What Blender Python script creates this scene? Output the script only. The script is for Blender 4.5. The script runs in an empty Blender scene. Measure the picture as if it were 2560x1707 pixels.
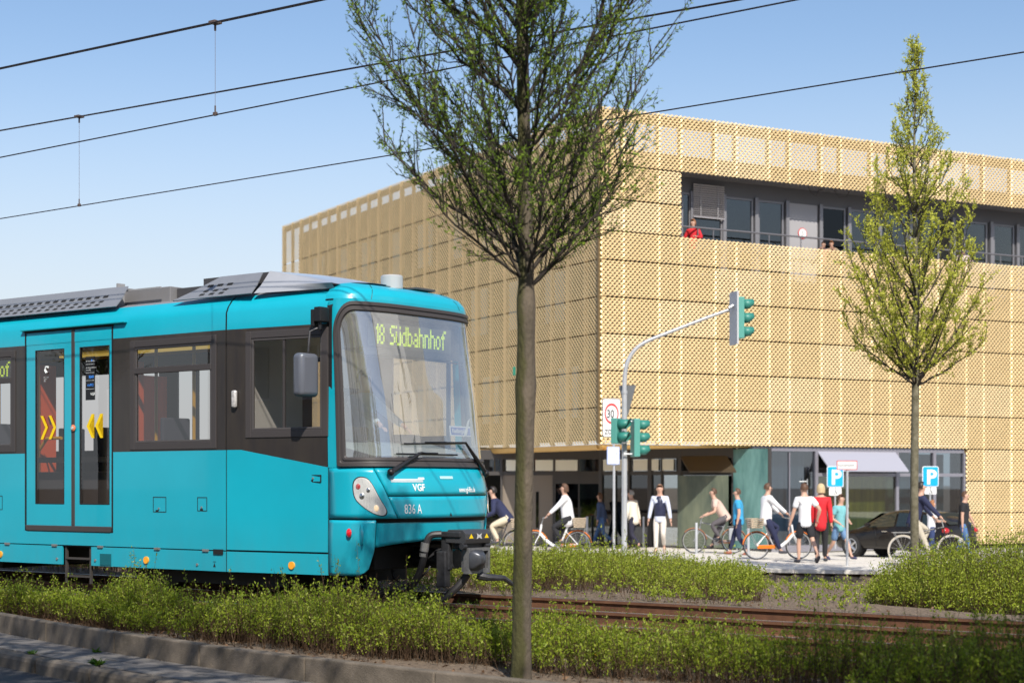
import bpy, math, random
import numpy as np
from mathutils import Vector, Matrix

C = bpy.context.scene.collection
rnd = random.Random(11)

# ------------------------------------------------------------------ camera
F, HOR, CX, EYE = 4168.0, 1210.0, 1280.0, 1.336
cam_d = bpy.data.cameras.new('camera')
cam = bpy.data.objects.new('camera', cam_d)
C.objects.link(cam)
cam.location = (0, 0, EYE)
cam.rotation_euler = (math.radians(90), 0, 0)
cam_d.sensor_width = 36
cam_d.lens = F / 2560 * 36
cam_d.shift_y = (HOR - 853.5) / 2560
cam_d.clip_end = 3000
cam_d.clip_start = 0.1
cam_d.dof.use_dof = True
cam_d.dof.focus_distance = 18.6
cam_d.dof.aperture_fstop = 2.3
bpy.context.scene.camera = cam

# ------------------------------------------------------------------ sky, sun, exposure
SUN_EL = math.radians(44)
SUN_H = Vector((0.19, -0.98)).normalized()
world = bpy.data.worlds.new('World')
bpy.context.scene.world = world
world.use_nodes = True
wn = world.node_tree
bg = wn.nodes['Background']
sky = wn.nodes.new('ShaderNodeTexSky')
sky.sky_type = 'NISHITA'
sky.sun_disc = False
sky.sun_elevation = SUN_EL
sky.sun_rotation = math.atan2(SUN_H.x, SUN_H.y)
sky.altitude = 100
sky.air_density = 1.0
sky.dust_density = 0.8
sky.ozone_density = 2.5
# pale haze low over the horizon, the same all round
tcw = wn.nodes.new('ShaderNodeTexCoord'); sxz = wn.nodes.new('ShaderNodeSeparateXYZ')
wn.links.new(tcw.outputs['Generated'], sxz.inputs[0])
mr = wn.nodes.new('ShaderNodeMapRange'); mr.interpolation_type = 'SMOOTHSTEP'
mr.inputs['From Min'].default_value = 0.02; mr.inputs['From Max'].default_value = 0.28
mr.inputs['To Min'].default_value = 0.92; mr.inputs['To Max'].default_value = 0.0
wn.links.new(sxz.outputs['Z'], mr.inputs['Value'])
mxw = wn.nodes.new('ShaderNodeMix'); mxw.data_type = 'RGBA'
mxw.inputs['B'].default_value = (5.0, 5.2, 5.45, 1)
wn.links.new(mr.outputs[0], mxw.inputs['Factor']); wn.links.new(sky.outputs[0], mxw.inputs['A'])
wn.links.new(mxw.outputs['Result'], bg.inputs[0])
bg.inputs[1].default_value = 0.125
sun_d = bpy.data.lights.new('sun', 'SUN')
sun_d.energy = 4.6
sun_d.angle = math.radians(0.5)
sun_d.color = (1.0, 0.94, 0.84)
sun = bpy.data.objects.new('sun', sun_d)
C.objects.link(sun)
sv = Vector((SUN_H.x * math.cos(SUN_EL), SUN_H.y * math.cos(SUN_EL), math.sin(SUN_EL)))
sun.rotation_euler = sv.to_track_quat('Z', 'Y').to_euler()
sun.location = (20, -20, 40)
vs = bpy.context.scene.view_settings
vs.view_transform = 'Standard'
vs.look = 'None'
vs.exposure = 0.28
vs.gamma = 1
vs.use_curve_mapping = False
cy = bpy.context.scene.cycles
cy.max_bounces = 8
cy.transparent_max_bounces = 24
cy.caustics_reflective = False
cy.caustics_refractive = False
cy.sample_clamp_indirect = 6

# ------------------------------------------------------------------ the frame of the tracks: s along, p across
TA = math.radians(-36.7)
EX, EY = math.cos(TA), math.sin(TA)
NX, NY = -math.sin(TA), math.cos(TA)

def W(s, p, z=0.0):
    return Vector((s * EX + p * NX, s * EY + p * NY, z))

def sp(x, y):
    return x * EX + y * EY, x * NX + y * NY

def at(px, py, D):
    return Vector(((px - CX) / F * D, D, EYE + (HOR - py) / F * D))

# ------------------------------------------------------------------ materials
MATS = {}
def nd(nt, t, **k):
    n = nt.nodes.new(t)
    for a, b in k.items():
        setattr(n, a, b)
    return n

def mat(name, col=(.5, .5, .5), rough=0.6, metal=0.0, var=0.0, scale=8.0, bump=0.0, bscale=40.0, col2=None, spec=0.5, coat=0.0, emit=None, estr=0.0, trans=0.0, thresh=None, detail=4.0, stretch=None, sub=0.0):
    if name in MATS:
        return MATS[name]
    m = bpy.data.materials.new(name)
    m.use_nodes = True
    nt = m.node_tree
    b = nt.nodes['Principled BSDF']
    b.inputs['Roughness'].default_value = rough
    b.inputs['Metallic'].default_value = metal
    b.inputs['Specular IOR Level'].default_value = spec
    b.inputs['Coat Weight'].default_value = coat
    b.inputs['Coat Roughness'].default_value = 0.04
    b.inputs['Base Color'].default_value = (*col, 1)
    if trans:
        b.inputs['Transmission Weight'].default_value = trans
    tc = None
    if var or col2 or bump:
        tc = nd(nt, 'ShaderNodeTexCoord')
        src = tc.outputs['Object']
        if stretch:
            mp = nd(nt, 'ShaderNodeMapping')
            mp.inputs['Scale'].default_value = stretch
            nt.links.new(src, mp.inputs[0])
            src = mp.outputs[0]
    if var or col2:
        no = nd(nt, 'ShaderNodeTexNoise')
        no.inputs['Scale'].default_value = scale
        no.inputs['Detail'].default_value = detail
        no.inputs['Roughness'].default_value = 0.65
        nt.links.new(src, no.inputs['Vector'])
        r = nd(nt, 'ShaderNodeValToRGB')
        if col2 is None:
            col2 = tuple(min(1, c * (1 - var)) for c in col)
            colb = tuple(min(1, c * (1 + var)) for c in col)
        else:
            colb = col
        lo, hi = thresh or (0.32, 0.68)
        r.color_ramp.elements[0].position = lo
        r.color_ramp.elements[1].position = hi
        r.color_ramp.elements[0].color = (*col2, 1)
        r.color_ramp.elements[1].color = (*colb, 1)
        nt.links.new(no.outputs[0], r.inputs[0])
        nt.links.new(r.outputs[0], b.inputs['Base Color'])
    if bump:
        n2 = nd(nt, 'ShaderNodeTexNoise')
        n2.inputs['Scale'].default_value = bscale
        n2.inputs['Detail'].default_value = 5
        nt.links.new(src, n2.inputs['Vector'])
        bp = nd(nt, 'ShaderNodeBump')
        bp.inputs['Strength'].default_value = bump
        bp.inputs['Distance'].default_value = 0.02
        nt.links.new(n2.outputs[0], bp.inputs['Height'])
        nt.links.new(bp.outputs[0], b.inputs['Normal'])
    if emit:
        b.inputs['Emission Color'].default_value = (*emit, 1)
        b.inputs['Emission Strength'].default_value = estr
    MATS[name] = m
    return m

def grime(m, z0, z1, col, amt, scale=3.0, stretch=(2, 2, .35)):
    """settled dirt dust: strongest at height z0, gone at z1 (object space)"""
    nt = m.node_tree; b = nt.nodes['Principled BSDF']
    tc = nd(nt, 'ShaderNodeTexCoord'); sx = nd(nt, 'ShaderNodeSeparateXYZ'); nt.links.new(tc.outputs['Object'], sx.inputs[0])
    mr = nd(nt, 'ShaderNodeMapRange'); mr.inputs['From Min'].default_value = z0; mr.inputs['From Max'].default_value = z1
    mr.inputs['To Min'].default_value = amt; mr.inputs['To Max'].default_value = amt * .12
    nt.links.new(sx.outputs['Z'], mr.inputs['Value'])
    mp = nd(nt, 'ShaderNodeMapping'); mp.inputs['Scale'].default_value = stretch; nt.links.new(tc.outputs['Object'], mp.inputs[0])
    no = nd(nt, 'ShaderNodeTexNoise'); no.inputs['Scale'].default_value = scale; no.inputs['Detail'].default_value = 8
    nt.links.new(mp.outputs[0], no.inputs['Vector'])
    mu = nd(nt, 'ShaderNodeMath', operation='MULTIPLY'); nt.links.new(mr.outputs[0], mu.inputs[0]); nt.links.new(no.outputs[0], mu.inputs[1])
    mx = nd(nt, 'ShaderNodeMix', data_type='RGBA'); mx.inputs['B'].default_value = (*col, 1)
    src = b.inputs['Base Color'].links[0].from_socket if b.inputs['Base Color'].links else None
    if src: nt.links.new(src, mx.inputs['A'])
    else: mx.inputs['A'].default_value = b.inputs['Base Color'].default_value
    nt.links.new(mu.outputs[0], mx.inputs['Factor']); nt.links.new(mx.outputs['Result'], b.inputs['Base Color'])
    return m

def glass(name, tint=(0.6, 0.65, 0.65), base=0.06, rough=0.0, gain=1.0, film=0.0):
    """thin pane: lets tinted light through and mirrors more at grazing angles"""
    if name in MATS:
        return MATS[name]
    m = bpy.data.materials.new(name)
    m.use_nodes = True
    nt = m.node_tree
    for n in list(nt.nodes):
        if n.type != 'OUTPUT_MATERIAL':
            nt.nodes.remove(n)
    out = [n for n in nt.nodes if n.type == 'OUTPUT_MATERIAL'][0]
    tr = nd(nt, 'ShaderNodeBsdfTransparent'); tr.inputs[0].default_value = (*tint, 1)
    gl = nd(nt, 'ShaderNodeBsdfGlossy'); gl.inputs['Roughness'].default_value = rough
    gl.inputs['Color'].default_value = (0.95, 0.97, 1, 1)
    lw = nd(nt, 'ShaderNodeLayerWeight'); lw.inputs[0].default_value = 0.5
    fr = nd(nt, 'ShaderNodeMath', operation='POWER'); fr.inputs[1].default_value = 4.0
    nt.links.new(lw.outputs['Facing'], fr.inputs[0])
    ma = nd(nt, 'ShaderNodeMath', operation='MULTIPLY_ADD')
    ma.inputs[1].default_value = gain; ma.inputs[2].default_value = base; ma.use_clamp = True
    mx = nd(nt, 'ShaderNodeMixShader')
    nt.links.new(fr.outputs[0], ma.inputs[0]); nt.links.new(ma.outputs[0], mx.inputs[0])
    nt.links.new(tr.outputs[0], mx.inputs[1]); nt.links.new(gl.outputs[0], mx.inputs[2])
    if film:  # uneven pale diffuse layer mixed over the pane
        df = nd(nt, 'ShaderNodeBsdfDiffuse'); df.inputs[0].default_value = (.72, .71, .68, 1)
        tc = nd(nt, 'ShaderNodeTexCoord'); no = nd(nt, 'ShaderNodeTexNoise'); no.inputs['Scale'].default_value = 1.6; no.inputs['Detail'].default_value = 4
        nt.links.new(tc.outputs['Object'], no.inputs['Vector'])
        mm = nd(nt, 'ShaderNodeMath', operation='MULTIPLY'); mm.inputs[1].default_value = film * 2
        nt.links.new(no.outputs[0], mm.inputs[0])
        m2 = nd(nt, 'ShaderNodeMixShader'); nt.links.new(mm.outputs[0], m2.inputs[0])
        nt.links.new(mx.outputs[0], m2.inputs[1]); nt.links.new(df.outputs[0], m2.inputs[2]); mx = m2
    nt.links.new(mx.outputs[0], out.inputs[0])
    MATS[name] = m
    return m

def leafmat(name, a, b_, c=None):
    if name in MATS:
        return MATS[name]
    m = bpy.data.materials.new(name)
    m.use_nodes = True
    nt = m.node_tree
    b = nt.nodes['Principled BSDF']
    b.inputs['Roughness'].default_value = 0.5
    b.inputs['Specular IOR Level'].default_value = 0.3
    geo = nd(nt, 'ShaderNodeNewGeometry')
    r = nd(nt, 'ShaderNodeValToRGB')
    r.color_ramp.elements[0].color = (*a, 1)
    r.color_ramp.elements[1].color = (*b_, 1)
    if c:
        e = r.color_ramp.elements.new(0.93); e.color = (*b_, 1)
        r.color_ramp.elements[2].color = (*c, 1)
    nt.links.new(geo.outputs['Random Per Island'], r.inputs[0])
    nt.links.new(r.outputs[0], b.inputs['Base Color'])
    tl = nd(nt, 'ShaderNodeBsdfTranslucent')
    nt.links.new(r.outputs[0], tl.inputs[0])
    mx = nd(nt, 'ShaderNodeMixShader'); mx.inputs[0].default_value = 0.42
    out = [n for n in nt.nodes if n.type == 'OUTPUT_MATERIAL'][0]
    nt.links.new(b.outputs[0], mx.inputs[1]); nt.links.new(tl.outputs[0], mx.inputs[2])
    nt.links.new(mx.outputs[0], out.inputs[0])
    MATS[name] = m
    return m

# ------------------------------------------------------------------ mesh building
class MB:
    def __init__(s):
        s.v = []; s.f = []; s.m = []
    def add(s, vs, fs, mi=0):
        o = len(s.v)
        s.v.extend([tuple(v) for v in vs])
        s.f.extend([tuple(i + o for i in f) for f in fs])
        s.m.extend([mi] * len(fs))
        return s
    def box(s, c, d, rz=0.0, mi=0, mx=None):
        x, y, z = d[0] / 2, d[1] / 2, d[2] / 2
        vs = [(-x, -y, -z), (x, -y, -z), (x, y, -z), (-x, y, -z), (-x, -y, z), (x, -y, z), (x, y, z), (-x, y, z)]
        M = Matrix.Translation(c) @ (mx.to_4x4() if mx else Matrix.Rotation(rz, 4, 'Z'))
        s.add([M @ Vector(v) for v in vs], [(0, 3, 2, 1), (4, 5, 6, 7), (0, 1, 5, 4), (1, 2, 6, 5), (2, 3, 7, 6), (3, 0, 4, 7)], mi)
        return s
    def span(s, x0, x1, y0, y1, z0, z1, mi=0):
        return s.box(((x0 + x1) / 2, (y0 + y1) / 2, (z0 + z1) / 2), (abs(x1 - x0), abs(y1 - y0), abs(z1 - z0)), mi=mi)
    def tube(s, path, rad, n=8, cap=True, mi=0):
        P = [Vector(p) for p in path]
        if not hasattr(rad, '__len__'):
            rad = [rad] * len(P)
        vs = []; prev = None
        for i, p in enumerate(P):
            d = (P[min(i + 1, len(P) - 1)] - P[max(i - 1, 0)])
            if d.length < 1e-9: d = Vector((0, 0, 1))
            d.normalize()
            if prev is None:
                a = Vector((0, 0, 1)) if abs(d.z) < 0.9 else Vector((1, 0, 0))
                u = d.cross(a).normalized()
            else:
                u = (prev - d * prev.dot(d))
                u = u.normalized() if u.length > 1e-6 else d.orthogonal().normalized()
            prev = u
            w = d.cross(u)
            for k in range(n):
                t = 2 * math.pi * k / n
                vs.append(p + (u * math.cos(t) + w * math.sin(t)) * rad[i])
        fs = []
        for i in range(len(P) - 1):
            for k in range(n):
                a = i * n + k; b = i * n + (k + 1) % n
                fs.append((a, b, b + n, a + n))
        if cap:
            fs.append(tuple(range(n - 1, -1, -1)))
            fs.append(tuple(range((len(P) - 1) * n, len(P) * n)))
        return s.add(vs, fs, mi)
    def cyl(s, a, b, r, r2=None, n=16, mi=0):
        return s.tube([a, b], [r, r if r2 is None else r2], n, mi=mi)
    def grid(s, fn, nu, nv, mi=0, flip=False):
        vs = [fn(i / nu, j / nv) for j in range(nv + 1) for i in range(nu + 1)]
        fs = []
        for j in range(nv):
            for i in range(nu):
                a = j * (nu + 1) + i
                q = (a, a + 1, a + nu + 2, a + nu + 1)
                fs.append(q[::-1] if flip else q)
        return s.add(vs, fs, mi)
    def prism(s, poly, y0, y1, axis='Y', mi=0):
        """poly in (x,z) pulled along y (axis Y), in (x,y) pulled along z (axis Z), in (y,z) pulled along x (axis X)"""
        n = len(poly)
        def q(a, b, t):
            return (a, t, b) if axis == 'Y' else ((a, b, t) if axis == 'Z' else (t, a, b))
        vs = [q(a, b, y0) for a, b in poly] + [q(a, b, y1) for a, b in poly]
        fs = [tuple(range(n - 1, -1, -1)), tuple(range(n, 2 * n))] + [(i, (i + 1) % n, (i + 1) % n + n, i + n) for i in range(n)]
        return s.add(vs, fs, mi)
    def lathe(s, prof, c=(0, 0, 0), n=24, axis='Z', mi=0, ang=2 * math.pi):
        vs = []
        full = abs(ang - 2 * math.pi) < 1e-6
        m = n if full else n + 1
        for k in range(m):
            t = ang * k / n
            for r, h in prof:
                a, b = r * math.cos(t), r * math.sin(t)
                v = (a, b, h) if axis == 'Z' else ((h, a, b) if axis == 'X' else (a, h, b))
                vs.append((v[0] + c[0], v[1] + c[1], v[2] + c[2]))
        L = len(prof); fs = []
        for k in range(n):
            k2 = (k + 1) % m
            for i in range(L - 1):
                fs.append((k * L + i, k2 * L + i, k2 * L + i + 1, k * L + i + 1))
        return s.add(vs, fs, mi)
    def ball(s, c, r, n=12, mi=0, mx=None):
        if not hasattr(r, '__len__'): r = (r, r, r)
        vs = []; fs = []
        m = n // 2 + 1
        for j in range(m + 1):
            ph = math.pi * j / m
            for i in range(n):
                t = 2 * math.pi * i / n
                v = Vector((r[0] * math.sin(ph) * math.cos(t), r[1] * math.sin(ph) * math.sin(t), r[2] * math.cos(ph)))
                if mx: v = mx @ v
                vs.append(v + Vector(c))
        for j in range(m):
            for i in range(n):
                a = j * n + i; b = j * n + (i + 1) % n
                fs.append((a, a + n, b + n, b))
        return s.add(vs, fs, mi)
    def xf(s, M):
        s.v = [tuple(M @ Vector(v)) for v in s.v]
        return s
    def build(s, name, mats, parent=None, smooth=False, bevel=0.0, angle=35, seg=2):
        me = bpy.data.meshes.new(name)
        me.from_pydata(s.v, [], s.f)
        if not isinstance(mats, (list, tuple)): mats = [mats]
        for m in mats: me.materials.append(m)
        if len(mats) > 1:
            me.polygons.foreach_set('material_index', s.m)
        if smooth:
            me.polygons.foreach_set('use_smooth', [True] * len(me.polygons))
            me.set_sharp_from_angle(angle=math.radians(angle))
        me.update()
        o = bpy.data.objects.new(name, me)
        C.objects.link(o)
        if parent: o.parent = parent
        if bevel:
            b = o.modifiers.new('bevel', 'BEVEL'); b.width = bevel; b.segments = seg; b.limit_method = 'ANGLE'
        return o

def npmesh(name, verts, faces, mats, parent=None, k=4, midx=None, smooth=False):
    """verts (N,3), faces (M,k) numpy arrays"""
    me = bpy.data.meshes.new(name)
    verts = np.asarray(verts, dtype=np.float32); faces = np.asarray(faces, dtype=np.int32)
    me.vertices.add(len(verts)); me.vertices.foreach_set('co', verts.ravel())
    me.loops.add(faces.size); me.loops.foreach_set('vertex_index', faces.ravel())
    me.polygons.add(len(faces))
    me.polygons.foreach_set('loop_start', np.arange(0, faces.size, faces.shape[1], dtype=np.int32))
    if not isinstance(mats, (list, tuple)): mats = [mats]
    for m in mats: me.materials.append(m)
    if midx is not None: me.polygons.foreach_set('material_index', np.asarray(midx, dtype=np.int32))
    if smooth: me.polygons.foreach_set('use_smooth', np.ones(len(faces), dtype=bool))
    me.update(calc_edges=True)
    o = bpy.data.objects.new(name, me)
    C.objects.link(o)
    if parent: o.parent = parent
    return o

def thing(name, label, cat, loc=(0, 0, 0), rz=0.0, group=None):
    o = bpy.data.objects.new(name, None)
    o.empty_display_size = 0.2
    C.objects.link(o)
    o.location = loc; o.rotation_euler = (0, 0, rz)
    o['label'] = label; o['category'] = cat
    if group: o['group'] = group
    return o

def tag(o, label, cat, group=None):
    o['label'] = label; o['category'] = cat
    if group: o['group'] = group
    return o

def kind(o, k, label=None):
    o['kind'] = k
    if label: o['label'] = label
    return o

def linked(src, parent=None, loc=None, rz=None):
    o = src.copy(); C.objects.link(o)
    if parent is not None: o.parent = parent
    if loc is not None: o.location = loc
    if rz is not None: o.rotation_euler = (0, 0, rz)
    return o

def copy_tree(o, parent=None):
    c = o.copy(); C.objects.link(c)
    if parent is not None: c.parent = parent
    for ch in list(o.children):
        copy_tree(ch, c)
    return c

_font_cache = {}
def text2d(body, size=1.0, bold=0.0, xs=1.0, align='LEFT'):
    """outline text as flat triangles: list of 2D points and faces"""
    key = (body, size, bold, xs, align)
    if key in _font_cache: return _font_cache[key]
    cu = bpy.data.curves.new('tmp', 'FONT')
    cu.body = body; cu.size = size; cu.offset = bold; cu.align_x = align; cu.resolution_u = 3
    ob = bpy.data.objects.new('tmp', cu); C.objects.link(ob)
    bpy.context.view_layer.update()
    dg = bpy.context.evaluated_depsgraph_get()
    me = bpy.data.meshes.new_from_object(ob.evaluated_get(dg))
    vs = [(v.co.x * xs, v.co.y) for v in me.vertices]
    fs = [tuple(p.vertices) for p in me.polygons]
    bpy.data.objects.remove(ob); bpy.data.curves.remove(cu); bpy.data.meshes.remove(me)
    _font_cache[key] = (vs, fs)
    return vs, fs
def text_mb(mb, body, size, fn, mi=0, **k):
    vs, fs = text2d(body, size, **k)
    mb.add([fn(a, b) for a, b in vs], fs, mi)
    return mb
# ================================================================== SETTING: ground, tracks, kerbs, plaza
soil = mat('soil', (0.10, 0.075, 0.055), 0.95, col2=(0.035, 0.026, 0.02), scale=3.5, bump=0.6, bscale=45, detail=9)
mulch = mat('mulch', (0.27, 0.20, 0.14), 0.95, col2=(0.075, 0.052, 0.036), scale=28, bump=0.9, bscale=60, detail=8)
asphalt = mat('asphalt', (0.06, 0.06, 0.062), 0.85, var=0.25, scale=60, bump=0.3, bscale=180)
conc = mat('concrete', (0.225, 0.185, 0.145), 0.85, col2=(0.085, 0.07, 0.052), scale=3.2, bump=0.35, bscale=90, detail=8)
conc_p = mat('paver', (0.20, 0.185, 0.175), 0.85, col2=(0.12, 0.11, 0.10), scale=5, bump=0.3, bscale=120, detail=8)
plaza_m = mat('plaza_paving', (0.70, 0.66, 0.60), 0.8, var=0.12, scale=2.2, bump=0.05, bscale=30, detail=8)
grass_m = leafmat('grass_blades', (0.05, 0.13, 0.015), (0.16, 0.28, 0.03))
rust = mat('rail_rust', (0.215, 0.105, 0.06), 0.65, col2=(0.12, 0.058, 0.036), scale=6, bump=0.25, bscale=120, spec=0.3, detail=7, metal=0.15)
rail_top = mat('rail_top', (0.30, 0.22, 0.18), 0.32, metal=0.8, var=0.2, scale=5, stretch=(1, 1, 1))

def wall_p(s):            # near kerb wall: its outer face bows away from the tracks
    return 8.98 + (0.015 * (s + 4.1) ** 2 if s < -4.1 else 0.0)
PE0, PE1 = Vector((1.13, 36.1)), Vector((8.06, 33.6))
PD = (PE1 - PE0).normalized(); PN = Vector((-PD.y, PD.x))
def plaza_q(x, y):        # > 0 on the plaza side of its edge
    return (Vector((x, y)) - PE0).dot(PN)
def plaza_z(y):
    return -0.42 - 0.012 * min(max(y - 35, 0), 15)

def dip(x, y):            # the parking bay lies a little lower
    return .13 * max(0, min(1, (y - 42) / 3)) * max(0, min(1, (x - 6.5) / 2))

def ground_z(x, y):
    s, p = sp(x, y)
    q = plaza_q(x, y)
    wp = wall_p(s)
    if q > -0.05:
        z = plaza_z(y) - 0.08 - dip(x, y)
    elif p > 16.7:
        t = (p - 16.7) / max(p - 16.7 + (-q), 0.3)
        z = -0.04 - 0.66 * min(t, 1)
        z += 0.05 * math.sin(x * 1.9 + y) * math.cos(y * 1.3) * min(1, (p - 16.7))
    elif p > 11.25:
        z = -0.155
        if p > 16.4: z = -0.155 + (p - 16.4) / 0.3 * 0.115
    elif p > wp + 0.06:
        z = -0.045 + 0.02 * math.sin(3.1 * x + y) * math.cos(2.3 * y)
        if p > 10.95: z = min(z, -0.045 - (p - 10.95) / 0.3 * 0.11)
    else:
        z = -0.40
    return z

xs = np.concatenate([[-600, -250, -120, -60, -35], np.arange(-22, 14.01, 0.16), [18, 30, 60, 120, 250, 600]])
ys = np.concatenate([[-300, -100, -40, -12, 0], np.arange(4, 38.01, 0.16), [42, 50, 60, 90, 150, 300, 900, 2500]])
gv = []
rr = np.random.RandomState(3)
for y in ys:
    for x in xs:
        far = x < -22 or x > 14 or y < 4 or y > 38
        gv.append((x, y, (ground_z(x, y) if not far else min(ground_z(x, y), -0.40 if y < 34 else -0.75)) + (0 if far else rr.uniform(-.008, .008))))
nx, ny = len(xs), len(ys)
ii, jj = np.meshgrid(np.arange(nx - 1), np.arange(ny - 1))
a = (jj * nx + ii).ravel()
gf = np.stack([a, a + 1, a + nx + 1, a + nx], 1)
g = npmesh('ground', np.array(gv), gf, mulch, smooth=True)
kind(g, 'structure', 'brown mulch and soil of the planting beds beside the rails')

# near road: one asphalt sheet up to the kerb
rv = []; rf = []
S_ = np.linspace(-40, 26, 67)
for i, s in enumerate(S_):
    wp = wall_p(s) if s > -19 else wall_p(-19) + (-19 - s) * 0.3
    rv += [tuple(W(s, -13.0, -0.31)), tuple(W(s, wp - 0.62, -0.31))]
for i in range(len(S_) - 1):
    rf.append((2 * i, 2 * i + 2, 2 * i + 3, 2 * i + 1))
o = npmesh('road', np.array(rv), np.array(rf), asphalt)
kind(o, 'structure', 'dark asphalt road at the kerb in the lower left corner')

# plaza: pale paving sheet, kerb edge and the retaining wall under it
ends = []
def plz(t, q, dz=0.0):
    v = PE0 + PD * t + PN * q
    return (v.x, v.y, plaza_z(v.y) - dip(v.x, v.y) + dz)
vv = []; ff = []
tt = np.linspace(-70, 60, 131); qq = [0.0] + list(range(1, 26)) + [60]
for q in qq:
    for t in tt: vv.append(plz(t, q))
n_ = len(tt)
for j in range(len(qq) - 1):
    for i in range(n_ - 1):
        a = j * n_ + i; ff.append((a, a + 1, a + n_ + 1, a + n_))
plaza = npmesh('plaza', np.array(vv), np.array(ff), plaza_m)
kind(plaza, 'structure', 'bright pale paved forecourt in front of the golden building')
nt = plaza_m.node_tree; pb = nt.nodes['Principled BSDF']
bk = nd(nt, 'ShaderNodeTexBrick'); bk.inputs['Scale'].default_value = 1.0; bk.inputs['Brick Width'].default_value = .8; bk.inputs['Row Height'].default_value = .4
bk.inputs['Mortar Size'].default_value = .012; bk.inputs['Color1'].default_value = (1, 1, 1, 1); bk.inputs['Color2'].default_value = (.90, .89, .87, 1); bk.inputs['Mortar'].default_value = (.60, .58, .55, 1)
mpb = nd(nt, 'ShaderNodeMapping'); mpb.inputs['Rotation'].default_value = (0, 0, .36)
tcb = nd(nt, 'ShaderNodeTexCoord'); nt.links.new(tcb.outputs['Object'], mpb.inputs[0]); nt.links.new(mpb.outputs[0], bk.inputs['Vector'])
mxb = nd(nt, 'ShaderNodeMix', data_type='RGBA', blend_type='MULTIPLY'); mxb.inputs['Factor'].default_value = 1
nt.links.new(pb.inputs['Base Color'].links[0].from_socket, mxb.inputs['A']); nt.links.new(bk.outputs[0], mxb.inputs['B']); nt.links.new(mxb.outputs['Result'], pb.inputs['Base Color'])
# asphalt parking bay at the right of the plaza
vv = []; ff = []
PT = np.linspace(9, 40, 32); PQ = np.linspace(5, 24, 20)
for q in PQ:
    for t in PT: vv.append(plz(t, q, 0.006))
for j in range(19):
    for i in range(31):
        a = j * 32 + i; ff.append((a, a + 1, a + 33, a + 32))
o = npmesh('parking_bay', np.array(vv), np.array(ff), mat('parking_asphalt', (0.30, 0.285, 0.265), 0.85, var=0.15, scale=10, bump=0.1, bscale=90))
kind(o, 'structure', 'grey parking bay under the black car')

plaza_wall = thing('retaining_wall', 'low concrete wall carrying the pale edge of the plaza above the planting bed', 'wall', (PE0.x, PE0.y, 0), math.atan2(PD.y, PD.x))
wall_m = mat('wall_concrete', (0.27, 0.22, 0.17), 0.9, col2=(0.16, 0.125, 0.09), scale=2.2, bump=0.2, bscale=40, detail=7)
edge_m = mat('edge_stone', (0.66, 0.62, 0.57), 0.75, var=0.06, scale=4)
b0 = MB().span(0.006, 0.994, -0.02, 0.16, -0.95, -0.56).build('concrete_block', wall_m, plaza_wall, bevel=0.008)
b0.location = (-12, 0, 0)
c0 = MB().span(0.004, 0.996, -0.05, 0.26, -0.075, 0.012).build('coping_stone', edge_m, plaza_wall, bevel=0.008)
for k in range(-12, 22):
    if k > -12:
        b = linked(b0, plaza_wall); b.location = (k, 0, 0)
    c = c0 if k == -12 else linked(c0, plaza_wall)
    v = PE0 + PD * k
    c.location = (k, 0, plaza_z(v.y) + 0.0)

# near kerb wall, its paver strip and the lower kerb: every stone its own piece
kw = thing('kerb_wall', 'weathered low concrete kerb wall holding the shrub bed above the road', 'kerb')
def seg(s0, s1, off0, off1, z0, z1, name, m, parent, bevel=0.012, round_=False):
    """a block between two stations of the curve"""
    a0, a1 = wall_p(s0), wall_p(s1)
    q = [W(s0, a0 + off0), W(s1, a1 + off0), W(s1, a1 + off1), W(s0, a0 + off1)]
    mb = MB()
    vs = [(v.x, v.y, z0) for v in q] + [(v.x, v.y, z1) for v in q]
    mb.add(vs, [(0, 3, 2, 1), (4, 5, 6, 7), (0, 1, 5, 4), (1, 2, 6, 5), (2, 3, 7, 6), (3, 0, 4, 7)])
    return mb.build(name, m, parent, bevel=bevel)
s = -19.0
while s < 1.0:
    seg(s + .004, s + 1.43, 0.0, 0.11, -0.33, 0.006 + rnd.uniform(-.006, .006), 'kerb_stone', conc, kw, 0.012)
    s += 1.436
strip = thing('paver_strip', 'narrow strip of grey concrete pavers between kerb wall and road kerb', 'paving')
for r_ in range(2):
    s = -19.0 + r_ * 0.25
    while s < -5.0:
        seg(s + .005, s + .495, -0.30 * (r_ + 1) + .006, -0.30 * r_ - .004, -0.26, -0.178 + rnd.uniform(-.004, .004), 'paver', conc_p, strip, 0.006)
        s += .50
seg(-19, -5, -0.60, 0.0, -0.30, -0.205, 'joint_bed', soil, strip, 0)
rk = thing('road_kerb', 'rounded concrete kerb at the edge of the asphalt in the lower left', 'kerb')
s = -19.0
while s < -4.0:
    seg(s + .004, s + .996, -0.775, -0.606, -0.36, -0.176 + rnd.uniform(-.003, .003), 'kerb_stone', conc, rk, 0.045)
    s += 1.0

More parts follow.
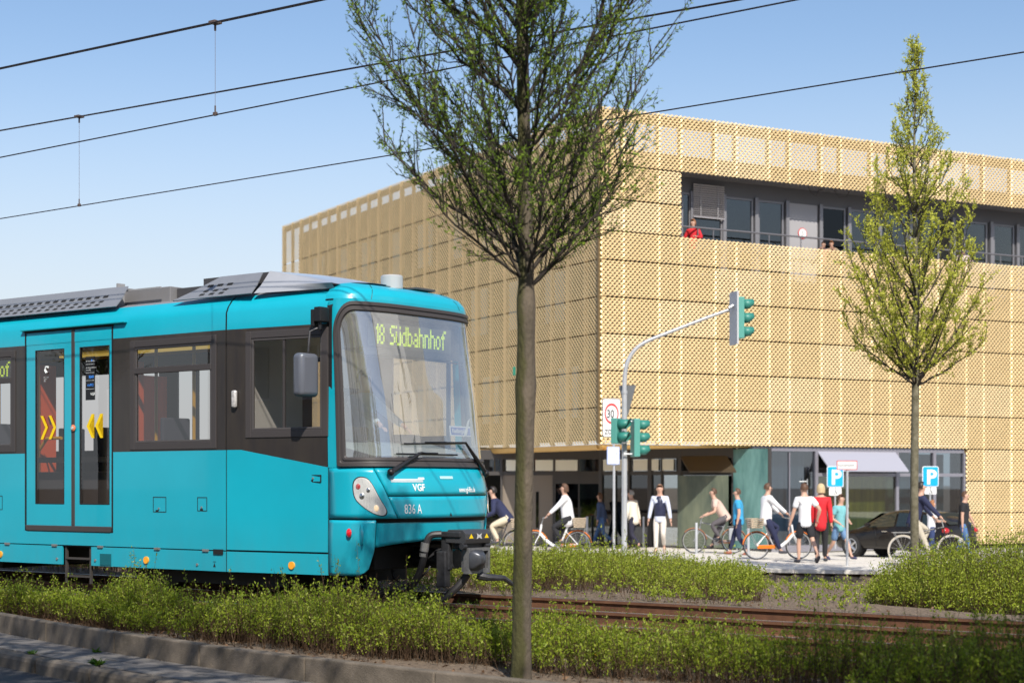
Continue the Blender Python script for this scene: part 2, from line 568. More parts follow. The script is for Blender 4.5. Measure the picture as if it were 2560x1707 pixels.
# rails
prof = [(-.0365, 0), (-.0365, -.030), (-.012, -.043), (-.0085, -.125), (-.062, -.143), (-.075, -.152), (-.075, -.160),
        (.075, -.160), (.075, -.152), (.062, -.143), (.0085, -.125), (.012, -.043), (.0365, -.030), (.0365, 0), (.026, .004), (-.026, .004)]
def make_rail(p, label, group):
    t = thing('rail', label, 'rail', tuple(W(0, p, 0)), TA, group)
    L0, L1 = -60.0, 14.0
    mb = MB()
    n = len(prof)
    vs = [(L0, a, b) for a, b in prof] + [(L1, a, b) for a, b in prof]
    fs = [(i, (i + 1) % n, (i + 1) % n + n, i + n) for i in range(n)] + [tuple(range(n)), tuple(range(2 * n - 1, n - 1, -1))]
    mb.add(vs, fs)
    mb.m = [1 if i in (n - 2, n - 3, n - 1) else 0 for i in range(n)] + [0, 0]
    mb.build('rail_bar', [rust, rail_top], t)
    k = MB()
    k.box((0, -.10, -.150), (.14, .05, .03)); k.box((0, -.075, -.138), (.09, .03, .02))
    k.cyl((0, -.108, -.14), (0, -.108, -.105), .014, n=8)
    k.tube([(-.055, -.13, -.135), (-.06, -.085, -.11), (-.03, -.072, -.125)], .009, 6)
    k.tube([(.055, -.13, -.135), (.06, -.085, -.11), (.03, -.072, -.125)], .009, 6)
    c = k.build('rail_clip', rust, t)
    for i, x in enumerate(np.arange(-17, 2, .75)):
        q = c if i == 0 else linked(c, t)
        q.location = (x, 0, 0)
    return t
make_rail(16.02, 'rusty rail farthest from the kerb, passing under the far wheels of the train', 'tram rails')
make_rail(14.585, 'rusty rail under the near wheels of the train, second from the back', 'tram rails')
make_rail(13.12, 'rusty rail of the empty track, third from the back', 'tram rails')
make_rail(11.685, 'rusty rail nearest the shrubs, half hidden by their shoots', 'tram rails')
slab = mat('track_bed', (0.13, 0.10, 0.07), 0.95, col2=(0.045, 0.05, 0.02), scale=5, bump=0.5, bscale=60, detail=8)
q = [W(-60, 11.3, -.146), W(14, 11.3, -.146), W(14, 16.4, -.146), W(-60, 16.4, -.146)]
o = npmesh('track_bed', np.array([tuple(v) for v in q]), np.array([(0, 1, 2, 3)]), slab)
kind(o, 'structure', 'earth and thin grass between the rusty rails')
# ================================================================== GOLDEN BUILDING
K = Vector((2.49, 46.8)); RD = Vector((.877, .480)).normalized(); LD = Vector((-.480, .877)).normalized()
RN = Vector((RD.y, -RD.x)); LN = Vector((-.877, -.480)).normalized()
gold = mat('gold_metal', (0.83, 0.61, 0.31), 0.45, metal=0.35, var=0.06, scale=1.5, spec=0.6)
gold_b = mat('gold_metal_pale', (0.85, 0.65, 0.36), 0.45, metal=0.3, var=0.06, scale=1.5, spec=0.6)
gold_c = mat('gold_metal_deep', (0.85, 0.62, 0.31), 0.45, metal=0.35, var=0.06, scale=1.5, spec=0.6)
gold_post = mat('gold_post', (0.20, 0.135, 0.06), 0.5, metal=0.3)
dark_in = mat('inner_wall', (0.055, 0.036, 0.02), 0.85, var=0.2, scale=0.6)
frame_g = mat('grey_frame', (0.24, 0.235, 0.25), 0.45, metal=0.3)
frame_d = mat('dark_frame', (0.05, 0.045, 0.042), 0.5)
panel_g = mat('grey_panel', (0.36, 0.35, 0.36), 0.5)
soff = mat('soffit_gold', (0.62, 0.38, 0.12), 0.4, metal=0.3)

bld = thing('golden_building', 'large building wrapped in golden expanded metal mesh behind the plaza', 'building', (K.x, K.y, 0))
def RT(t, off, z):       # point on right face; off = metres behind the mesh
    v = RD * t - RN * off
    return Vector((v.x, v.y, z))
def LT(t, off, z):
    v = LD * t - LN * off
    return Vector((v.x, v.y, z))
ZR = [2.46, 3.50, 4.54, 5.58, 6.62, 7.66, 8.477, 9.37, 10.335, 11.97]
NR = [14, 14, 14, 14, 14, 11, 12, 13, 22]

def mesh_panel_data(ncell, a, nrow, h, hw=0.040, dy=.026, dy2=.010):
    """expanded metal: zigzag strands, lower edge leaning out, meeting at the nodes"""
    gap = 0.012
    hz = (h - gap) / nrow
    X = np.arange(2 * ncell + 1) * (a / 2)
    vs = []; fs = []
    for k in range(nrow):
        zc = gap / 2 + (k + .5) * hz
        o = len(vs)
        for i, x in enumerate(X):
            z = zc + (hz / 2 if (i + k) % 2 else -hz / 2)
            node = 1.0 if (i + k) % 2 else 0.8
            vs.append((x, -dy, max(z - hw, 0.004))); vs.append((x, dy2, min(z + hw * node, h - .004)))
        for i in range(len(X) - 1):
            q = o + 2 * i
            fs.append((q, q + 2, q + 3, q + 1))
    return np.array(vs), np.array(fs)
PANEL = {}
def mesh_panel(ncell, a, nrow, h, parent, loc, ang, m):
    key = (ncell, round(a, 4), nrow, round(h, 3), m.name)
    if key not in PANEL:
        v, f = mesh_panel_data(ncell, a, nrow, h, *((.030, .010, .005) if ang == ANG_L else (.040, .026, .010)))
        o = npmesh('mesh_panel', v, f, m, parent)
        PANEL[key] = o.data
    else:
        o = bpy.data.objects.new('mesh_panel', PANEL[key]); C.objects.link(o); o.parent = parent
    o.location = loc; o.rotation_euler = (0, 0, ang)
    return o
ANG_R = math.atan2(RD.y, RD.x); ANG_L = math.atan2(-LD.y, -LD.x)
cols = []; t = 0.0
for i in range(16):
    n = 5 if i % 2 == 0 else 8
    cols.append((t, n)); t += n * .151
TE = t
golds = [gold, gold, gold_b, gold]
for r in range(9):
    for ci, (t0, n) in enumerate(cols):
        if r in (6, 7) and t0 > 2.6: continue
        mesh_panel(n, .151, NR[r], ZR[r + 1] - ZR[r], bld, RT(t0, 0, ZR[r]), ANG_R, golds[(r * 7 + ci // 2) % 4])
AL = 24.9 / 13 / 13
for r in range(9):
    for ci in range(13):
        mesh_panel(13, AL, NR[r], ZR[r + 1] - ZR[r], bld, LT((ci + 1) * 13 * AL, 0, ZR[r]), ANG_L, gold_c if (r * 5 + ci // 3) % 4 else gold)
for r in range(3):
    for t0, n in cols[14:]:
        mesh_panel(n, .151, 14, 1.02, bld, RT(t0, 0, -.6 + r * 1.02), ANG_R, golds[(r + n) % 4])
FD = Vector((.93, .367)).normalized()
FP = Vector((RD.x * TE, RD.y * TE))
def FT(t, off, z):
    v = FP + FD * t + Vector((-FD.y, FD.x)) * off
    return Vector((v.x, v.y, z))
ANG_F = math.atan2(FD.y, FD.x)
for ci in range(2):
    for r in range(9):
        if r in (6, 7): continue
        mesh_panel(13, .151, NR[r], ZR[r + 1] - ZR[r], bld, FT(ci * 1.963, 0, ZR[r]), ANG_F, gold_c)
    for r in range(3):
        mesh_panel(13, .151, 14, 1.02, bld, FT(ci * 1.963, 0, -.6 + r * 1.02), ANG_F, gold_c)

# posts behind the mesh
def bar(a, b, w, d, ang, name, m, parent=bld):
    c = (Vector(a) + Vector(b)) / 2
    return MB().box((0, 0, 0), (w, d, (Vector(b) - Vector(a)).length)).build(name, m, parent), c
def post(pt, z0, z1, ang, w=.06, d=.10, name='post', m=gold_post):
    o = MB().box((0, 0, (z0 + z1) / 2), (w, d, z1 - z0)).build(name, m, bld)
    o.location = (pt.x, pt.y, 0); o.rotation_euler = (0, 0, ang)
    return o
for t0, n in cols + [(TE, 0)]:
    if t0 > 2.6:
        post(RT(t0, .09, 0), 2.47, 8.45, ANG_R); post(RT(t0, .09, 0), 10.36, 11.95, ANG_R, .09)
    else:
        post(RT(t0, .09, 0), 2.47, 11.95, ANG_R, .09)
for k in range(0, 27):
    post(LT(max(k * 24.9 / 26, .12), .10, 0), 2.47, 11.95, ANG_L, .10 if k % 2 else .20, m=gold)
for t0, n in cols[14:] + [(TE, 0)]:
    post(RT(t0, .09, 0), -.6, 2.46, ANG_R)
def slabbox(fn, t0, t1, o0, o1, z0, z1, name, m, parent=bld, bevel=0):
    q = [fn(t0, o0, 0), fn(t1, o0, 0), fn(t1, o1, 0), fn(t0, o1, 0)]
    vs = [(v.x, v.y, z0) for v in q] + [(v.x, v.y, z1) for v in q]
    return MB().add(vs, [(0, 3, 2, 1), (4, 5, 6, 7), (0, 1, 5, 4), (1, 2, 6, 5), (2, 3, 7, 6), (3, 0, 4, 7)]).build(name, m, parent, bevel=bevel)
# edge beams, inner walls, roof
slabbox(RT, .1, 21, .06, .16, 11.62, 11.9, 'roof_edge_beam', gold_post)
slabbox(LT, .1, 24.9, .06, .16, 11.7, 11.9, 'roof_edge_beam', gold_post)
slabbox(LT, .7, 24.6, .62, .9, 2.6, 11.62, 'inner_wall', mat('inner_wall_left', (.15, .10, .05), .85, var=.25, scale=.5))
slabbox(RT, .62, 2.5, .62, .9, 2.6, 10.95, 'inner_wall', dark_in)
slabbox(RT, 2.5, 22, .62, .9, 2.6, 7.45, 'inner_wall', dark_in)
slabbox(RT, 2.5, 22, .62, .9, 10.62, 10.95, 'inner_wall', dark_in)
slabbox(RT, 2.5, 2.72, .9, .95, 7.45, 10.62, 'recess_side', frame_g)
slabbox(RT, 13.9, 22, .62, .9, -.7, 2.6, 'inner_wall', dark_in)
roof = MB().add([(*(RT(.75, .8, 0).xy), 10.9), (*(RT(22, .8, 0).xy), 10.9), (*(RT(22, 20, 0).xy), 10.9), (*(LT(24.5, 3, 0).xy), 10.9), (*(LT(24.5, .8, 0).xy), 10.9)], [(0, 1, 2, 3, 4)]).build('roof', mat('roofing', (0.3, 0.29, 0.27), 0.9, var=.1, scale=1), bld)
# pale window strips behind the left mesh
wpale = mat('pale_window', (0.42, 0.46, 0.46), 0.25, var=.15, scale=.8)
for r_, z0 in enumerate((3.3, 6.2, 8.9)):
    for k in range(9):
        t0 = 2.2 + k * 2.45 + (r_ % 2) * .8
        slabbox(LT, t0, t0 + 1.1, .56, .64, z0, z0 + 1.5, 'window', wpale)
# grey-gold wing seen at the far right end: back wall
# ---- balcony recess
OFFB = .92
slabbox(RT, 2.5, 22, .62, 1.2, 7.3, 7.5, 'balcony_floor', frame_g)
slabbox(RT, 2.72, 22, .10, .9, 10.40, 10.6, 'recess_ceiling', frame_g)
slabbox(RT, 2.72, 22, 3.6, 3.7, 7.5, 10.6, 'room_wall', mat('room_wall', (0.55, 0.54, 0.48), .8))
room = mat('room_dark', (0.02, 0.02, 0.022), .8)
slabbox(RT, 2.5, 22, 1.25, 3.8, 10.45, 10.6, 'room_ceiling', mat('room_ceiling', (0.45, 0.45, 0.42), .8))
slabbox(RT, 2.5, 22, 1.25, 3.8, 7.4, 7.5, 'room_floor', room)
def tr(px, off):       # station along the right face under a picture column
    k = (px - CX) / F
    bx, by = K.x - RN.x * off, K.y - RN.y * off
    return (bx - k * by) / (k * RD.y - RD.x)
def cx(X): return 1650 + X * .3869
g_up = glass('upper_window_glass', (.50, .52, .50), .09)
g_dk = glass('dark_glass', (.20, .23, .22), .10)
ZB, ZT = 7.5, 10.42
def bwin(X0, X1, gm=g_up, z0=7.55, z1=9.95, fr=.06):
    a, b_ = tr(cx(X0), OFFB), tr(cx(X1), OFFB)
    w = MB()
    def rect(t0, t1, y0, y1):
        q = [RT(t0, OFFB - .03, 0), RT(t1, OFFB - .03, 0), RT(t1, OFFB + .05, 0), RT(t0, OFFB + .05, 0)]
        vs = [(v.x, v.y, y0) for v in q] + [(v.x, v.y, y1) for v in q]
        w.add(vs, [(0, 3, 2, 1), (4, 5, 6, 7), (0, 1, 5, 4), (1, 2, 6, 5), (2, 3, 7, 6), (3, 0, 4, 7)])
    rect(a, a + fr, z0, z1); rect(b_ - fr, b_, z0, z1); rect(a + fr, b_ - fr, z0, z0 + fr); rect(a + fr, b_ - fr, z1 - fr, z1)
    o = w.build('window', frame_g, bld)
    slabbox(RT, a + fr, b_ - fr, OFFB, OFFB + .012, z0 + fr, z1 - fr, 'pane', gm, parent=o)
    return o
slabbox(RT, 2.72, 22, OFFB - .02, OFFB + .1, 9.95, 10.42, 'fascia', mat('fascia', (.12, .12, .13), .6))
for X0, X1 in [(135, 195), (200, 400), (415, 598), (630, 795), (1225, 1400), (1410, 1600), (1610, 1800), (1960, 2110), (2150, 2285), (2310, 2480)]:
    bwin(X0, X1)
bwin(1040, 1195, glass('open_room_glass', (.10, .10, .11), .03))
for X in (190, 398, 605, 805, 1022, 1205, 1402, 1603, 1880, 2125, 2295):
    t0 = tr(cx(X), OFFB)
    slabbox(RT, t0, t0 + .12, OFFB - .09, OFFB + .06, 7.5, 10.0, 'mullion', frame_g)
t0, t1 = tr(cx(830), OFFB), tr(cx(1013), OFFB)
slabbox(RT, t0, t1, OFFB - .03, OFFB + .03, 7.5, 9.95, 'wall_panel', panel_g)
# round sign on the grey panel
rs = thing('round_sign', 'round white sign with a red rim on the grey wall panel of the balcony', 'sign', tuple(Vector((K.x, K.y, 0)) + RT(tr(cx(915), OFFB), OFFB - .05, 9.05)), ANG_R)
MB().cyl((0, 0, 0), (0, .015, 0), .17, n=24).build('rim', mat('sign_red', (.6, .05, .05), .5), rs)
MB().cyl((0, -.006, 0), (0, .0, 0), .145, n=24).build('face', mat('sign_white', (.8, .8, .8), .5), rs)
m_ = MB(); text_mb(m_, '5', .2, lambda a, b: (a - .055, -.009, b - .07)); m_.build('lettering', mat('sign_grey', (.35, .33, .33), .5), rs)
# blinds in the first bay
bl = thing('blind', 'half lowered grey slatted blind in the first bay of the balcony windows', 'blind', tuple(Vector((K.x, K.y, 0)) + RT(tr(cx(200), OFFB), OFFB - .12, 0)), ANG_R)
bwid = tr(cx(400), OFFB) - tr(cx(200), OFFB)
sl = None
slm = mat('blind_slat', (.42, .40, .41), .45, metal=.3)
for k in range(15):
    z = 9.28 + k * .065
    if sl is None:
        sl = MB().box((bwid / 2, 0, 0), (bwid, .055, .006), mx=Matrix.Rotation(math.radians(-50), 3, 'X')).build('slat', slm, bl); s_ = sl
    else: s_ = linked(sl, bl)
    s_.location = (0, 0, z)
for x in (.25, bwid - .25): MB().box((x, -.03, 9.75), (.02, .004, .95)).build('cord', panel_g, bl)
MB().box((bwid / 2, 0, 9.24), (bwid, .05, .03)).build('bottom_rail', slm, bl)
# handrail
rail = thing('balcony_handrail', 'thin grey handrail standing above the golden parapet of the balcony', 'railing', tuple(Vector((K.x, K.y, 0))), 0)
hm = mat('handrail', (.23, .22, .23), .4, metal=.5)
MB().tube([RT(2.75, .30, 8.83), RT(20, .30, 8.83)], .028, 8).build('top_rail', hm, rail, smooth=True)
for X in (245, 345, 705, 910, 1230, 1600, 1900, 2200, 2340):
    tt_ = tr(cx(X), .3)
    MB().tube([RT(tt_, .30, 7.5), RT(tt_, .30, 8.81)], .018, 6).build('post', hm, rail, smooth=True)
# wires hanging over the recess
MB().tube([RT(7.6, .3, 10.36), RT(7.72, .3, 10.2), RT(7.9, .3, 10.12), RT(8.0, .3, 10.3), RT(8.2, .3, 10.35)], .012, 5).tube([RT(8.6, .3, 10.36), RT(8.8, .3, 10.15), RT(9.1, .3, 10.2), RT(9.2, .3, 10.36)], .012, 5).build('loose_cable', frame_d, bld)

# ---- ground floor: soffit, glass
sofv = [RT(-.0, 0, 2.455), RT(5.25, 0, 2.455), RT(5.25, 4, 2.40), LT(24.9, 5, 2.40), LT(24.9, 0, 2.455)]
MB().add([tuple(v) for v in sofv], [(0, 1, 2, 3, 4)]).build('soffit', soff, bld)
lip = MB()
def lipf(u, v):
    t = u * 24.9; a = v * math.pi
    return tuple(LT(t, .10 - .10 * math.cos(a) * 1 + .02, 2.455 - .16 * math.sin(a)))
lip.grid(lipf, 24, 8)
def lipr(u, v):
    t = u * 5.25; a = v * math.pi; k = 1 - .85 * u
    return tuple(RT(t, .12 - .10 * math.cos(a), 2.455 - .16 * k * math.sin(a)))
lip.grid(lipr, 12, 8)
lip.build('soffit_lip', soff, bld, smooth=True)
gv_ = Vector((K.x, K.y, 0))
def wl(px, D): return Vector(((px - CX) / F * D, D, 0)) - gv_
PA, PB, PC, PD_ = RT(5.25, .15, 0), wl(1836, 49.8), wl(1500, 52.3), wl(1150, 52.8)
GZ0, GZ1 = -.62, 2.42
shop = [(PD_, PC), (PC, PB), (PB, PA)]
def gpt(i, k, off, z):
    a, b_ = shop[i]
    d = (b_ - a).normalized(); n = Vector((d.y, -d.x, 0))
    v = a + (b_ - a) * k + n * off
    return Vector((v.x, v.y, z))
def pxk(i, px):          # fraction along glass wall i below a picture column
    a, b_ = shop[i]
    a = a + gv_; b_ = b_ + gv_
    k = (px - CX) / F
    return (k * a.y - a.x) / ((b_.x - a.x) - k * (b_.y - a.y))
def gz(py, i, k):
    v = gpt(i, k, 0, 0) + gv_
    return EYE + (HOR - py) / F * v.y
def gbox(i, p0, p1, y0, y1, name, m, o0=-.03, o1=.05, parent=bld, zz=None):
    k0, k1 = pxk(i, p0), pxk(i, p1)
    z0, z1 = zz if zz else (gz(y1, i, (k0 + k1) / 2), gz(y0, i, (k0 + k1) / 2))
    q = [gpt(i, k0, o1, 0), gpt(i, k1, o1, 0), gpt(i, k1, o0, 0), gpt(i, k0, o0, 0)]
    vs = [(v.x, v.y, z0) for v in q] + [(v.x, v.y, z1) for v in q]
    return MB().add(vs, [(0, 3, 2, 1), (4, 5, 6, 7), (0, 1, 5, 4), (1, 2, 6, 5), (2, 3, 7, 6), (3, 0, 4, 7)]).build(name, m, parent)
C5 = lambda X: 1200 + X * .2126
C6 = lambda X: 1700 + X * .2126
teal = glass('teal_glass', (.17, .34, .33), .12)
green = glass('entrance_glass', (.28, .36, .31), .14)
brown = mat('door_brown', (.20, .165, .13), .5)
cream = mat('cream_panel', (.75, .70, .52), .4)
Z = (GZ0, GZ1)
# header and transom
for i, (a, b_) in enumerate([(1150, 1500), (1500, 1836)]):
    gbox(i, a, b_, 0, 0, 'header', frame_d, zz=(2.12, 2.42), o0=-.05, o1=.08)
    gbox(i, a, b_, 0, 0, 'transom', frame_d, zz=(1.62, 1.74), o0=-.05, o1=.07)
    gbox(i, a, b_, 0, 0, 'base_rail', frame_d, zz=(-.66, -.55), o0=-.05, o1=.07)
def pane(i, a, b_, z0, z1, m=green):
    gbox(i, a, b_, 0, 0, 'pane', m, 0, .015, zz=(z0, z1))
def mull(i, a, b_, z0=GZ0, z1=GZ1, m=frame_d):
    gbox(i, a, b_, 0, 0, 'mullion', m, -.06, .09, zz=(z0, z1))
pane(0, 1150, 1252, -.55, 1.62, g_up); pane(0, 1150, 1252, 1.74, 2.12, glass('clear_glass', (.8, .8, .75), .3))
mull(0, 1252, 1257)
gbox(0, 1257, 1382, 0, 0, 'door_panel', brown, -.02, .03, zz=(-.55, 1.62))
mull(0, 1318, 1321, -.55, 1.62)
for a in (1340, 1290): gbox(0, a, a + 7, 0, 0, 'door_slot', g_dk, -.03, .045, zz=(-.1, 1.1))
for a, b_ in [(1264, 1298), (1300, 1335), (1337, 1446)]:
    pane(0, a, b_, 1.74, 2.12, glass('clear_glass')); gbox(0, a + 2, b_ - 2, 0, 0, 'blind', mat('transom_daylight', (.82, .80, .68), .7), .06, .08, zz=(1.76, 2.10))  # these blinds are pale panels painting in daylight behind the transom panes
mull(0, 1383, 1389); pane(0, 1389, 1446, -.55, 1.62, g_dk); pane(0, 1448, 1500, -.55, 1.62, green)
mull(0, 1446, 1449)
gbox(0, 1389, 1500, 0, 0, 'door_header', frame_d, -.05, .08, zz=(1.35, 1.62))
pane(0, 1452, 1500, 1.74, 2.12, glass('clear_glass'))
mull(1, 1500, 1508); pane(1, 1508, 1538, -.55, 1.62); mull(1, 1538, 1541); pane(1, 1541, 1573, -.55, 1.62); mull(1, 1573, 1577)
pane(1, 1577, 1622, -.55, 1.62, g_dk); mull(1, 1622, 1632); pane(1, 1632, 1655, -.55, 1.62); mull(1, 1655, 1658)
pane(1, 1658, 1697, -.55, 1.62, glass('pale_glass', (.62, .74, .68), .4)); mull(1, 1697, 1706)
pane(1, 1706, 1836, -.55, 1.62, glass('olive_glass', (.30, .30, .2), .22)); mull(1, 1832, 1837)
for a, b_ in [(1508, 1580), (1583, 1625), (1627, 1652), (1656, 1690)]: (pane(1, a, b_, 1.74, 2.12, glass('clear_glass')), gbox(1, a + 3, b_ - 3, 0, 0, 'blind', mat('transom_daylight'), .06, .08, zz=(1.76, 2.10)))  # same pale panels in place of daylight in the transoms
pane(2, 1837, 1925, -.58, 2.40, teal)
gbox(2, 1838, 1924, 0, 0, 'reflection_screen', mat('teal_screen', (.15, .30, .28), .2, col2=(.04, .12, .12), scale=.8, stretch=(2.2, 2.2, .6)), .08, .10, zz=(-.56, 2.38))  # opaque screen painted with the teal of the glass and streaky reflections
gbox(1, 1706, 1832, 0, 0, 'reflection_screen', mat('olive_screen', (.15, .17, .12), .2, col2=(.035, .055, .05), scale=.8, stretch=(2, 2, .5)), .30, .32, zz=(-.56, 1.6))  # screen painted with the olive reflections of the pane in front
mull(2, 1845, 1848, m=mat('steel_tube', (.6, .62, .62), .3, metal=.6)); mull(2, 1921, 1926)
gbox(2, 1836, 1926, 0, 0, 'base_rail', frame_d, zz=(-.66, -.56), o0=-.05, o1=.07)
# tilted dark window in the entrance
tw = MB()
A_, B_ = gpt(1, pxk(1, 1700), .05, 2.2), gpt(1, pxk(1, 1815), .05, 2.2)
n_ = Vector((RN.x, RN.y, 0))
q = [A_, B_, B_ + n_ * .55 + Vector((0, 0, -.52)), A_ + n_ * .55 + Vector((0, 0, -.52))]
tw.add([tuple(v) for v in q] + [tuple(v + Vector((0, 0, .05))) for v in q], [(0, 3, 2, 1), (4, 5, 6, 7), (0, 1, 5, 4), (1, 2, 6, 5), (2, 3, 7, 6), (3, 0, 4, 7)])
tw.build('tilted_window', mat('bronze_sash', (.10, .08, .055), .35, metal=.4), bld)
# lobby behind the glass
lob = mat('lobby', (.10, .095, .08), .8, var=.3, scale=.7)
MB().add([(*(wl(1100, 60).xy), -.6), (*(wl(1960, 58).xy), -.6), (*(wl(1960, 58).xy), 2.6), (*(wl(1100, 60).xy), 2.6)], [(0, 1, 2, 3)]).build('lobby_wall', lob, bld)
MB().add([(*(wl(1100, 60).xy), -.585), (*(wl(2000, 58).xy), -.585), (*(PA.xy), -.585), (*(PB.xy), -.585), (*(PC.xy), -.585), (*(wl(1100, 53).xy), -.585)], [(0, 1, 2, 3, 4, 5)]).build('lobby_floor', mat('lobby_floor', (.25, .23, .2), .3), bld)
MB().add([(*(wl(1100, 60).xy), 2.5), (*(wl(2000, 58).xy), 2.5), (*(PA.xy), 2.5), (*(PB.xy), 2.5), (*(PC.xy), 2.5), (*(wl(1100, 53).xy), 2.5)], [(5, 4, 3, 2, 1, 0)]).build('lobby_ceiling', lob, bld)
for px, D in ((1465, 55), (1800, 53), (1300, 56)):
    v = wl(px, D); MB().cyl((v.x, v.y, -.6), (v.x, v.y, 2.5), .24, n=20).build('column', mat('column', (.12, .15, .14), .6), bld, smooth=True)
# shop windows of the right face
blue_g = glass('shop_glass', (.55, .62, .66), .16)
t_a, t_b = 5.28, 13.74
lil = mat('lilac_frame', (.30, .29, .33), .4, metal=.4)
slabbox(RT, t_a, t_b, .05, .16, 2.33, 2.45, 'header', lil); slabbox(RT, t_a, t_b, .05, .2, -.7, -.5, 'plinth', lil)
tm = [t_a, tr(2035, .1), tr(2237, .1), tr(2330, .1) , t_b - .07]
for i, t0 in enumerate(tm):
    slabbox(RT, t0, t0 + (.11 if i else .06), .03, .17, -.5, 2.33, 'mullion', lil)
for t0, t1 in [(tm[1], tm[2]), (tm[2], tm[4])]:
    slabbox(RT, t0 + .11, t1, .045, .16, 1.58, 1.68, 'transom', lil)
slabbox(RT, tm[0] + .06, tm[1], .10, .115, -.5, 2.33, 'pane', blue_g)
slabbox(RT, tm[1] + .11, tm[2], .10, .115, -.5, 1.58, 'pane', glass('olive_shop_glass', (.75, .76, .60), .14))
slabbox(RT, tm[2] + .11, tm[3], .10, .115, -.5, 1.58, 'pane', blue_g)
slabbox(RT, tm[3] + .11, tm[4], .10, .115, -.5, 1.58, 'pane', blue_g)
slabbox(RT, tm[2] + .11, tm[3], .10, .115, 1.68, 2.33, 'pane', blue_g)
slabbox(RT, tm[3] + .11, tm[4], .10, .115, 1.68, 2.33, 'pane', blue_g)
q = [RT(tm[1] + .1, .06, 2.31), RT(tm[2] - .02, .06, 2.31), RT(tm[2] + .10, -.42, 1.72), RT(tm[1] + .22, -.42, 1.72)]
MB().add([tuple(v) for v in q] + [tuple(v + Vector((0, 0, .04))) for v in q], [(0, 3, 2, 1), (4, 5, 6, 7), (0, 1, 5, 4), (1, 2, 6, 5), (2, 3, 7, 6), (3, 0, 4, 7)]).build('tilted_window', mat('lilac_glass', (.36, .36, .42), .25, coat=.3), bld)
slabbox(RT, tm[1] + .1, tm[2], .2, .3, 1.7, 1.85, 'blind_box', frame_d)
slabbox(RT, tm[0] + .1, tm[1] - .05, .5, .52, -.5, 2.3, 'reflection_panel', mat('reflection_blue', (.20, .25, .30), .7, col2=(.07, .09, .11), scale=1.6, stretch=(3, 3, .2)))  # panel painted with the bluish tone and reflections of the shop pane
slabbox(RT, tm[1] + .15, tm[2] - .05, .5, .52, -.5, 1.58, 'reflection_panel', mat('reflection_olive', (.22, .25, .06), .7, col2=(.05, .09, .04), scale=1.6, stretch=(3, 3, .25)))  # olive streaks paint the trees mirrored in this pane
slabbox(RT, tm[2] + .15, tm[4] - .05, .9, .92, -.5, 2.3, 'reflection_panel', mat('reflection_teal', (.16, .24, .24), .7, col2=(.05, .08, .09), scale=1.3, stretch=(2, 2, .5)))  # teal grey streaks paint the tone and reflections of these panes
# glass door with long handle in the first bay
th = tr(C6(1490), 0)
MB().tube([RT(th, -.03, .55), RT(th, -.03, 1.5)], .018, 8).tube([RT(th, -.03, 1.42), RT(th - .22, .08, 1.42)], .012, 6).build('door_handle', mat('steel_tube'), bld, smooth=True)
slabbox(RT, tr(C6(1300), 0), tr(C6(1310), 0), .06, .13, -.5, 2.3, 'door_stile', lil)
slabbox(RT, t_a, t_b, 2.6, 2.7, -.7, 2.5, 'shop_wall', mat('shop_wall', (.12, .13, .13), .8, var=.4, scale=.9))
slabbox(RT, t_a, t_b, .2, 2.7, 2.46, 2.55, 'shop_ceiling', lob)
# lightning rods
for v, lab in ((LT(12.2, 1.2, 0), 'thin lightning rod on the roof left of the big tree'), (RT(13.5, 1.2, 0), 'thin lightning rod on the roof at the right')):
    v = v + gv_
    tag(MB().tube([(v.x, v.y, 10.9), (v.x, v.y, 13.1)], [.022, .012], 6).build('lightning_rod', mat('steel_tube'), None), lab, 'lightning rod')
# ================================================================== TRAIN
S0, P0 = -13.16, 15.30
tram = thing('tram', 'turquoise light rail car with a large curved windscreen, front end on the rusty rails', 'tram', tuple(W(S0, P0, 0)), TA)
cyan = mat('turquoise_paint', (0.004, 0.40, 0.53), 0.32, var=.05, scale=.7, coat=.35)
grime(cyan, .3, 1.0, (.13, .11, .09), .26)
black_p = mat('black_band', (0.028, 0.024, 0.024), 0.35, col2=(.045, .037, .03), scale=2.0, coat=.25, stretch=(3, 3, .4))
rubber = mat('rubber_frame', (0.055, 0.048, 0.048), 0.5)
seam_m = mat('seam', (0.01, 0.01, 0.012), 0.7)
roof_g = mat('roof_grey', (0.27, 0.275, 0.30), 0.45, var=.08, scale=2)
steel_d = mat('dark_steel', (0.05, 0.05, 0.055), 0.5, metal=.4, var=.3, scale=9, bump=.1)
under_m = mat('underframe', (0.014, 0.013, 0.012), 0.8, var=.3, scale=5)
orange_i = mat('orange_interior', (0.80, 0.13, 0.03), 0.5)
yellow_i = mat('yellow_pole', (0.75, 0.42, 0.01), 0.35)
int_w = mat('interior_grey', (0.42, 0.41, 0.40), 0.6)
int_d = mat('interior_dark', (0.07, 0.065, 0.065), 0.7)
white_l = mat('white_lettering', (0.85, 0.88, 0.88), 0.4)
side_gl = glass('train_window', (.62, .60, .58), .10)
door_gl = glass('train_door_glass', (.66, .62, .60), .07)
wind_gl = glass('windscreen', (.85, .88, .86), .34, gain=.8, film=.14)
XL = -13.0
WB, WC = 1.325, 1.18        # half widths: body, cab corner
XS, XC = -1.53, 0.0         # seam, cab corner
def Wd(X):
    return WB if X <= XS else WB + (WC - WB) * (X - XS) / (XC - XS)
Z0, Z1, ZB0, ZB1, ZK = .29, .545, 1.745, 3.185, 3.385

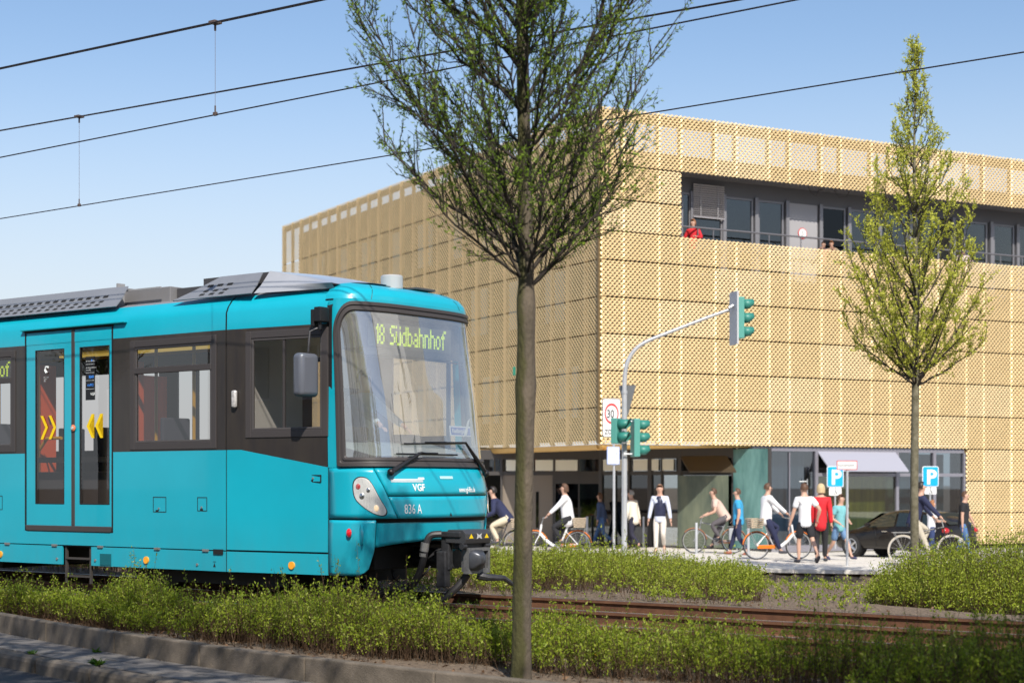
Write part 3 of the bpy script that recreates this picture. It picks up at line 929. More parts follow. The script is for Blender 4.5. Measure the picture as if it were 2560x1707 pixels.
def side_panel(X0, X1, z0, z1, side=-1, holes=(), name='side_panel', m=cyan, off=0.0, th=.03, top=None, parent=tram, cuts=()):
    """flat piece of the car side with rectangular holes; side -1 faces the camera; top: function X -> z of a sloping upper edge"""
    xs_ = sorted(set([X0, X1] + list(cuts) + [h[0] for h in holes] + [h[1] for h in holes]))
    zs_ = sorted(set([z0, z1] + [h[2] for h in holes] + [h[3] for h in holes]))
    mb = MB()
    for i in range(len(xs_) - 1):
        for j in range(len(zs_) - 1):
            a, b, c, d = xs_[i], xs_[i + 1], zs_[j], zs_[j + 1]
            if any(h[0] <= (a + b) / 2 <= h[1] and h[2] <= (c + d) / 2 <= h[3] for h in holes): continue
            ya, yb = side * (Wd(a) + off), side * (Wd(b) + off)
            da, db = (top(a), top(b)) if top and j == len(zs_) - 2 else (d, d)
            vs = [(a, ya, c), (b, yb, c), (b, yb, db), (a, ya, da)]
            if side > 0: vs = vs[::-1]
            mb.add(vs, [(0, 1, 2, 3)])
    o = mb.build(name, m, parent)
    bm_merge(o)
    so = o.modifiers.new('solid', 'SOLIDIFY'); so.thickness = th; so.offset = -1
    return o
import bmesh
def bm_merge(o, d=1e-4):
    bm = bmesh.new(); bm.from_mesh(o.data); bmesh.ops.remove_doubles(bm, verts=bm.verts, dist=d)
    bm.to_mesh(o.data); bm.free(); o.data.update()

DOOR = (-5.36, -3.60)
WIN1 = (-3.17, -1.78, 1.85, 3.05)
WINL = (-8.2, -5.66, 1.85, 3.05)
WINK = (-8.2 - 2.6, -8.5, 1.85, 3.05)
CABW = (-1.14, -.09, 1.97, 3.06)
side_panel(XL, DOOR[0], Z1, ZB0); side_panel(DOOR[1], XS - .012, Z1, ZB0)
side_panel(DOOR[0], DOOR[1], Z1, .715, name='door_sill_panel')
dz = lambda X: ZB0 if X < -1.3 else ZB0 - (X + 1.3) / 1.3 * .215
side_panel(XS + .012, XC - .012, Z1 + .008, 1.6, name='cab_side_panel', top=dz, cuts=(-1.3,))
side_panel(XL, DOOR[0], ZB0, ZB1, holes=[WINL, WINK], name='window_band', m=black_p)
side_panel(DOOR[1], XS - .012, ZB0, ZB1, holes=[WIN1], name='window_band', m=black_p)
# black cab side with its window, lower edge follows the sloping paint line
cb = MB()
def cabpt(X, z, o=0.0): return (X, -(Wd(X) + o - 0.0), z)
def cquad(a, b, c0, c1, d0, d1): cb.add([cabpt(a, c0), cabpt(b, c1), cabpt(b, d1), cabpt(a, d0)], [(0, 1, 2, 3)])
xa, xb, xc, xd = XS + .012, CABW[0], CABW[1], XC - .02
cquad(xa, -1.3, dz(xa), dz(-1.3), ZB1, ZB1); cquad(-1.3, xb, dz(-1.3), dz(xb), ZB1, ZB1); cquad(xb, xc, dz(xb), dz(xc), CABW[2], CABW[2]); cquad(xb, xc, CABW[3], CABW[3], ZB1, ZB1); cquad(xc, xd, dz(xc), dz(xd), ZB1, ZB1)
o = cb.build('cab_window_band', black_p, tram); so = o.modifiers.new('solid', 'SOLIDIFY'); so.thickness = .03; so.offset = -1

def frame_ring(x0, x1, z0, z1, w, off, depth, name, m, parent=tram, tap=0.0, side=-1):
    mb = MB()
    def Y(X, z): return side * (Wd(X) + off - max(z - 1.7, 0) * tap)
    for a, b, c, d in [(x0 - w, x0, z0 - w, z1 + w), (x1, x1 + w, z0 - w, z1 + w), (x0, x1, z0 - w, z0), (x0, x1, z1, z1 + w)]:
        q = [(a, Y(a, c), c), (b, Y(b, c), c), (b, Y(b, d), d), (a, Y(a, d), d)]
        i = [(x, y - side * depth, z) for x, y, z in q]
        mb.add(q + i, [(0, 1, 2, 3), (7, 6, 5, 4), (0, 4, 5, 1), (1, 5, 6, 2), (2, 6, 7, 3), (3, 7, 4, 0)])
    return mb.build(name, m, parent, bevel=.006)
def win(h, off=.012, tap=0.0, gm=side_gl, transom=None, side=-1):
    x0, x1, z0, z1 = h
    f = frame_ring(x0, x1, z0, z1, .085, off, .05, 'window_frame', rubber, tap=tap, side=side)
    if side < 0:
        g2 = frame_ring(x0 + .03, x1 - .03, z0 + .03, z1 - .03, .03, off - .008, .03, 'inner_frame', mat('window_trim', (.075, .068, .068), .35), f, tap=tap)
    mb = MB()
    def Y(X, z): return side * (Wd(X) - .012 - max(z - 1.7, 0) * tap)
    q = [(x0, Y(x0, z0), z0), (x1, Y(x1, z0), z0), (x1, Y(x1, z1), z1), (x0, Y(x0, z1), z1)]
    mb.add(q, [(0, 1, 2, 3)]).build('pane', gm, f)
    if transom:
        MB().box(((x0 + x1) / 2, side * (Wd(x0) + off - .016), transom), (x1 - x0, .04, .075)).build('transom', rubber, f, bevel=.006)
    return f
win(WIN1, transom=2.755); win(WINL, transom=2.735); win(WINK, transom=2.735)
wc_ = win(CABW)
MB().box((-.66, -(Wd(-.66) - .02), 2.5), (.03, .03, 1.09)).build('mullion', rubber, wc_)
# upper side and cant rail, roof shell
def roof_section(X):
    w = Wd(X)
    return [(w, ZB1), (w - .004, ZK), (w - .035, 3.46), (w - .10, 3.545), (w - .17, 3.595), (w - .42, 3.66), (w * .35, 3.71), (0, 3.72)]
def loft(x0, x1, i0, i1, name, m, nseg=1):
    for sd in (-1, 1):
        mb = MB()
        vs = []
        for k in range(nseg + 1):
            X = x0 + (x1 - x0) * k / nseg
            vs += [(X, sd * y, z) for y, z in roof_section(X)[i0:i1 + 1]]
        n = i1 - i0 + 1; fs = []
        for k in range(nseg):
            for j in range(n - 1):
                a = k * n + j
                fs.append((a, a + n, a + n + 1, a + 1) if sd < 0 else (a, a + 1, a + n + 1, a + n))
        o = mb.add(vs, fs).build(name, m, tram, smooth=True, angle=30)
loft(XL, XS - .012, 0, 4, 'cant_panel', cyan); loft(XS + .012, XC - .02, 0, 4, 'cant_panel', cyan)
loft(XL, XS - .012, 4, 7, 'roof', roof_g); loft(XS + .012, XC - .15, 4, 7, 'roof', roof_g)
# dark core showing in the seams
sm = MB()
for X in (XS, XC):
    w = Wd(X) - .012
    pts = [(w, .30), (w, ZB1)] + [(y - .012, z - .008) for y, z in roof_section(X)[1:5]]
    vs = [(X - .045, -y, z) for y, z in pts] + [(X + .045, -y, z) for y, z in pts]
    n = len(pts)
    sm.add(vs, [(i, i + n, i + n + 1, i + 1) for i in range(n - 1)])
sm.build('seam_rubber', seam_m, tram)
MB().span(XL, .0, -WC + .06, WC - .06, .50, .95).build('floor_frame', under_m, tram)
MB().span(XL, 0.1, -WC + .03, -WC + .05, Z1, 1.5).build('inner_lining', int_d, tram)
MB().add([(XL, -WB + .02, Z1), (XS, -WB + .02, Z1), (0, -WC + .02, Z1), (0, -WC + .02, Z1 - .02), (XS, -WB + .02, Z1 - .02), (XL, -WB + .02, Z1 - .02)], [(0, 1, 4, 5), (1, 2, 3, 4)]).build('skirt_gap', seam_m, tram)
# skirts
def skirt(x0, x1): return side_panel(x0 + .006, x1 - .006, Z0, Z1 - .014, name='skirt_panel')
sk = [skirt(-9.5, -6.6), skirt(-6.6, -4.60), skirt(-4.02, XS - .006), skirt(XS + .006, XC - .006)]
hinge = mat('hinge', (.35, .34, .33), .4, metal=.6)
for x in (-5.75, -4.75, -3.83, -2.75, -1.88):
    MB().box((x, -WB - .006, Z1 - .008), (.10, .02, .028)).build('hinge', hinge, tram)
amber = mat('amber_reflector', (.85, .36, .03), .3, emit=(.9, .35, .02), estr=.12)
for x in (-5.90, -2.95, -.53):
    MB().cyl((x, -Wd(x) + .005, .39), (x, -Wd(x) - .018, .39), .045, n=20).build('side_reflector', amber, tram, smooth=True)
for x in (-4.70, -3.93, -2.03): MB().cyl((x, -WB, .36), (x, -WB - .012, .36), .017, n=10).build('lock', hinge, tram, smooth=True)
MB().box((-3.73, -WB - .003, .375), (.22, .008, .15)).build('cover_plate', mat('dark_cyan', (0.004, .12, .15), .4), tram, bevel=.02)
MB().box((-1.66, -WB + .0, .525), (.16, .03, .06)).build('jacking_pad', seam_m, tram)
# small service hatches: thin recessed outlines
def hatch(x0, x1, z0, z1):
    w = .008; mb = MB(); y = Wd((x0 + x1) / 2)
    for a, b, c, d in [(x0, x0 + w, z0, z1), (x1 - w, x1, z0, z1), (x0 + w, x1 - w, z0, z0 + w), (x0 + w, x1 - w, z1 - w, z1)]:
        mb.span(a, b, -y - .003, -y + .01, c, d)
    h = mb.build('hatch_outline', seam_m, tram)
    MB().cyl((x0 + (x1 - x0) * .45, -y, z0 + .045), (x0 + (x1 - x0) * .45, -y - .01, z0 + .045), .013, n=8).build('lock', hinge, h)
    MB().span(x0 + .05, x0 + .10, -y - .004, -y + .01, z0 + .008, z0 + .028).build('latch', seam_m, h)
hatch(-2.83, -2.59, .99, 1.18); hatch(-2.03, -1.86, 1.01, 1.18); hatch(-.32, -.10, 1.36, 1.445); hatch(-6.1, -5.86, .99, 1.18)

# door: two leaves, black rubber between them, tall panes
dr = MB()
yD = -WB + .012
def leaf(x0, x1, h):
    return side_panel(x0, x1, .795, 3.345, holes=[h], name='door_leaf', off=-.004)
DL, DR_ = (-5.10 - .06, -4.56, 1.075, 3.11), (-4.25, -3.66, 1.075, 3.11)
for x0, x1, h in [(DOOR[0] + .015, -4.415, DL), (-4.345, DOOR[1] - .015, DR_)]:
    lf = leaf(x0, x1, h)
    frame_ring(h[0] + .012, h[1] - .012, h[2] + .012, h[3] - .012, .014, .0, .04, 'glass_seal', seam_m, lf)
    MB().add([(h[0], -WB + .012, h[2]), (h[1], -WB + .012, h[2]), (h[1], -WB + .012, h[3]), (h[0], -WB + .012, h[3])], [(0, 1, 2, 3)]).build('pane', door_gl, lf)
    MB().span(h[0], h[1], -WB + .016, -WB + .04, 1.62, 1.69).build('cross_bar', seam_m, lf)
MB().span(-4.415, -4.345, -WB - .004, -WB + .05, .79, 3.35).build('door_rubber', rubber, tram, bevel=.01)
MB().span(DOOR[0], DOOR[1], -WB + .03, -WB + .045, .715, .80).build('door_gap', seam_m, tram)
for x in (DOOR[0], DOOR[1]): MB().span(x - .014, x + .014, -WB - .003, -WB + .05, .72, 3.36).build('door_seal', seam_m, tram)
MB().prism([(-5.33, .72), (-3.63, .72), (-3.60, .795), (-5.36, .795)], -WB - .012, -WB + .02).build('door_threshold', rubber, tram, bevel=.008)
MB().span(-5.42, -3.32, -WB - .045, -WB + .01, 3.372, 3.392).build('rain_gutter', mat('gutter_cyan', (.004, .33, .40), .35), tram, bevel=.006)
MB().span(-5.38, -3.58, -WB - .004, -WB + .03, 3.345, 3.372).build('door_track_shadow', seam_m, tram)
bt = MB().lathe([(0, 0), (.040, 0), (.045, -.012), (.032, -.022), (0, -.022)], (-4.395 + .035, -WB - .004, 2.065), 24, axis='Y').build('door_button', mat('button_orange', (.75, .20, .09), .4), tram, smooth=True)
MB().lathe([(0, 0), (.022, 0), (.02, -.008), (0, -.008)], (-4.36, -WB - .026, 2.065), 16, axis='Y').build('button_face', mat('button_grey', (.55, .55, .52), .4), bt)
yel = mat('yellow_marking', (.90, .62, .0), .4)
def chevron(xc, dirn):
    mb = MB()
    for k in (-1, 1):
        c = xc + k * .085
        d = .05 * dirn; w = .055
        pts = [(c - d - w / 2, 2.24), (c - d + w / 2, 2.24), (c + d + w / 2, 2.085), (c - d + w / 2, 1.93), (c - d - w / 2, 1.93), (c + d - w / 2, 2.085)]
        if dirn < 0: pts = pts[::-1]
        mb.add([(x, -WB + .004, z) for x, z in pts], [(0, 5, 2, 1), (5, 4, 3, 2)])
    mb.build('chevron_marking', yel, tram)
chevron(-4.89, 1); chevron(-3.95, -1)
# notices on the door glass
nt_ = MB()
nt_.span(-4.13, -3.95, -WB + .003, -WB + .009, 2.42, 2.98)
nt_.build('door_notice', mat('notice_black', (.012, .012, .014), .4), tram)
lt = MB(); lw_ = MB(); lb = MB()
def txt(mb, body, x, z, size, **k): text_mb(mb, body, size, lambda a, b: (x + a, -WB - .0005, z + b), **k)
txt(lw_, 'Die Türen schließen', -4.12, 2.915, .022); txt(lw_, 'Im Auftrag und Namen', -4.12, 2.83, .022); txt(lw_, 'von traffiQ', -4.12, 2.80, .022)
for z in (2.88, 2.77, 2.67, 2.56): lw_.span(-4.12, -3.96, -WB - .001, -WB + .003, z, z + .003)
txt(lw_, 'VGF', -4.03, 2.48, .05, bold=.001)
txt(lb, 'RMV', -4.06, 2.70, .05, bold=.002); txt(lb, 'traffiQ', -4.09, 2.60, .045, bold=.001)
lb.cyl((-4.005, -WB - .001, 2.93), (-4.005, -WB + .002, 2.93), .012, n=10)
lw_.build('notice_lettering', white_l, tram); lb.build('notice_logo', mat('logo_blue', (.05, .25, .8), .4), tram)
MB().tube([(-4.92, -WB, 2.80), (-4.95, -WB, 2.84), (-4.93, -WB, 2.88), (-4.89, -WB, 2.88)], .016, 6).build('pictogram', white_l, tram)
m_ = MB(); txt(m_, 'Bitte Rauchen', -4.98, 2.74, .018); txt(m_, 'einstellen', -4.98, 2.715, .018); txt(m_, 'Danke', -4.98, 2.69, .018); m_.build('notice_lettering', white_l, tram)
# warning triangles near the jacking points
for x, z in ((-1.73, .37), (.06, .42)):
    MB().add([(x - .022, -Wd(x) - .003, z - .03), (x + .022, -Wd(x) - .003, z - .03), (x, -Wd(x) - .003, z + .02)], [(0, 1, 2)]).add([(x - .025, -Wd(x) - .003, z + .03), (x + .025, -Wd(x) - .003, z + .03), (x + .025, -Wd(x) - .003, z + .036), (x - .025, -Wd(x) - .003, z + .036)], [(0, 1, 2, 3)]).build('jack_marking', seam_m, tram)
# ladder opening
ld = MB()
for x in (-4.56, -4.07): ld.span(x - .015, x + .015, -WB + .03, -WB + .06, .05, Z1)
for z in (.36, .13): ld.span(-4.56, -4.07, -WB + .02, -WB + .07, z, z + .025)
ld.build('step_ladder', mat('step_metal', (.09, .08, .075), .5, metal=.4), tram)
# side indicator lamp
MB().box((-1.375, -WB - .015, 2.35), (.075, .05, .21)).build('side_lamp', mat('lamp_clear', (.55, .53, .52), .25, metal=.2, var=.3, scale=30), tram, bevel=.02, smooth=True)

# dot matrix displays
FONT = {
 '1': ["01", "11", "01", "01", "01", "01", "01"], '8': ["0110", "1001", "1001", "0110", "1001", "1001", "0110"],
 'S': ["0111", "1000", "1000", "0110", "0001", "0001", "1110"], 'ü': ["1001", "0000", "1001", "1001", "1001", "1001", "0111"],
 'd': ["0001", "0001", "0111", "1001", "1001", "1001", "0111"], 'b': ["1000", "1000", "1110", "1001", "1001", "1001", "1110"],
 'a': ["0000", "0000", "0110", "0001", "0111", "1001", "0111"], 'h': ["1000", "1000", "1110", "1001", "1001", "1001", "1001"],
 'n': ["0000", "0000", "1110", "1001", "1001", "1001", "1001"], 'o': ["0000", "0000", "0110", "1001", "1001", "1001", "0110"],
 'f': ["0011", "0100", "1110", "0100", "0100", "0100", "0100"], ' ': ["000"] * 7}
def led(msg, fn, dx, dz_, mb):
    x = 0
    for ch in msg:
        gl_ = FONT[ch]
        for r, row in enumerate(gl_):
            for c, b in enumerate(row):
                if b == '1':
                    for ax in (0, 1):
                        for bz in (0, 1):
                            u = (x + c * 2 + ax) * dx; v = -(r * 2 + bz) * dz_
                            w = dx * .40; h = dz_ * .36
                            mb.add([fn(u - w, v - h), fn(u + w, v - h), fn(u + w, v + h), fn(u - w, v + h)], [(0, 1, 2, 3)])
        x += len(gl_[0]) * 2 + (1 if ch != ' ' else 1)
    return x
led_m = mat('led_dots', (.5, .65, .02), .5, emit=(.62, .85, .03), estr=1.3)
disp_m = mat('display_black', (.025, .026, .022), .35)
MB().span(-7.2, -5.70, -WB + .05, -WB + .06, 2.79, 3.02).build('side_display', disp_m, tram)
mb = MB(); wtot = led('Südbahnhof', lambda u, v: (0, 0, 0), .0135, .0145, MB())
led('Südbahnhof', lambda u, v: (-5.735 - wtot * .0135 + u, -WB + .047, 2.99 + v), .0135, .0145, mb); mb.build('display_lettering', led_m, tram)

# ------------------------------------------------------------------ nose
NEXP = 3.1
ZD = [1.53, .93, .29]
def nose_par(z):
    """half width, setback and bulge of the nose at a height"""
    w = np.interp(z, [.29, .93, 1.6, 3.4], [1.165, 1.18, 1.18, 1.155])
    x0 = np.interp(z, [.29, .93, 1.6, 3.4], [.0, .0, -.005, -.07])
    l = np.interp(z, [.29, .6, .93, 1.3, 1.6, 2.4, 3.4], [.72, .80, .84, .82, .74, .66, .50])
    return float(w), float(x0), float(l)
def nose(t, z, off=0.0):
    w, x0, l = nose_par(z)
    a = t * math.pi / 2
    sa, ca = math.sin(a), math.cos(a)
    e = 2 / NEXP
    return (x0 + (l + off) * abs(ca) ** e, (w + off) * math.copysign(abs(sa) ** e, sa), z)
def nose_t(Y, z):
    w = nose_par(z)[0]
    r = min(1, abs(Y) / w) ** (NEXP / 2)
    return math.copysign(math.asin(r) / (math.pi / 2), Y)
def noseY(Y, z, off=0.0): return nose(nose_t(Y, z), z, off)
def nose_px(px, py):
    """(t, z) of the nose surface under a picture point, found on the near half first"""
    best = None
    for i in range(-200, 150):
        t = i / 200
        z = 1.5
        for _ in range(4):
            x, y, _z = nose(t, z)
            s, p = x + S0, y + P0
            wx, wy = s * EX + p * NX, s * EY + p * NY
            z = EYE + (HOR - py) / F * wy
        e_ = abs(CX + wx / wy * F - px)
        if best is None or e_ < best[0] - .05: best = (e_, t, z)
    return best[1], best[2]
def patch(t0, t1, z0, z1, name, m, nu=24, nv=6, off=0.0, zl=None, zh=None, parent=tram, th=.02):
    """piece of the nose; zl / zh give lower and upper edges as functions of t"""
    mb = MB()
    def fn(u, v):
        t = t0 + (t1 - t0) * u
        a = zl(t) if zl else z0; b = zh(t) if zh else z1
        return nose(t, a + (b - a) * v, off)
    mb.grid(fn, nu, nv)
    o = mb.build(name, m, parent, smooth=True, angle=50)
    so = o.modifiers.new('solid', 'SOLIDIFY'); so.thickness = th; so.offset = -1
    return o
def outline_patch(pts, name, m, off=.004, rings=4, parent=tram):
    """closed outline [(t,z)] as a curved plate on the nose"""
    ct = sum(p[0] for p in pts) / len(pts); cz = sum(p[1] for p in pts) / len(pts)
    n = len(pts); mb = MB(); vs = [nose(ct, cz, off)]
    for r in range(1, rings + 1):
        k = r / rings
        vs += [nose(ct + (t - ct) * k, cz + (z - cz) * k, off) for t, z in pts]
    fs = [(0, 1 + i, 1 + (i + 1) % n) for i in range(n)]
    for r in range(rings - 1):
        for i in range(n):
            a = 1 + r * n + i; b = 1 + r * n + (i + 1) % n
            fs.append((a, a + n, b + n, b))
    return mb.add(vs, fs).build(name, m, parent, smooth=True)
def smooth_outline(pts, k=3):
    for _ in range(k):
        q = []
        for i in range(len(pts)):
            a, b = pts[i], pts[(i + 1) % len(pts)]
            q += [(a[0] * .75 + b[0] * .25, a[1] * .75 + b[1] * .25), (a[0] * .25 + b[0] * .75, a[1] * .25 + b[1] * .75)]
        pts = q
    return pts

WZ0, WZ1 = 1.645, 3.325
def wind_outline(grow):
    """rounded rectangle in (t,z): grow = frame width in metres"""
    z0, z1 = WZ0 - grow, WZ1 + grow
    tn = .872 + grow * .72
    pts = []
    def te(z):                       # side edges lean in a little towards the top
        return tn - .012 * (z - z0) / (z1 - z0)
    rt, rb = .27 + grow * .8, .03
    n = 10
    def corner(sgn, top):
        r = rt if top else rb
        zc = z1 - r if top else z0 + r
        out = []
        for i in range(n + 1):
            a = math.pi / 2 * i / n
            # arc in metres of y and z
            z = zc + (r * math.sin(a) if top else -r * math.sin(a))
            out.append((sgn * (te(z) - r * .80 * (1 - math.cos(a))), z))
        return out
    L = []
    L += corner(1, True)
    for k in range(1, 30):
        u = 1 - 2 * k / 30
        t = L[10][0] * math.copysign(abs(u) ** .8, u); L.append((t, z1))
    L += corner(-1, True)[::-1]
    zz = [z1 - rt - (z1 - rt - z0 - rb) * k / 14 for k in range(1, 14)]
    L += [(-te(z), z) for z in zz]
    L += corner(-1, False)
    t_b = L[-1][0]
    for k in range(1, 30):
        u = -1 + 2 * k / 30
        L.append((-t_b * math.copysign(abs(u) ** .8, u), z0))
    L += corner(1, False)[::-1]
    L += [(te(z), z) for z in zz[::-1]]
    return L
OI, OO = wind_outline(0.0), wind_outline(.115)
glassp = outline_patch(OI, 'windscreen', wind_gl, off=-.004, rings=14)
fr = MB(); n = len(OI)
rows = []
for k, (g_, o_) in enumerate([(0, -.03), (0, .002), (.12, .020), (.3, .022), (.36, .010), (.55, .012), (.62, .026), (.9, .026), (1, .004), (1, -.02)]):
    rows.append([nose(a[0] + (b[0] - a[0]) * g_, a[1] + (b[1] - a[1]) * g_, o_) for a, b in zip(OI, OO)])
vs = [v for r in rows for v in r]; fs = []
for k in range(len(rows) - 1):
    for i in range(n):
        fs.append((k * n + i, k * n + (i + 1) % n, (k + 1) * n + (i + 1) % n, (k + 1) * n + i))
fr.add(vs, fs).build('windscreen_frame', rubber, tram, smooth=True, angle=40)
# painted surround between frame and the seams
ZN0, ZN1 = 1.528, 3.47
rect = []
ctz = (WZ0 + WZ1) / 2
for t, z in OO:
    kt = 1 / abs(t) if abs(t) > 1e-4 else 1e9
    dzz = z - ctz
    kz = ((ZN1 - ctz) / dzz) if dzz > 1e-6 else (((ZN0 - ctz) / dzz) if dzz < -1e-6 else 1e9)
    if kt < kz: rect.append((math.copysign(1, t), ctz + dzz * kt))
    else: rect.append((t * kz, ctz + dzz * kz))
for i in range(n):   # put exact corners in
    a, b = rect[i], rect[(i + 1) % n]
    if (abs(abs(a[0]) - 1) < 1e-6) != (abs(abs(b[0]) - 1) < 1e-6):
        zc = ZN1 if (a[1] + b[1]) / 2 > ctz else ZN0
        j = i if abs(abs(a[0]) - 1) < 1e-6 else (i + 1) % n
        rect[j] = (math.copysign(1, rect[j][0]), zc)
mb = MB(); vs = []
for k in range(7):
    vs += [nose(a[0] + (b[0] - a[0]) * k / 6, a[1] + (b[1] - a[1]) * k / 6) for a, b in zip(OO, rect)]
fs = []
for k in range(6):
    for i in range(n): fs.append((k * n + i, k * n + (i + 1) % n, (k + 1) * n + (i + 1) % n, (k + 1) * n + i))
mb.add(vs, fs).build('windscreen_surround', cyan, tram, smooth=True, angle=60)
# dome: from the surround up into the roof line
def dome(t, q):
    """q 0..1 from z=ZN1 to the crown"""
    w0, x0, l0 = nose_par(ZN1)
    sec = [(0, 3.47), (.02, 3.53), (.08, 3.60), (.20, 3.665), (.42, 3.705), (.8, 3.735), (1.12, 3.74)]
    d = np.interp(q, np.linspace(0, 1, 7), [s_[0] for s_ in sec]); z = np.interp(q, np.linspace(0, 1, 7), [s_[1] for s_ in sec])
    w = max(w0 - d, 0.0)
    l = l0 - np.interp(q, np.linspace(0, 1, 7), [0, .015, .07, .22, .50, .85, 1.0])
    a = t * math.pi / 2; e = 2 / NEXP
    return (x0 + l * abs(math.cos(a)) ** e if l > 0 else x0 + l * abs(math.cos(a)) ** e, w * math.copysign(abs(math.sin(a)) ** e, math.sin(a)), float(z))
MB().grid(lambda u, v: dome(-1 + 2 * u, v), 48, 18).build('roof_dome', cyan, tram, smooth=True, angle=70)
# fillers behind the dome so that the roof closes
loft(XC - .16, XC - .02, 4, 7, 'roof', cyan)
# seam lines over the dome
for u0 in (-.42, .35):
    MB().tube([tuple(Vector(dome(u0 * (1 - .1 * k / 8), k / 8 * .75)) + Vector((0, 0, .001))) for k in range(9)], .006, 4).build('dome_seam', mat('seam_cyan', (.01, .10, .12), .6), tram)
MB().tube([nose(-.999, 3.465, .003), nose(-.975, 3.465, .003), nose(-.93, 3.465, .003)], .007, 4).build('dome_seam', seam_m, tram)
# roof bell (round beacon housing) and hatch
bp_ = Vector((-.10, .05, 3.70))
MB().lathe([(0, .17), (.12, .165), (.135, .15), (.135, 0)], tuple(bp_), 28).build('roof_beacon', mat('beacon_grey', (.55, .55, .55), .35, metal=.3), tram, smooth=True)
MB().box((.0, .40, 3.712), (.30, .36, .03)).build('roof_hatch', int_d, tram, bevel=.01)
# lower front
TCR0 = lambda z: np.interp(z, [.93, 1.52], [nose_px(996, 1299)[0], nose_px(934, 1172)[0]])
tA0, tA1 = nose_px(934, 1172)[0], nose_px(996, 1299)[0]
tB = -tA1
def tcr(z): return float(np.interp(z, [.94, 1.52], [tA1, tA0]))
def strip_patch(fa, fb, z0, z1, name, m, nu=16, nv=10, off=0.0, th=.02):
    mb = MB()
    def fn(u, v):
        z = z0 + (z1 - z0) * v
        a, b = fa(z), fb(z)
        return nose(a + (b - a) * u, z, off)
    o = mb.grid(fn, nu, nv).build(name, m, tram, smooth=True, angle=50)
    so = o.modifiers.new('solid', 'SOLIDIFY'); so.thickness = th; so.offset = -1
    return o
strip_patch(lambda z: -.999, lambda z: tcr(z) - .004, .945, 1.523, 'headlamp_panel', cyan)
strip_patch(lambda z: -tcr(z) + .004, lambda z: .999, .945, 1.523, 'headlamp_panel', cyan)
strip_patch(lambda z: tcr(z) + .004, lambda z: -tcr(z) - .004, .945, 1.195, 'front_panel', cyan, 30, 5)
strip_patch(lambda z: tcr(z) + .004, lambda z: -tcr(z) - .004, 1.205, 1.523, 'front_flap', cyan, 30, 6)
strip_patch(lambda z: -.99, lambda z: .99, .90, 1.55, 'nose_core', seam_m, 40, 4, off=-.02, th=.01)
# bumper: two corner pieces down to the skirt line, a valance with an arched lower edge
tbn = nose_px(939, 1330)[0]
def low(t):
    k = min(1, abs(t) / abs(tbn))
    return .68 - .07 * k ** 2
patch(tbn + .004, -tbn - .004, 0, .925, 'front_valance', cyan, 36, 6, zl=low, off=-.03)
def corner_low(t):
    return .29 + .0 * t
def crn(sgn):
    mb = MB()
    def fn(u, v):
        zt, zb = .925, .29
        z = zt + (zb - zt) * v
        ti = abs(tbn) + .03 * max(0, (v - .55)) / .45 * 1.6 + (.10 * (max(0, v - .86) / .14) ** 2)
        t = .999 + (ti - .999) * u
        bulge = .02 * math.sin(math.pi * min(1, v * 1.0)) * min(1, (1 - u) * 3 + .3)
        return nose(sgn * t, z, bulge)
    o = mb.grid(fn, 22, 16).build('bumper_corner', cyan, tram, smooth=True, angle=50)
    so = o.modifiers.new('solid', 'SOLIDIFY'); so.thickness = .05; so.offset = -1 if sgn > 0 else 1
    return o
crn(-1); crn(1)
strip_patch(lambda z: -.985, lambda z: .985, .66, .93, 'valance_core', seam_m, 36, 2, off=-.06, th=.01)
# red marker lamp in its scoop
c_t, c_z = nose_px(895, 1334)
MB().ball(nose(c_t + .03, c_z - .01, .008), (.018, .15, .12), 16, mx=Matrix.Rotation(math.radians(52), 3, 'Z')).build('lamp_scoop', cyan, tram, smooth=True)
r_t, r_z = nose_px(875, 1331)
MB().ball(nose(r_t, r_z, .035), (.03, .05, .05), 12, mx=Matrix.Rotation(math.radians(60), 3, 'Z')).build('marker_lamp', mat('red_lens', (.65, .012, .02), .15, coat=.5, emit=(.8, .01, .02), estr=.2), tram, smooth=True)
# headlamps
hp = [(883, 1220), (886, 1202), (898, 1192), (918, 1195), (930, 1210), (948, 1245), (965, 1272), (966, 1283), (957, 1289), (940, 1285), (923, 1277), (902, 1261), (888, 1245)]
hp = smooth_outline([nose_px(*q) for q in hp], 2)
lens_m = glass('lamp_lens', (.95, .95, .94), .12)
refl = mat('lamp_bowl', (.80, .80, .79), .35, metal=.25, var=.12, scale=10)
chrome = mat('chrome', (.8, .8, .8), .12, metal=1)
for sgn in (1, -1):
    pts = [(t * sgn, z) for t, z in hp]
    if sgn < 0: pts = pts[::-1]
    ct = sum(p[0] for p in pts) / len(pts); cz = sum(p[1] for p in pts) / len(pts)
    outline_patch([(ct + (t - ct) * 1.07, cz + (z - cz) * 1.05) for t, z in pts], 'headlamp_seal', seam_m, off=.003)
    lamp = outline_patch(pts, 'headlamp', refl, off=.007)
    outline_patch(pts, 'lens', lens_m, off=.020, parent=lamp)
    for (px, py), r_, m in [((896, 1216), .045, mat('red_reflector', (.5, .03, .03), .2)), ((905, 1240), .05, chrome), ((940, 1270), .05, mat('lamp_warm', (.9, .7, .5), .3, emit=(1, .7, .4), estr=.5)), ((921, 1225), .04, chrome)]:
        t, z = nose_px(px, py)
        MB().ball(nose(t * sgn, z, .006), (.012, r_ * .62, r_ * .75), 14, mx=Matrix.Rotation(math.atan2(nose(t * sgn, z)[1], .55), 3, 'Z')).build('bulb_reflector', m, lamp, smooth=True)
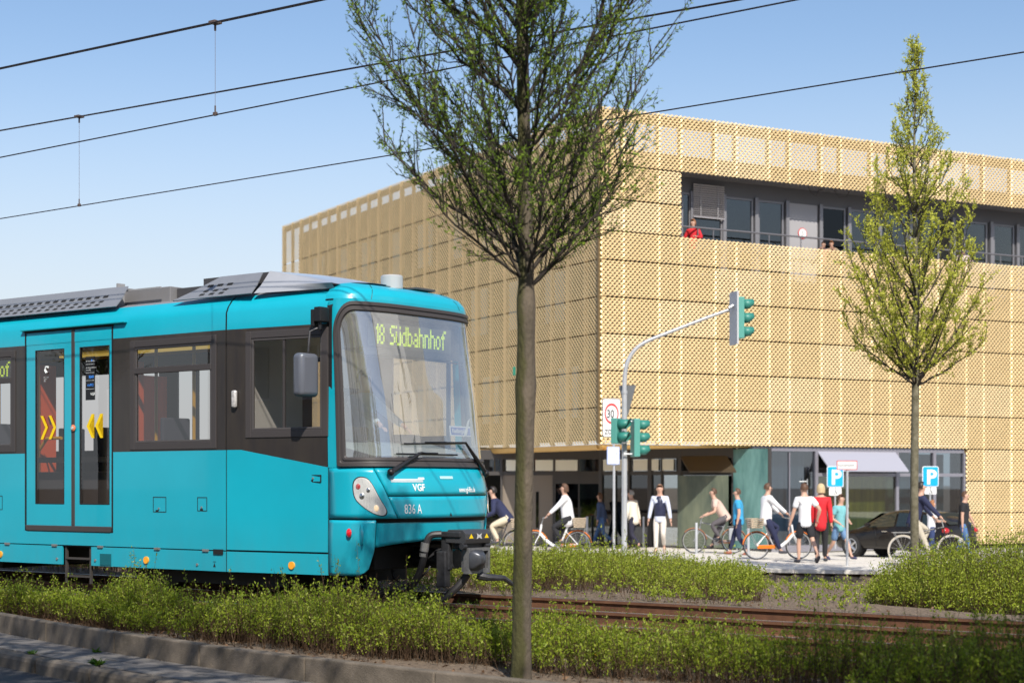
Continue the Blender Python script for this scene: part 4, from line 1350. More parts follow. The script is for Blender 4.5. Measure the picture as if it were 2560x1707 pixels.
# lettering on the front
m_ = MB()
text_mb(m_, '836 A', .155, lambda a, b: noseY(-.735 + a, 1.0 + b, .005), xs=.66, bold=.0005)
text_mb(m_, 'VGF', .112, lambda a, b: noseY(-.60 + a, 1.262 + b, .005), xs=.9, bold=.003)
text_mb(m_, 'www.vgf-ffm.de', .085, lambda a, b: noseY(.20 + a, 1.245 + b, .005), xs=.62, bold=.003)
for k in range(3):
    m_.add([noseY(Y, z, .005) for z in (1.362 + k * .014, 1.37 + k * .014) for Y in np.linspace(-.87, -.43, 12)], [(i, i + 1, i + 13, i + 12) for i in range(11)])
m_.add([noseY(Y, z, .005) for z in (1.39, 1.415) for Y in (-.50, -.455, -.40)], [(0, 1, 4, 3), (1, 2, 5, 4)])
m_.build('lettering', white_l, tram)
MB().add([noseY(Y, z, .005) for z in (1.40, 1.432) for Y in (-.12, .0, .12)], [(0, 1, 4, 3), (1, 2, 5, 4)]).build('badge', mat('badge_pale', (.45, .75, .78), .4), tram)
MB().add([noseY(Y, z, .005) for Y, z in ((.0, .965), (.044, .965), (.022, 1.01))], [(0, 1, 2)]).build('jack_marking', seam_m, tram)

# wipers
wm = mat('wiper_black', (.012, .012, .014), .4)
def on_w(px, py, off):
    t, z = nose_px(px, py); return nose(t, z, off)
# far wiper: pivot lower right, arm up left, blade level
def wiper(piv, elbow, b0, b1):
    pv = on_w(*piv, .05)
    el = on_w(*elbow, .06)
    w = MB().tube([pv, Vector(pv).lerp(Vector(el), .5), el], [.032, .026, .014], 6).ball(pv, .045, 10)
    o = w.build('wiper_arm', wm, tram, smooth=True)
    p0, p1 = Vector(on_w(*b0, .03)), Vector(on_w(*b1, .03))
    mid = p0.lerp(p1, .5) + Vector((.03, 0, 0))
    pts = []
    for k in range(7):
        u = k / 6
        px = b0[0] + (b1[0] - b0[0]) * u; py = b0[1] + (b1[1] - b0[1]) * u
        pts.append(on_w(px, py, .025))
    MB().tube(pts, .010, 5).tube([Vector(q) + Vector((.015, 0, .012)) for q in pts[2:5]], .012, 5).tube([el, Vector(pts[3]) + Vector((.015, 0, .01))], .010, 5).build('wiper_blade', wm, o)
wiper((975, 1180), (1048, 1131), (990, 1134), (1138, 1137))
wiper((1203, 1183), (1152, 1106), (1008, 1109), (1158, 1108))
# mirror on its bracket near the cab corner
mg = mat('mirror_grey', (.13, .14, .17), .4, metal=.2, coat=.2)
MB().box((-.02, -1.27, 3.28), (.10, .16, .17)).box((-.10, -1.30, 3.24), (.05, .10, .20)).cyl((-.02, -1.30, 3.36), (-.02, -1.30, 3.10), .02).build('mirror_bracket', wm, tram, bevel=.01)
MB().tube([(-.03, -1.33, 3.12), (-.08, -1.40, 3.08), (-.09, -1.42, 2.84)], .014, 8).build('mirror_arm', steel_d, tram, smooth=True)
mr = MB().box((-.10, -1.45, 2.58), (.16, .30, .50)).build('mirror', mg, tram, smooth=True, angle=60)
b = mr.modifiers.new('b', 'BEVEL'); b.width = .055; b.segments = 4

# ------------------------------------------------------------------ behind the windscreen
MB().add([noseY(Y, z, -.035) for z in (2.83, 2.915) for Y in np.linspace(-1.0, 1.0, 17)] + [(.0, Y, 2.915) for Y in np.linspace(-1.0, 1.0, 17)], [(j * 17 + i, j * 17 + i + 1, (j + 1) * 17 + i + 1, (j + 1) * 17 + i) for j in range(2) for i in range(16)]).span(-.1, .22, -.96, .96, 2.915, 3.29).build('display_housing', mat('display_housing', (.07, .07, .068), .6), tram, smooth=True)
# destination: facets of a flat box just under the glass
t_l, z_l = nose_px(880, 800)
YL, YR = -.78, .52
XD = noseY(YL, 3.05)[0] - .085
dsp = MB().span(XD - .05, XD + .02, YL - .06, YR + .08, 2.93, 3.21).build('destination_display', mat('display_face', (.14, .145, .125), .5), tram)
dd = (YR - YL) / led('18 Südbahnhof', lambda u, v: (0, 0, 0), 1, 1, MB())
mb = MB(); led('18 Südbahnhof', lambda u, v: (XD + .024, YL + u, 3.185 + v), dd, .0165, mb); mb.build('display_lettering', led_m, tram)
MB().box((XD + .05, .03, 2.885), (.02, .10, .045)).build('cab_lamp', mat('cab_lamp', (1, 1, .9), .4, emit=(1, .95, .8), estr=1.5), tram)
cabm = mat('cab_trim', (.75, .75, .73), .6)
db = MB()
db.add([noseY(Y, 1.66, -.04) for Y in np.linspace(-1.0, 1.0, 13)] + [(-.35, Y, 1.86) for Y in np.linspace(-1.0, 1.0, 13)] , [(i, i + 1, i + 14, i + 13) for i in range(12)])
db.add([(-.35, -1, 1.86), (-.35, 1, 1.86), (-.35, 1, 1.0), (-.35, -1, 1.0)], [(0, 1, 2, 3)])
db.build('dashboard', mat('dashboard', (.33, .38, .38), .5), tram)
MB().span(-.42, -.20, -.75, -.25, 1.86, 2.02).span(-.40, -.22, .35, .75, 1.85, 1.95).build('instrument_panel', int_d, tram, bevel=.02)
MB().span(-1.50, -1.45, -1.1, -.1, .95, 3.3).span(-1.50, -1.45, .55, 1.1, .95, 3.3).span(-1.50, -1.45, -.1, .55, 2.95, 3.3).build('cab_partition', cabm, tram)
MB().span(-1.5, .25, -1.05, 1.05, 3.30, 3.34).build('cab_ceiling', cabm, tram)
MB().span(-1.45, .3, -1.02, 1.02, .95, 1.0).build('cab_floor', int_d, tram)
MB().add([noseY(Y, 2.80, -.07) for Y in np.linspace(-.9, .9, 9)] + [(-.1, Y, 2.92) for Y in np.linspace(-.9, .9, 9)], [(i, i + 1, i + 10, i + 9) for i in range(8)]).build('sun_visor', cabm, tram)
MB().box((-.55, .0, 1.75), (.46, .5, .12)).box((-.80, .0, 2.15), (.12, .48, .75)).build('driver_seat', int_d, tram, bevel=.04)
# route plate and paper inside the glass
pl = MB()
def pY(Y, z): return noseY(Y, z, -.03)
MB().add([pY(Y, z) for z in (1.915, 2.035) for Y in (.24, .40, .56, .72)], [(i, i + 1, i + 5, i + 4) for i in range(3)]).build('route_plate', mat('plate_white', (.8, .82, .85), .4), tram)
MB().add([noseY(Y, z, -.026) for z in (1.93, 2.02) for Y in (.26, .40, .56, .70)], [(i, i + 1, i + 5, i + 4) for i in range(3)]).build('route_plate_field', mat('plate_blue', (.03, .06, .42), .4), tram)
m_ = MB(); text_mb(m_, 'Riedbergallee', .075, lambda a, b: noseY(.275 + a, 1.953 + b, -.022), xs=.82, bold=.001); m_.build('route_plate_lettering', white_l, tram)
MB().add([pY(.5, 1.90), pY(.60, 1.94), pY(.72, 2.14), pY(.64, 2.10)], [(0, 1, 2, 3)]).xf(Matrix.Translation((.01, 0, 0))).build('paper', mat('paper', (.7, .7, .68), .6), tram)

# ------------------------------------------------------------------ saloon
MB().span(XL, -1.6, -1.22, 1.22, .95, .99).build('floor', int_d, tram)
MB().span(XL, -1.6, -1.22, 1.22, 3.26, 3.30).build('ceiling', int_w, tram)
side_panel(XL, -.1, .6, 3.5, side=1, holes=[(-5.3, -3.7, 1.1, 3.05), (-3.1, -1.8, 1.85, 3.0), (-8.2, -5.7, 1.85, 3.0), (-11, -8.5, 1.85, 3.0), (-1.14, -.15, 1.95, 3.05)], name='far_side', m=int_d)
frame_ring(-5.3, -3.7, 1.1, 3.05, .05, .0, .04, 'window_frame', rubber, side=1)
for x in (-4.9, -4.45, -4.1): MB().span(x - .04, x + .04, 1.26, 1.32, 1.0, 3.1).build('door_post', int_d, tram)
MB().span(-5.46, -5.42, -1.24, -.78, 1.0, 2.95).build('orange_partition', orange_i, tram)
MB().span(-5.46, -5.42, .5, 1.2, 1.0, 2.9).build('orange_partition', orange_i, tram)
MB().span(-3.42, -3.38, -1.24, -1.0, 1.0, 2.9).build('orange_partition', orange_i, tram)
MB().span(-1.95, -1.9, .15, .55, 1.0, 2.9).build('orange_partition', mat('brown_interior', (.14, .05, .025), .5), tram)
for x, y in ((-5.36, -1.12), (-2.50, -.95), (-3.60, -.6), (-7.2, -.4)):
    MB().tube([(x, y, 1.0), (x, y, 3.2)], .022, 8).build('grab_pole', yellow_i, tram, smooth=True)
MB().tube([(-5.36, -1.10, 1.80), (-5.20, -1.10, 1.95), (-4.9, -1.10, 1.95)], .022, 8).tube([(-5.40, -1.10, 1.35), (-4.95, -1.10, 1.35)], .022, 8).tube([(-5.40, -1.10, 1.2), (-4.95, -1.10, 1.2)], .022, 8).build('grab_pole', yellow_i, tram, smooth=True)
MB().tube([(XL, -.5, 3.05), (-1.8, -.5, 3.05)], .02, 8).build('grab_pole', yellow_i, tram, smooth=True)
MB().box((-3.5, .6, 3.22), (7, .18, .03)).build('light_strip', mat('light_strip', (.6, .45, .12), .5, emit=(.75, .55, .12), estr=.6), tram)
def seat(x, y, f=1):
    MB().box((x, y, 1.42), (.42, .46, .08)).box((x - .20 * f, y, 1.80), (.06, .46, .75)).box((x, y, 1.2), (.1, .3, .4)).build('seat', mat('seat_dark', (.06, .06, .09), .8), tram, bevel=.02)
for x in (-2.7, -1.95, -6.2, -7.0, -7.8, -9, -9.8, -10.6):
    for y in (-.9, .9): seat(x, y, 1 if x < -2.2 else -1)
# ------------------------------------------------------------------ roof equipment
fm = mat('fairing_grey', (.24, .25, .275), .4, metal=.2, var=.06, scale=3)
slot_m = mat('slot', (.015, .015, .015), .8)
def fairing(x0, x1, name_lab, ztop=3.89, slots=6):
    mb = MB()
    y0, y1, ym = -1.27, -.98, -1.14
    # lower leaf leaning, upper leaf steeper, clipped ends
    lo = [(x0, y0, 3.60), (x1, y0, 3.60), (x1 - .03, ym, 3.72), (x0 + .25, ym, 3.72)]
    hi = [(x0 + .25, ym, 3.72), (x1 - .03, ym, 3.72), (x1 - .10, y1, ztop), (x0 + .55, y1, ztop)]
    mb.add(lo, [(0, 1, 2, 3)]); mb.add(hi, [(0, 1, 2, 3)])
    o = mb.build('roof_fairing', fm, tram); so = o.modifiers.new('s', 'SOLIDIFY'); so.thickness = .012; so.offset = 0
    sl = MB(); px_ = .17
    n_ = int((x1 - x0 - .7) / px_)
    for i in range(n_):
        x = x0 + .5 + i * px_
        d = (Vector((0, y1, ztop)) - Vector((0, ym, 3.72))).normalized(); nn = Vector((0, d.z, -d.y)) * -1
        c = Vector((x, ym, 3.72)) + d * .055
        for a_, h_, L in ((c, .042, .095),):
            p = [a_ - d * h_ / 2 + Vector((-L / 2, 0, 0)), a_ - d * h_ / 2 + Vector((L / 2, 0, 0)), a_ + d * h_ / 2 + Vector((L / 2, 0, 0)), a_ + d * h_ / 2 + Vector((-L / 2, 0, 0))]
            sl.add([q + Vector((0, -.008, .008)) for q in p], [(0, 1, 2, 3)])
        d2 = (Vector((0, ym, 3.72)) - Vector((0, y0, 3.60))).normalized()
        for kk in (.35, .72):
            c = Vector((x - .05 + kk * .06, y0, 3.60)) + d2 * (.18 * kk)
            p = [c - d2 * .018 + Vector((-.045, 0, 0)), c - d2 * .018 + Vector((.035, 0, 0)), c + d2 * .018 + Vector((.05, 0, 0)), c + d2 * .018 + Vector((-.03, 0, 0))]
            sl.add([q + Vector((0, -.006, .008)) for q in p], [(0, 1, 2, 3)])
    kind(sl.build('slot', slot_m, o), 'stuff')
fairing(-8.4, -3.60, '')
fairing(-2.53, -1.16, '', 3.885)
MB().span(-9, -3.95, -.95, .6, 3.62, 3.905).span(-3.93, -3.05, -.85, .6, 3.62, 3.86).build('roof_box', mat('box_grey', (.20, .195, .20), .5, var=.06, scale=3), tram, bevel=.008)
MB().span(-3.96, -3.93, -.96, -.84, 3.60, 3.95).span(-8.9, -3.1, -.97, -.95, 3.83, 3.85).build('box_edge', mat('box_trim', (.3, .3, .31), .4), tram)
MB().span(-3.04, -2.40, -.75, .6, 3.70, 3.84).build('roof_box', mat('black_box', (.06, .058, .062), .5), tram, bevel=.01)
MB().span(-2.38, -1.2, -.9, .6, 3.66, 3.90).build('roof_box', mat('black_box'), tram)
grl = MB()
for k in range(7): grl.span(-2.392, -2.385, -.86 + k * .07, -.83 + k * .07, 3.70, 3.86)
grl.build('grille', mat('box_trim'), tram)
sg = MB()
def sgf(u, v):
    x = -1.14 + u * 1.14
    k = 1 - u
    zt = 3.655 + .24 * (k ** 1.1) + .02 * math.sin(math.pi * u)
    yw = .98 + .12 * 0
    a = v * 2 - 1
    sec = [(-1.25 + .18 * u, 3.602), (-1.13, 3.66 + .05 * k), (-.98, zt), (0, zt + .045), (.98 - .3 * u, zt), (1.10 - .3 * u, 3.66 + .05 * k), (1.22 - .35 * u, 3.602)]
    tt_ = np.linspace(0, 1, 7)
    return (x - (.25 * (1 - v * 0) if False else 0) , float(np.interp(v, tt_, [q[0] for q in sec])), float(np.interp(v, tt_, [q[1] for q in sec])))
sg.grid(sgf, 14, 30).build('roof_cowl', mat('cowl_grey', (.36, .37, .40), .3, coat=.5, var=.06, scale=2), tram, smooth=True, angle=35)

# ------------------------------------------------------------------ underneath
MB().span(-12.5, -.9, -1.0, 1.0, .30, .52).span(-3.4, -.75, -1.1, 1.1, .12, .42).span(-12, -6.3, -1.0, 1.0, .18, .40).build('underframe', under_m, tram)
for x in (-1.35, -3.15, -11.4):
    for sd in (-1, 1):
        w = MB().lathe([(.0, -.06), (.30, -.06), (.30, -.05), (.33, .0), (.345, .06), (.0, .06)], (x, sd * .7175, .33), 32, axis='Y').build('wheel', mat('wheel_steel', (.05, .045, .04), .5, metal=.5), tram, smooth=True)
MB().span(-3.6, -.85, -1.02, -.92, .20, .42).span(-.55, -.30, -.9, -.6, .10, .40).span(-.5, .35, -.78, .78, .34, .62).build('bogie_frame', under_m, tram, bevel=.02)
MB().span(.10, .16, -.65, -.55, .02, .4).build('sander_pipe', under_m, tram); MB().span(-.55, -.45, -.80, -.70, -.0, .3).build('guard_iron', under_m, tram)
# coupler
cp = MB()
XCF = 1.26
cp.tube([(.2, 0, .47), (.95, 0, .46)], [.13, .115], 14)
o = cp.build('coupler_shaft', steel_d, tram, smooth=True)
head = MB()
ch = mat('coupler_steel', (.17, .17, .175), .45, metal=.35, var=.25, scale=12, bump=.15)
fx = XCF
# face plate with a socket on the far half
y0, y1, z0_, z1_ = -.17, .235, .30, .60
sy0, sy1, sz0, sz1 = .055, .20, .355, .56
for a, b, c, d in [(y0, sy0, z0_, z1_), (sy1, y1, z0_, z1_), (sy0, sy1, z0_, sz0), (sy0, sy1, sz1, z1_)]:
    head.span(fx - .08, fx, a, b, c, d)
head.span(fx - .13, fx - .08, y0 + .03, y1 - .03, z0_ + .02, z1_ - .02)
hd = head.build('coupler_head', ch, tram)
MB().span(fx - .078, fx - .05, sy0, sy1, sz0, sz1).build('coupler_socket', seam_m, hd)
cone = MB()
cc = (fx, -.055, .455)
sec = [(0, .115), (.05, .11), (.11, .06), (.125, .045)]
n_ = 16; vs = []
for h, r in sec:
    for k in range(n_):
        a = 2 * math.pi * k / n_
        e_ = .45
        vs.append((fx + h, cc[1] + r * math.copysign(abs(math.cos(a)) ** e_, math.cos(a)), cc[2] + r * 1.05 * math.copysign(abs(math.sin(a)) ** e_, math.sin(a)) + (h * .15)))
fs = [(j * n_ + k, j * n_ + (k + 1) % n_, (j + 1) * n_ + (k + 1) % n_, (j + 1) * n_ + k) for j in range(3) for k in range(n_)] + [tuple(range(3 * n_, 4 * n_))]
cone.add(vs, fs).build('coupler_cone', mat('cone_steel', (.09, .095, .11), .35, metal=.5), hd, smooth=True, angle=45)
ebx = MB().prism([(-.30, .66), (-.02, .65), (.0, .70), (.0, .765), (-.05, .81), (-.26, .81), (-.30, .77)], -.25, .23).xf(Matrix.Translation((fx + .02, 0, 0))).build('contact_box', mat('box_black', (.06, .06, .065), .4, metal=.2), tram, bevel=.006)
MB().cyl((fx - .03, -.27, .62), (fx - .03, -.20, .62), .035, n=12).cyl((fx - .03, .16, .62), (fx - .03, .24, .62), .035, n=12).span(fx - .2, fx - .05, -.2, .2, .60, .66).build('contact_box_hinge', steel_d, ebx)
tri = MB()
for yy in (-.15, .14): tri.add([(fx + .0225, yy - .04, .712), (fx + .0225, yy + .04, .712), (fx + .0225, yy, .765)], [(0, 1, 2)])
tri.build('warning_triangle', yel, ebx)
m_ = MB(); m_.add([(fx + .0225, y, z) for y, z in ((-.05, .77), (.0, .75), (.05, .77), (.035, .74), (.05, .70), (0, .72), (-.05, .70), (-.035, .74))], [(0, 7, 3, 2, 1), (7, 6, 5, 4, 3)]); m_.build('maker_emblem', mat('emblem_grey', (.5, .5, .5), .4), ebx)
# side arm with hose elbow, hoses, lever
MB().span(fx - .36, fx - .24, -.24, -.16, .34, .78).span(fx - .40, fx - .05, -.27, -.23, .72, .79).span(fx - .40, fx - .26, -.28, -.18, .14, .56).build('coupler_arm', steel_d, tram, bevel=.015)
hz = mat('hose_rubber', (.028, .026, .028), .45)
def bez(pts, n=16):
    P = [Vector(p) for p in pts]; out = []
    m = len(P)
    for k in range(n + 1):
        u = k / n * (m - 1); i = min(int(u), m - 2); f_ = u - i
        p0, p1, p2, p3 = P[max(i - 1, 0)], P[i], P[i + 1], P[min(i + 2, m - 1)]
        out.append(.5 * ((2 * p1) + (-p0 + p2) * f_ + (2 * p0 - 5 * p1 + 4 * p2 - p3) * f_ ** 2 + (-p0 + 3 * p1 - 3 * p2 + p3) * f_ ** 3))
    return out
MB().tube(bez([(fx - .30, -.30, .76), (fx - .40, -.38, .74), (fx - .44, -.42, .62), (fx - .46, -.43, .48), (fx - .56, -.42, .26), (fx - .78, -.40, .05), (fx - 1.05, -.40, .04), (fx - 1.4, -.42, .16), (fx - 1.75, -.42, .30)], 40), .042, 10).build('coupler_hose', hz, tram, smooth=True)
MB().tube([(fx - .44, -.425, .66), (fx - .455, -.43, .56)], .052, 12).tube([(fx - .458, -.432, .54), (fx - .463, -.432, .50)], .05, 12).build('hose_clamp', mat('hinge'), tram, smooth=True)
MB().tube(bez([(fx - .15, .0, .29), (fx - .25, -.1, .12), (fx - .5, -.25, -.08), (fx - .85, -.42, -.06), (fx - 1.2, -.5, .10), (fx - 1.5, -.55, .22)], 30), .045, 10).build('coupler_hose', hz, tram, smooth=True)
MB().tube(bez([(-.4, -.85, .30), (-.25, -.8, .12), (.1, -.72, .03), (.4, -.62, .10), (.62, -.5, .2)], 24), .035, 8).build('coupler_hose', hz, tram, smooth=True)
MB().tube(bez([(.25, -.35, .36), (.32, -.38, .22), (.55, -.36, .18), (.72, -.3, .3), (.75, -.25, .38)], 20), .012, 6).build('cable', hz, tram, smooth=True)
MB().tube([(fx - .05, .05, .28), (fx + .05, .12, .25), (fx + .12, .35, .235), (fx + .16, .55, .12), (fx + .18, .68, .03)], [.05, .045, .032, .022, .016], 8).build('release_lever', steel_d, tram, smooth=True)
ch_ = MB()
for k in range(7):
    ch_.tube([(.27, -.36, .34 - k * .045), (.29 - .02 * (k % 2), -.36 + .012 * (k % 2), .32 - k * .045), (.27, -.36, .30 - k * .045)], .007, 4)
ch_.build('chain', steel_d, tram)
# ================================================================== VEGETATION
def leaves_np(P, D, L, Wd_, rs, fold=0.25):
    """P base points (N,3), D directions (N,3): each leaf a kite of 4 corners"""
    N = len(P)
    D = D / np.maximum(np.linalg.norm(D, axis=1, keepdims=True), 1e-9)
    r = rs.normal(size=(N, 3)); S = np.cross(D, r); S /= np.maximum(np.linalg.norm(S, axis=1, keepdims=True), 1e-9)
    L = np.asarray(L).reshape(-1, 1) * np.ones((N, 1)); Wd_ = np.asarray(Wd_).reshape(-1, 1) * np.ones((N, 1))
    n = np.cross(D, S)
    a = P; c = P + D * L + n * L * 0.15
    b = P + D * L * .45 + S * Wd_; d = P + D * L * .45 - S * Wd_
    V = np.stack([a, b, c, d], 1).reshape(-1, 3)
    Fq = np.arange(N * 4).reshape(N, 4)
    return V, Fq

def tubes_np(paths, radii, n):
    """paths: list of (k,3) arrays, radii list of (k,)"""
    Vs = []; Fs = []; o = 0
    for P, r in zip(paths, radii):
        k = len(P)
        T = np.gradient(P, axis=0); T /= np.maximum(np.linalg.norm(T, axis=1, keepdims=True), 1e-9)
        ref = np.array([1.0, 0, 0]) if abs(T[0][0]) < .8 else np.array([0, 1.0, 0])
        U = np.cross(T, ref); U /= np.maximum(np.linalg.norm(U, axis=1, keepdims=True), 1e-9)
        Wv = np.cross(T, U)
        a = np.arange(n) * 2 * math.pi / n
        ring = P[:, None, :] + (U[:, None, :] * np.cos(a)[None, :, None] + Wv[:, None, :] * np.sin(a)[None, :, None]) * np.asarray(r)[:, None, None]
        Vs.append(ring.reshape(-1, 3))
        i = np.arange(k - 1)[:, None] * n + np.arange(n)[None, :]
        j = np.arange(k - 1)[:, None] * n + (np.arange(n)[None, :] + 1) % n
        Fs.append(np.stack([i, j, j + n, i + n], 2).reshape(-1, 4) + o)
        o += k * n
    return np.concatenate(Vs), np.concatenate(Fs)

def crown_tree(label, loc, fork, top, env, trunk_r, nlimb, nbr, leafmats, barkm, seed, leaf=(.034, .0065), limb_r=.024, group=None, leaf_n=4, tw=.24, ang=(26, 44), trunk_tilt=0.0, density=1.0, knots=(), lo=0.0, skew=0.0):
    rs = np.random.RandomState(seed)
    T = thing('tree', label, 'tree', loc, 0, group)
    ez = np.array([e[0] for e in env]); er = np.array([e[1] for e in env])
    # trunk and leader
    zs = np.concatenate([np.linspace(-.15, fork, 30), np.linspace(fork, top, 26)[1:]])
    wob = np.stack([.018 * np.sin(zs * 1.1 + seed) + trunk_tilt * zs, .014 * np.cos(zs * 1.4), zs], 1)
    rr_ = []
    for z in zs:
        if z < fork:
            r = trunk_r * (1 - .16 * z / fork)
            if z < .10: r *= 1 + .9 * (.10 - z) * 1.6
            for kz, kr, kw in knots: r += kr * math.exp(-((z - kz) / kw) ** 2)
        else: r = trunk_r * .80 * max(.03, 1 - (z - fork) / (top - fork)) ** .85
        rr_.append(r)
    V, Fq = tubes_np([wob], [np.array(rr_)], 20)
    V[:, :2] += rs.uniform(-.0022, .0022, (len(V), 2))
    tk = npmesh('trunk', V, Fq, barkm, T, smooth=True)
    def leader(z): return np.array([np.interp(z, zs, wob[:, 0]), np.interp(z, zs, wob[:, 1]), z])
    paths = []; rad = []; bpaths = []; brad = []; tpaths = []; trad = []; LP = []; LD_ = []
    for i in range(nlimb):
        u = (i + .5) / nlimb
        tipz = fork + (top - fork) * (0.10 + .90 * u ** .85) + rs.uniform(-.1, .1)
        az = i * 2.399 + rs.uniform(-.35, .35)
        R_ = np.interp(tipz, ez, er) * rs.uniform(.80, 1.03) * (1 - skew * math.cos(az))
        an = math.radians(rs.uniform(*ang))
        st = tipz - R_ / math.tan(an)
        st = max(st, fork + rs.uniform(-.05, .25) - lo); st = min(st, tipz - .15)
        a = leader(st); tip = leader(min(tipz, top)) * np.array([1, 1, 0]) + np.array([math.cos(az) * R_, math.sin(az) * R_, tipz])
        mid = a * .5 + tip * .5 + np.array([math.cos(az), math.sin(az), -.4]) * (R_ * .14)
        tt = np.linspace(0, 1, 11)[:, None]
        P = (1 - tt) ** 2 * a + 2 * tt * (1 - tt) * mid + tt ** 2 * tip
        P[1:] += rs.normal(0, .010, (10, 3))
        Ln = np.linalg.norm(tip - a)
        r0 = limb_r * (.45 + .55 * min(1, Ln / 1.8)) * rs.uniform(.7, 1.25)
        paths.append(P); rad.append(np.linspace(r0, .003, 11))
        nb = max(3, int(nbr * Ln * density))
        for b in range(nb):
            ub = .10 + .9 * (b + rs.uniform(0, 1)) / nb
            k = ub * 10; i0 = min(int(k), 9); p = P[i0] * (1 - (k - i0)) + P[i0 + 1] * (k - i0)
            d = P[i0 + 1] - P[i0]; d /= np.linalg.norm(d)
            side = rs.normal(size=3); side -= d * side.dot(d); side /= np.linalg.norm(side)
            bd = d * .75 + side * rs.uniform(.40, .75) + np.array([0, 0, .30]); bd /= np.linalg.norm(bd)
            bl = rs.uniform(.5, 1.25) * tw * (1.6 if ub < .5 else 1.15)
            e = p + bd * bl
            # keep inside the envelope
            rad_e = math.hypot(e[0] - leader(min(e[2], top))[0], e[1])
            mx = np.interp(e[2], ez, er) * 1.06 * (1 + skew)
            if rad_e > mx and rad_e > 0: e[:2] *= mx / rad_e
            kk = np.linspace(0, 1, 5)[:, None]
            B = p + (e - p) * kk + np.array([0, 0, .06]) * kk ** 2 * bl * 2
            B[1:-1] += rs.normal(0, .006, (3, 3))
            bpaths.append(B); brad.append(np.linspace(.0055, .0018, 5) * (trunk_r / .065) ** .5)
            nt_ = rs.randint(2, 5)
            for q in range(nt_):
                uu = rs.uniform(.25, .95); p2 = p + (e - p) * uu
                td = bd * .7 + rs.normal(0, .42, 3) + np.array([0, 0, .25]); td /= np.linalg.norm(td)
                tl = rs.uniform(.35, .9) * tw * .55
                tpaths.append(np.stack([p2, p2 + td * tl])); trad.append(np.array([.0024, .0012]) * (trunk_r / .065) ** .5)
                nl_ = max(1, int(tl / .045))
                for c in range(nl_ + 1):
                    pp = p2 + td * tl * (c + .6) / (nl_ + .6)
                    for _ in range(rs.randint(2, leaf_n + 1)):
                        LP.append(pp); LD_.append(td * .6 + rs.normal(0, .65, 3) + np.array([0, 0, .25]))
            for c in range(int(bl / .05) + 1):
                pp = p + (e - p) * (c + rs.uniform(.2, .8)) / (int(bl / .05) + 1)
                for _ in range(rs.randint(1, leaf_n)):
                    LP.append(pp); LD_.append(bd * .4 + rs.normal(0, .7, 3) + np.array([0, 0, .2]))
    V1, F1 = tubes_np(paths, rad, 6); V2, F2 = tubes_np(bpaths, brad, 4); V3, F3 = tubes_np(tpaths, trad, 3)
    V = np.concatenate([V1, V2, V3]); Fq = np.concatenate([F1, F2 + len(V1), F3 + len(V1) + len(V2)])
    npmesh('branches', V, Fq, MATS.get('twig_bark') or barkm, T, smooth=True)
    LP = np.array(LP); LD_ = np.array(LD_)
    LL = rs.uniform(.65, 1.25, len(LP))
    V, Fq = leaves_np(LP, LD_, leaf[0] * LL, leaf[1] * LL, rs)
    npmesh('foliage', V, Fq, leafmats, T)
    return T

bark_m = mat('bark', (0.17, 0.135, 0.10), 0.9, col2=(0.06, 0.05, 0.035), scale=5, bump=0.8, bscale=55, detail=8, stretch=(1, 1, .35))
def moss(m, col, x0, x1):
    nt = m.node_tree; b = nt.nodes['Principled BSDF']
    tc = nd(nt, 'ShaderNodeTexCoord'); sx = nd(nt, 'ShaderNodeSeparateXYZ'); nt.links.new(tc.outputs['Object'], sx.inputs[0])
    no = nd(nt, 'ShaderNodeTexNoise'); no.inputs['Scale'].default_value = 6; no.inputs['Detail'].default_value = 7; nt.links.new(tc.outputs['Object'], no.inputs['Vector'])
    ad = nd(nt, 'ShaderNodeMath', operation='MULTIPLY_ADD'); ad.inputs[1].default_value = .07; nt.links.new(no.outputs[0], ad.inputs[0]); nt.links.new(sx.outputs['X'], ad.inputs[2])
    mr = nd(nt, 'ShaderNodeMapRange'); mr.inputs['From Min'].default_value = x0; mr.inputs['From Max'].default_value = x1; mr.inputs['To Min'].default_value = .85; mr.inputs['To Max'].default_value = 0
    nt.links.new(ad.outputs[0], mr.inputs['Value'])
    mx = nd(nt, 'ShaderNodeMix', data_type='RGBA'); mx.inputs['B'].default_value = (*col, 1)
    nt.links.new(b.inputs['Base Color'].links[0].from_socket, mx.inputs['A']); nt.links.new(mr.outputs[0], mx.inputs['Factor']); nt.links.new(mx.outputs['Result'], b.inputs['Base Color'])
moss(bark_m, (.055, .055, .012), .025, .055)
mat('twig_bark', (0.050, 0.040, 0.032), 0.85)
bark_l = mat('bark_lichen', (0.22, 0.20, 0.14), 0.9, col2=(0.09, 0.08, 0.045), scale=9, bump=0.5, bscale=40, detail=6)
leaf_a = leafmat('young_leaf', (.13, .22, .02), (.30, .43, .05))
leaf_b = leafmat('spring_leaf', (.42, .46, .05), (.66, .66, .11))

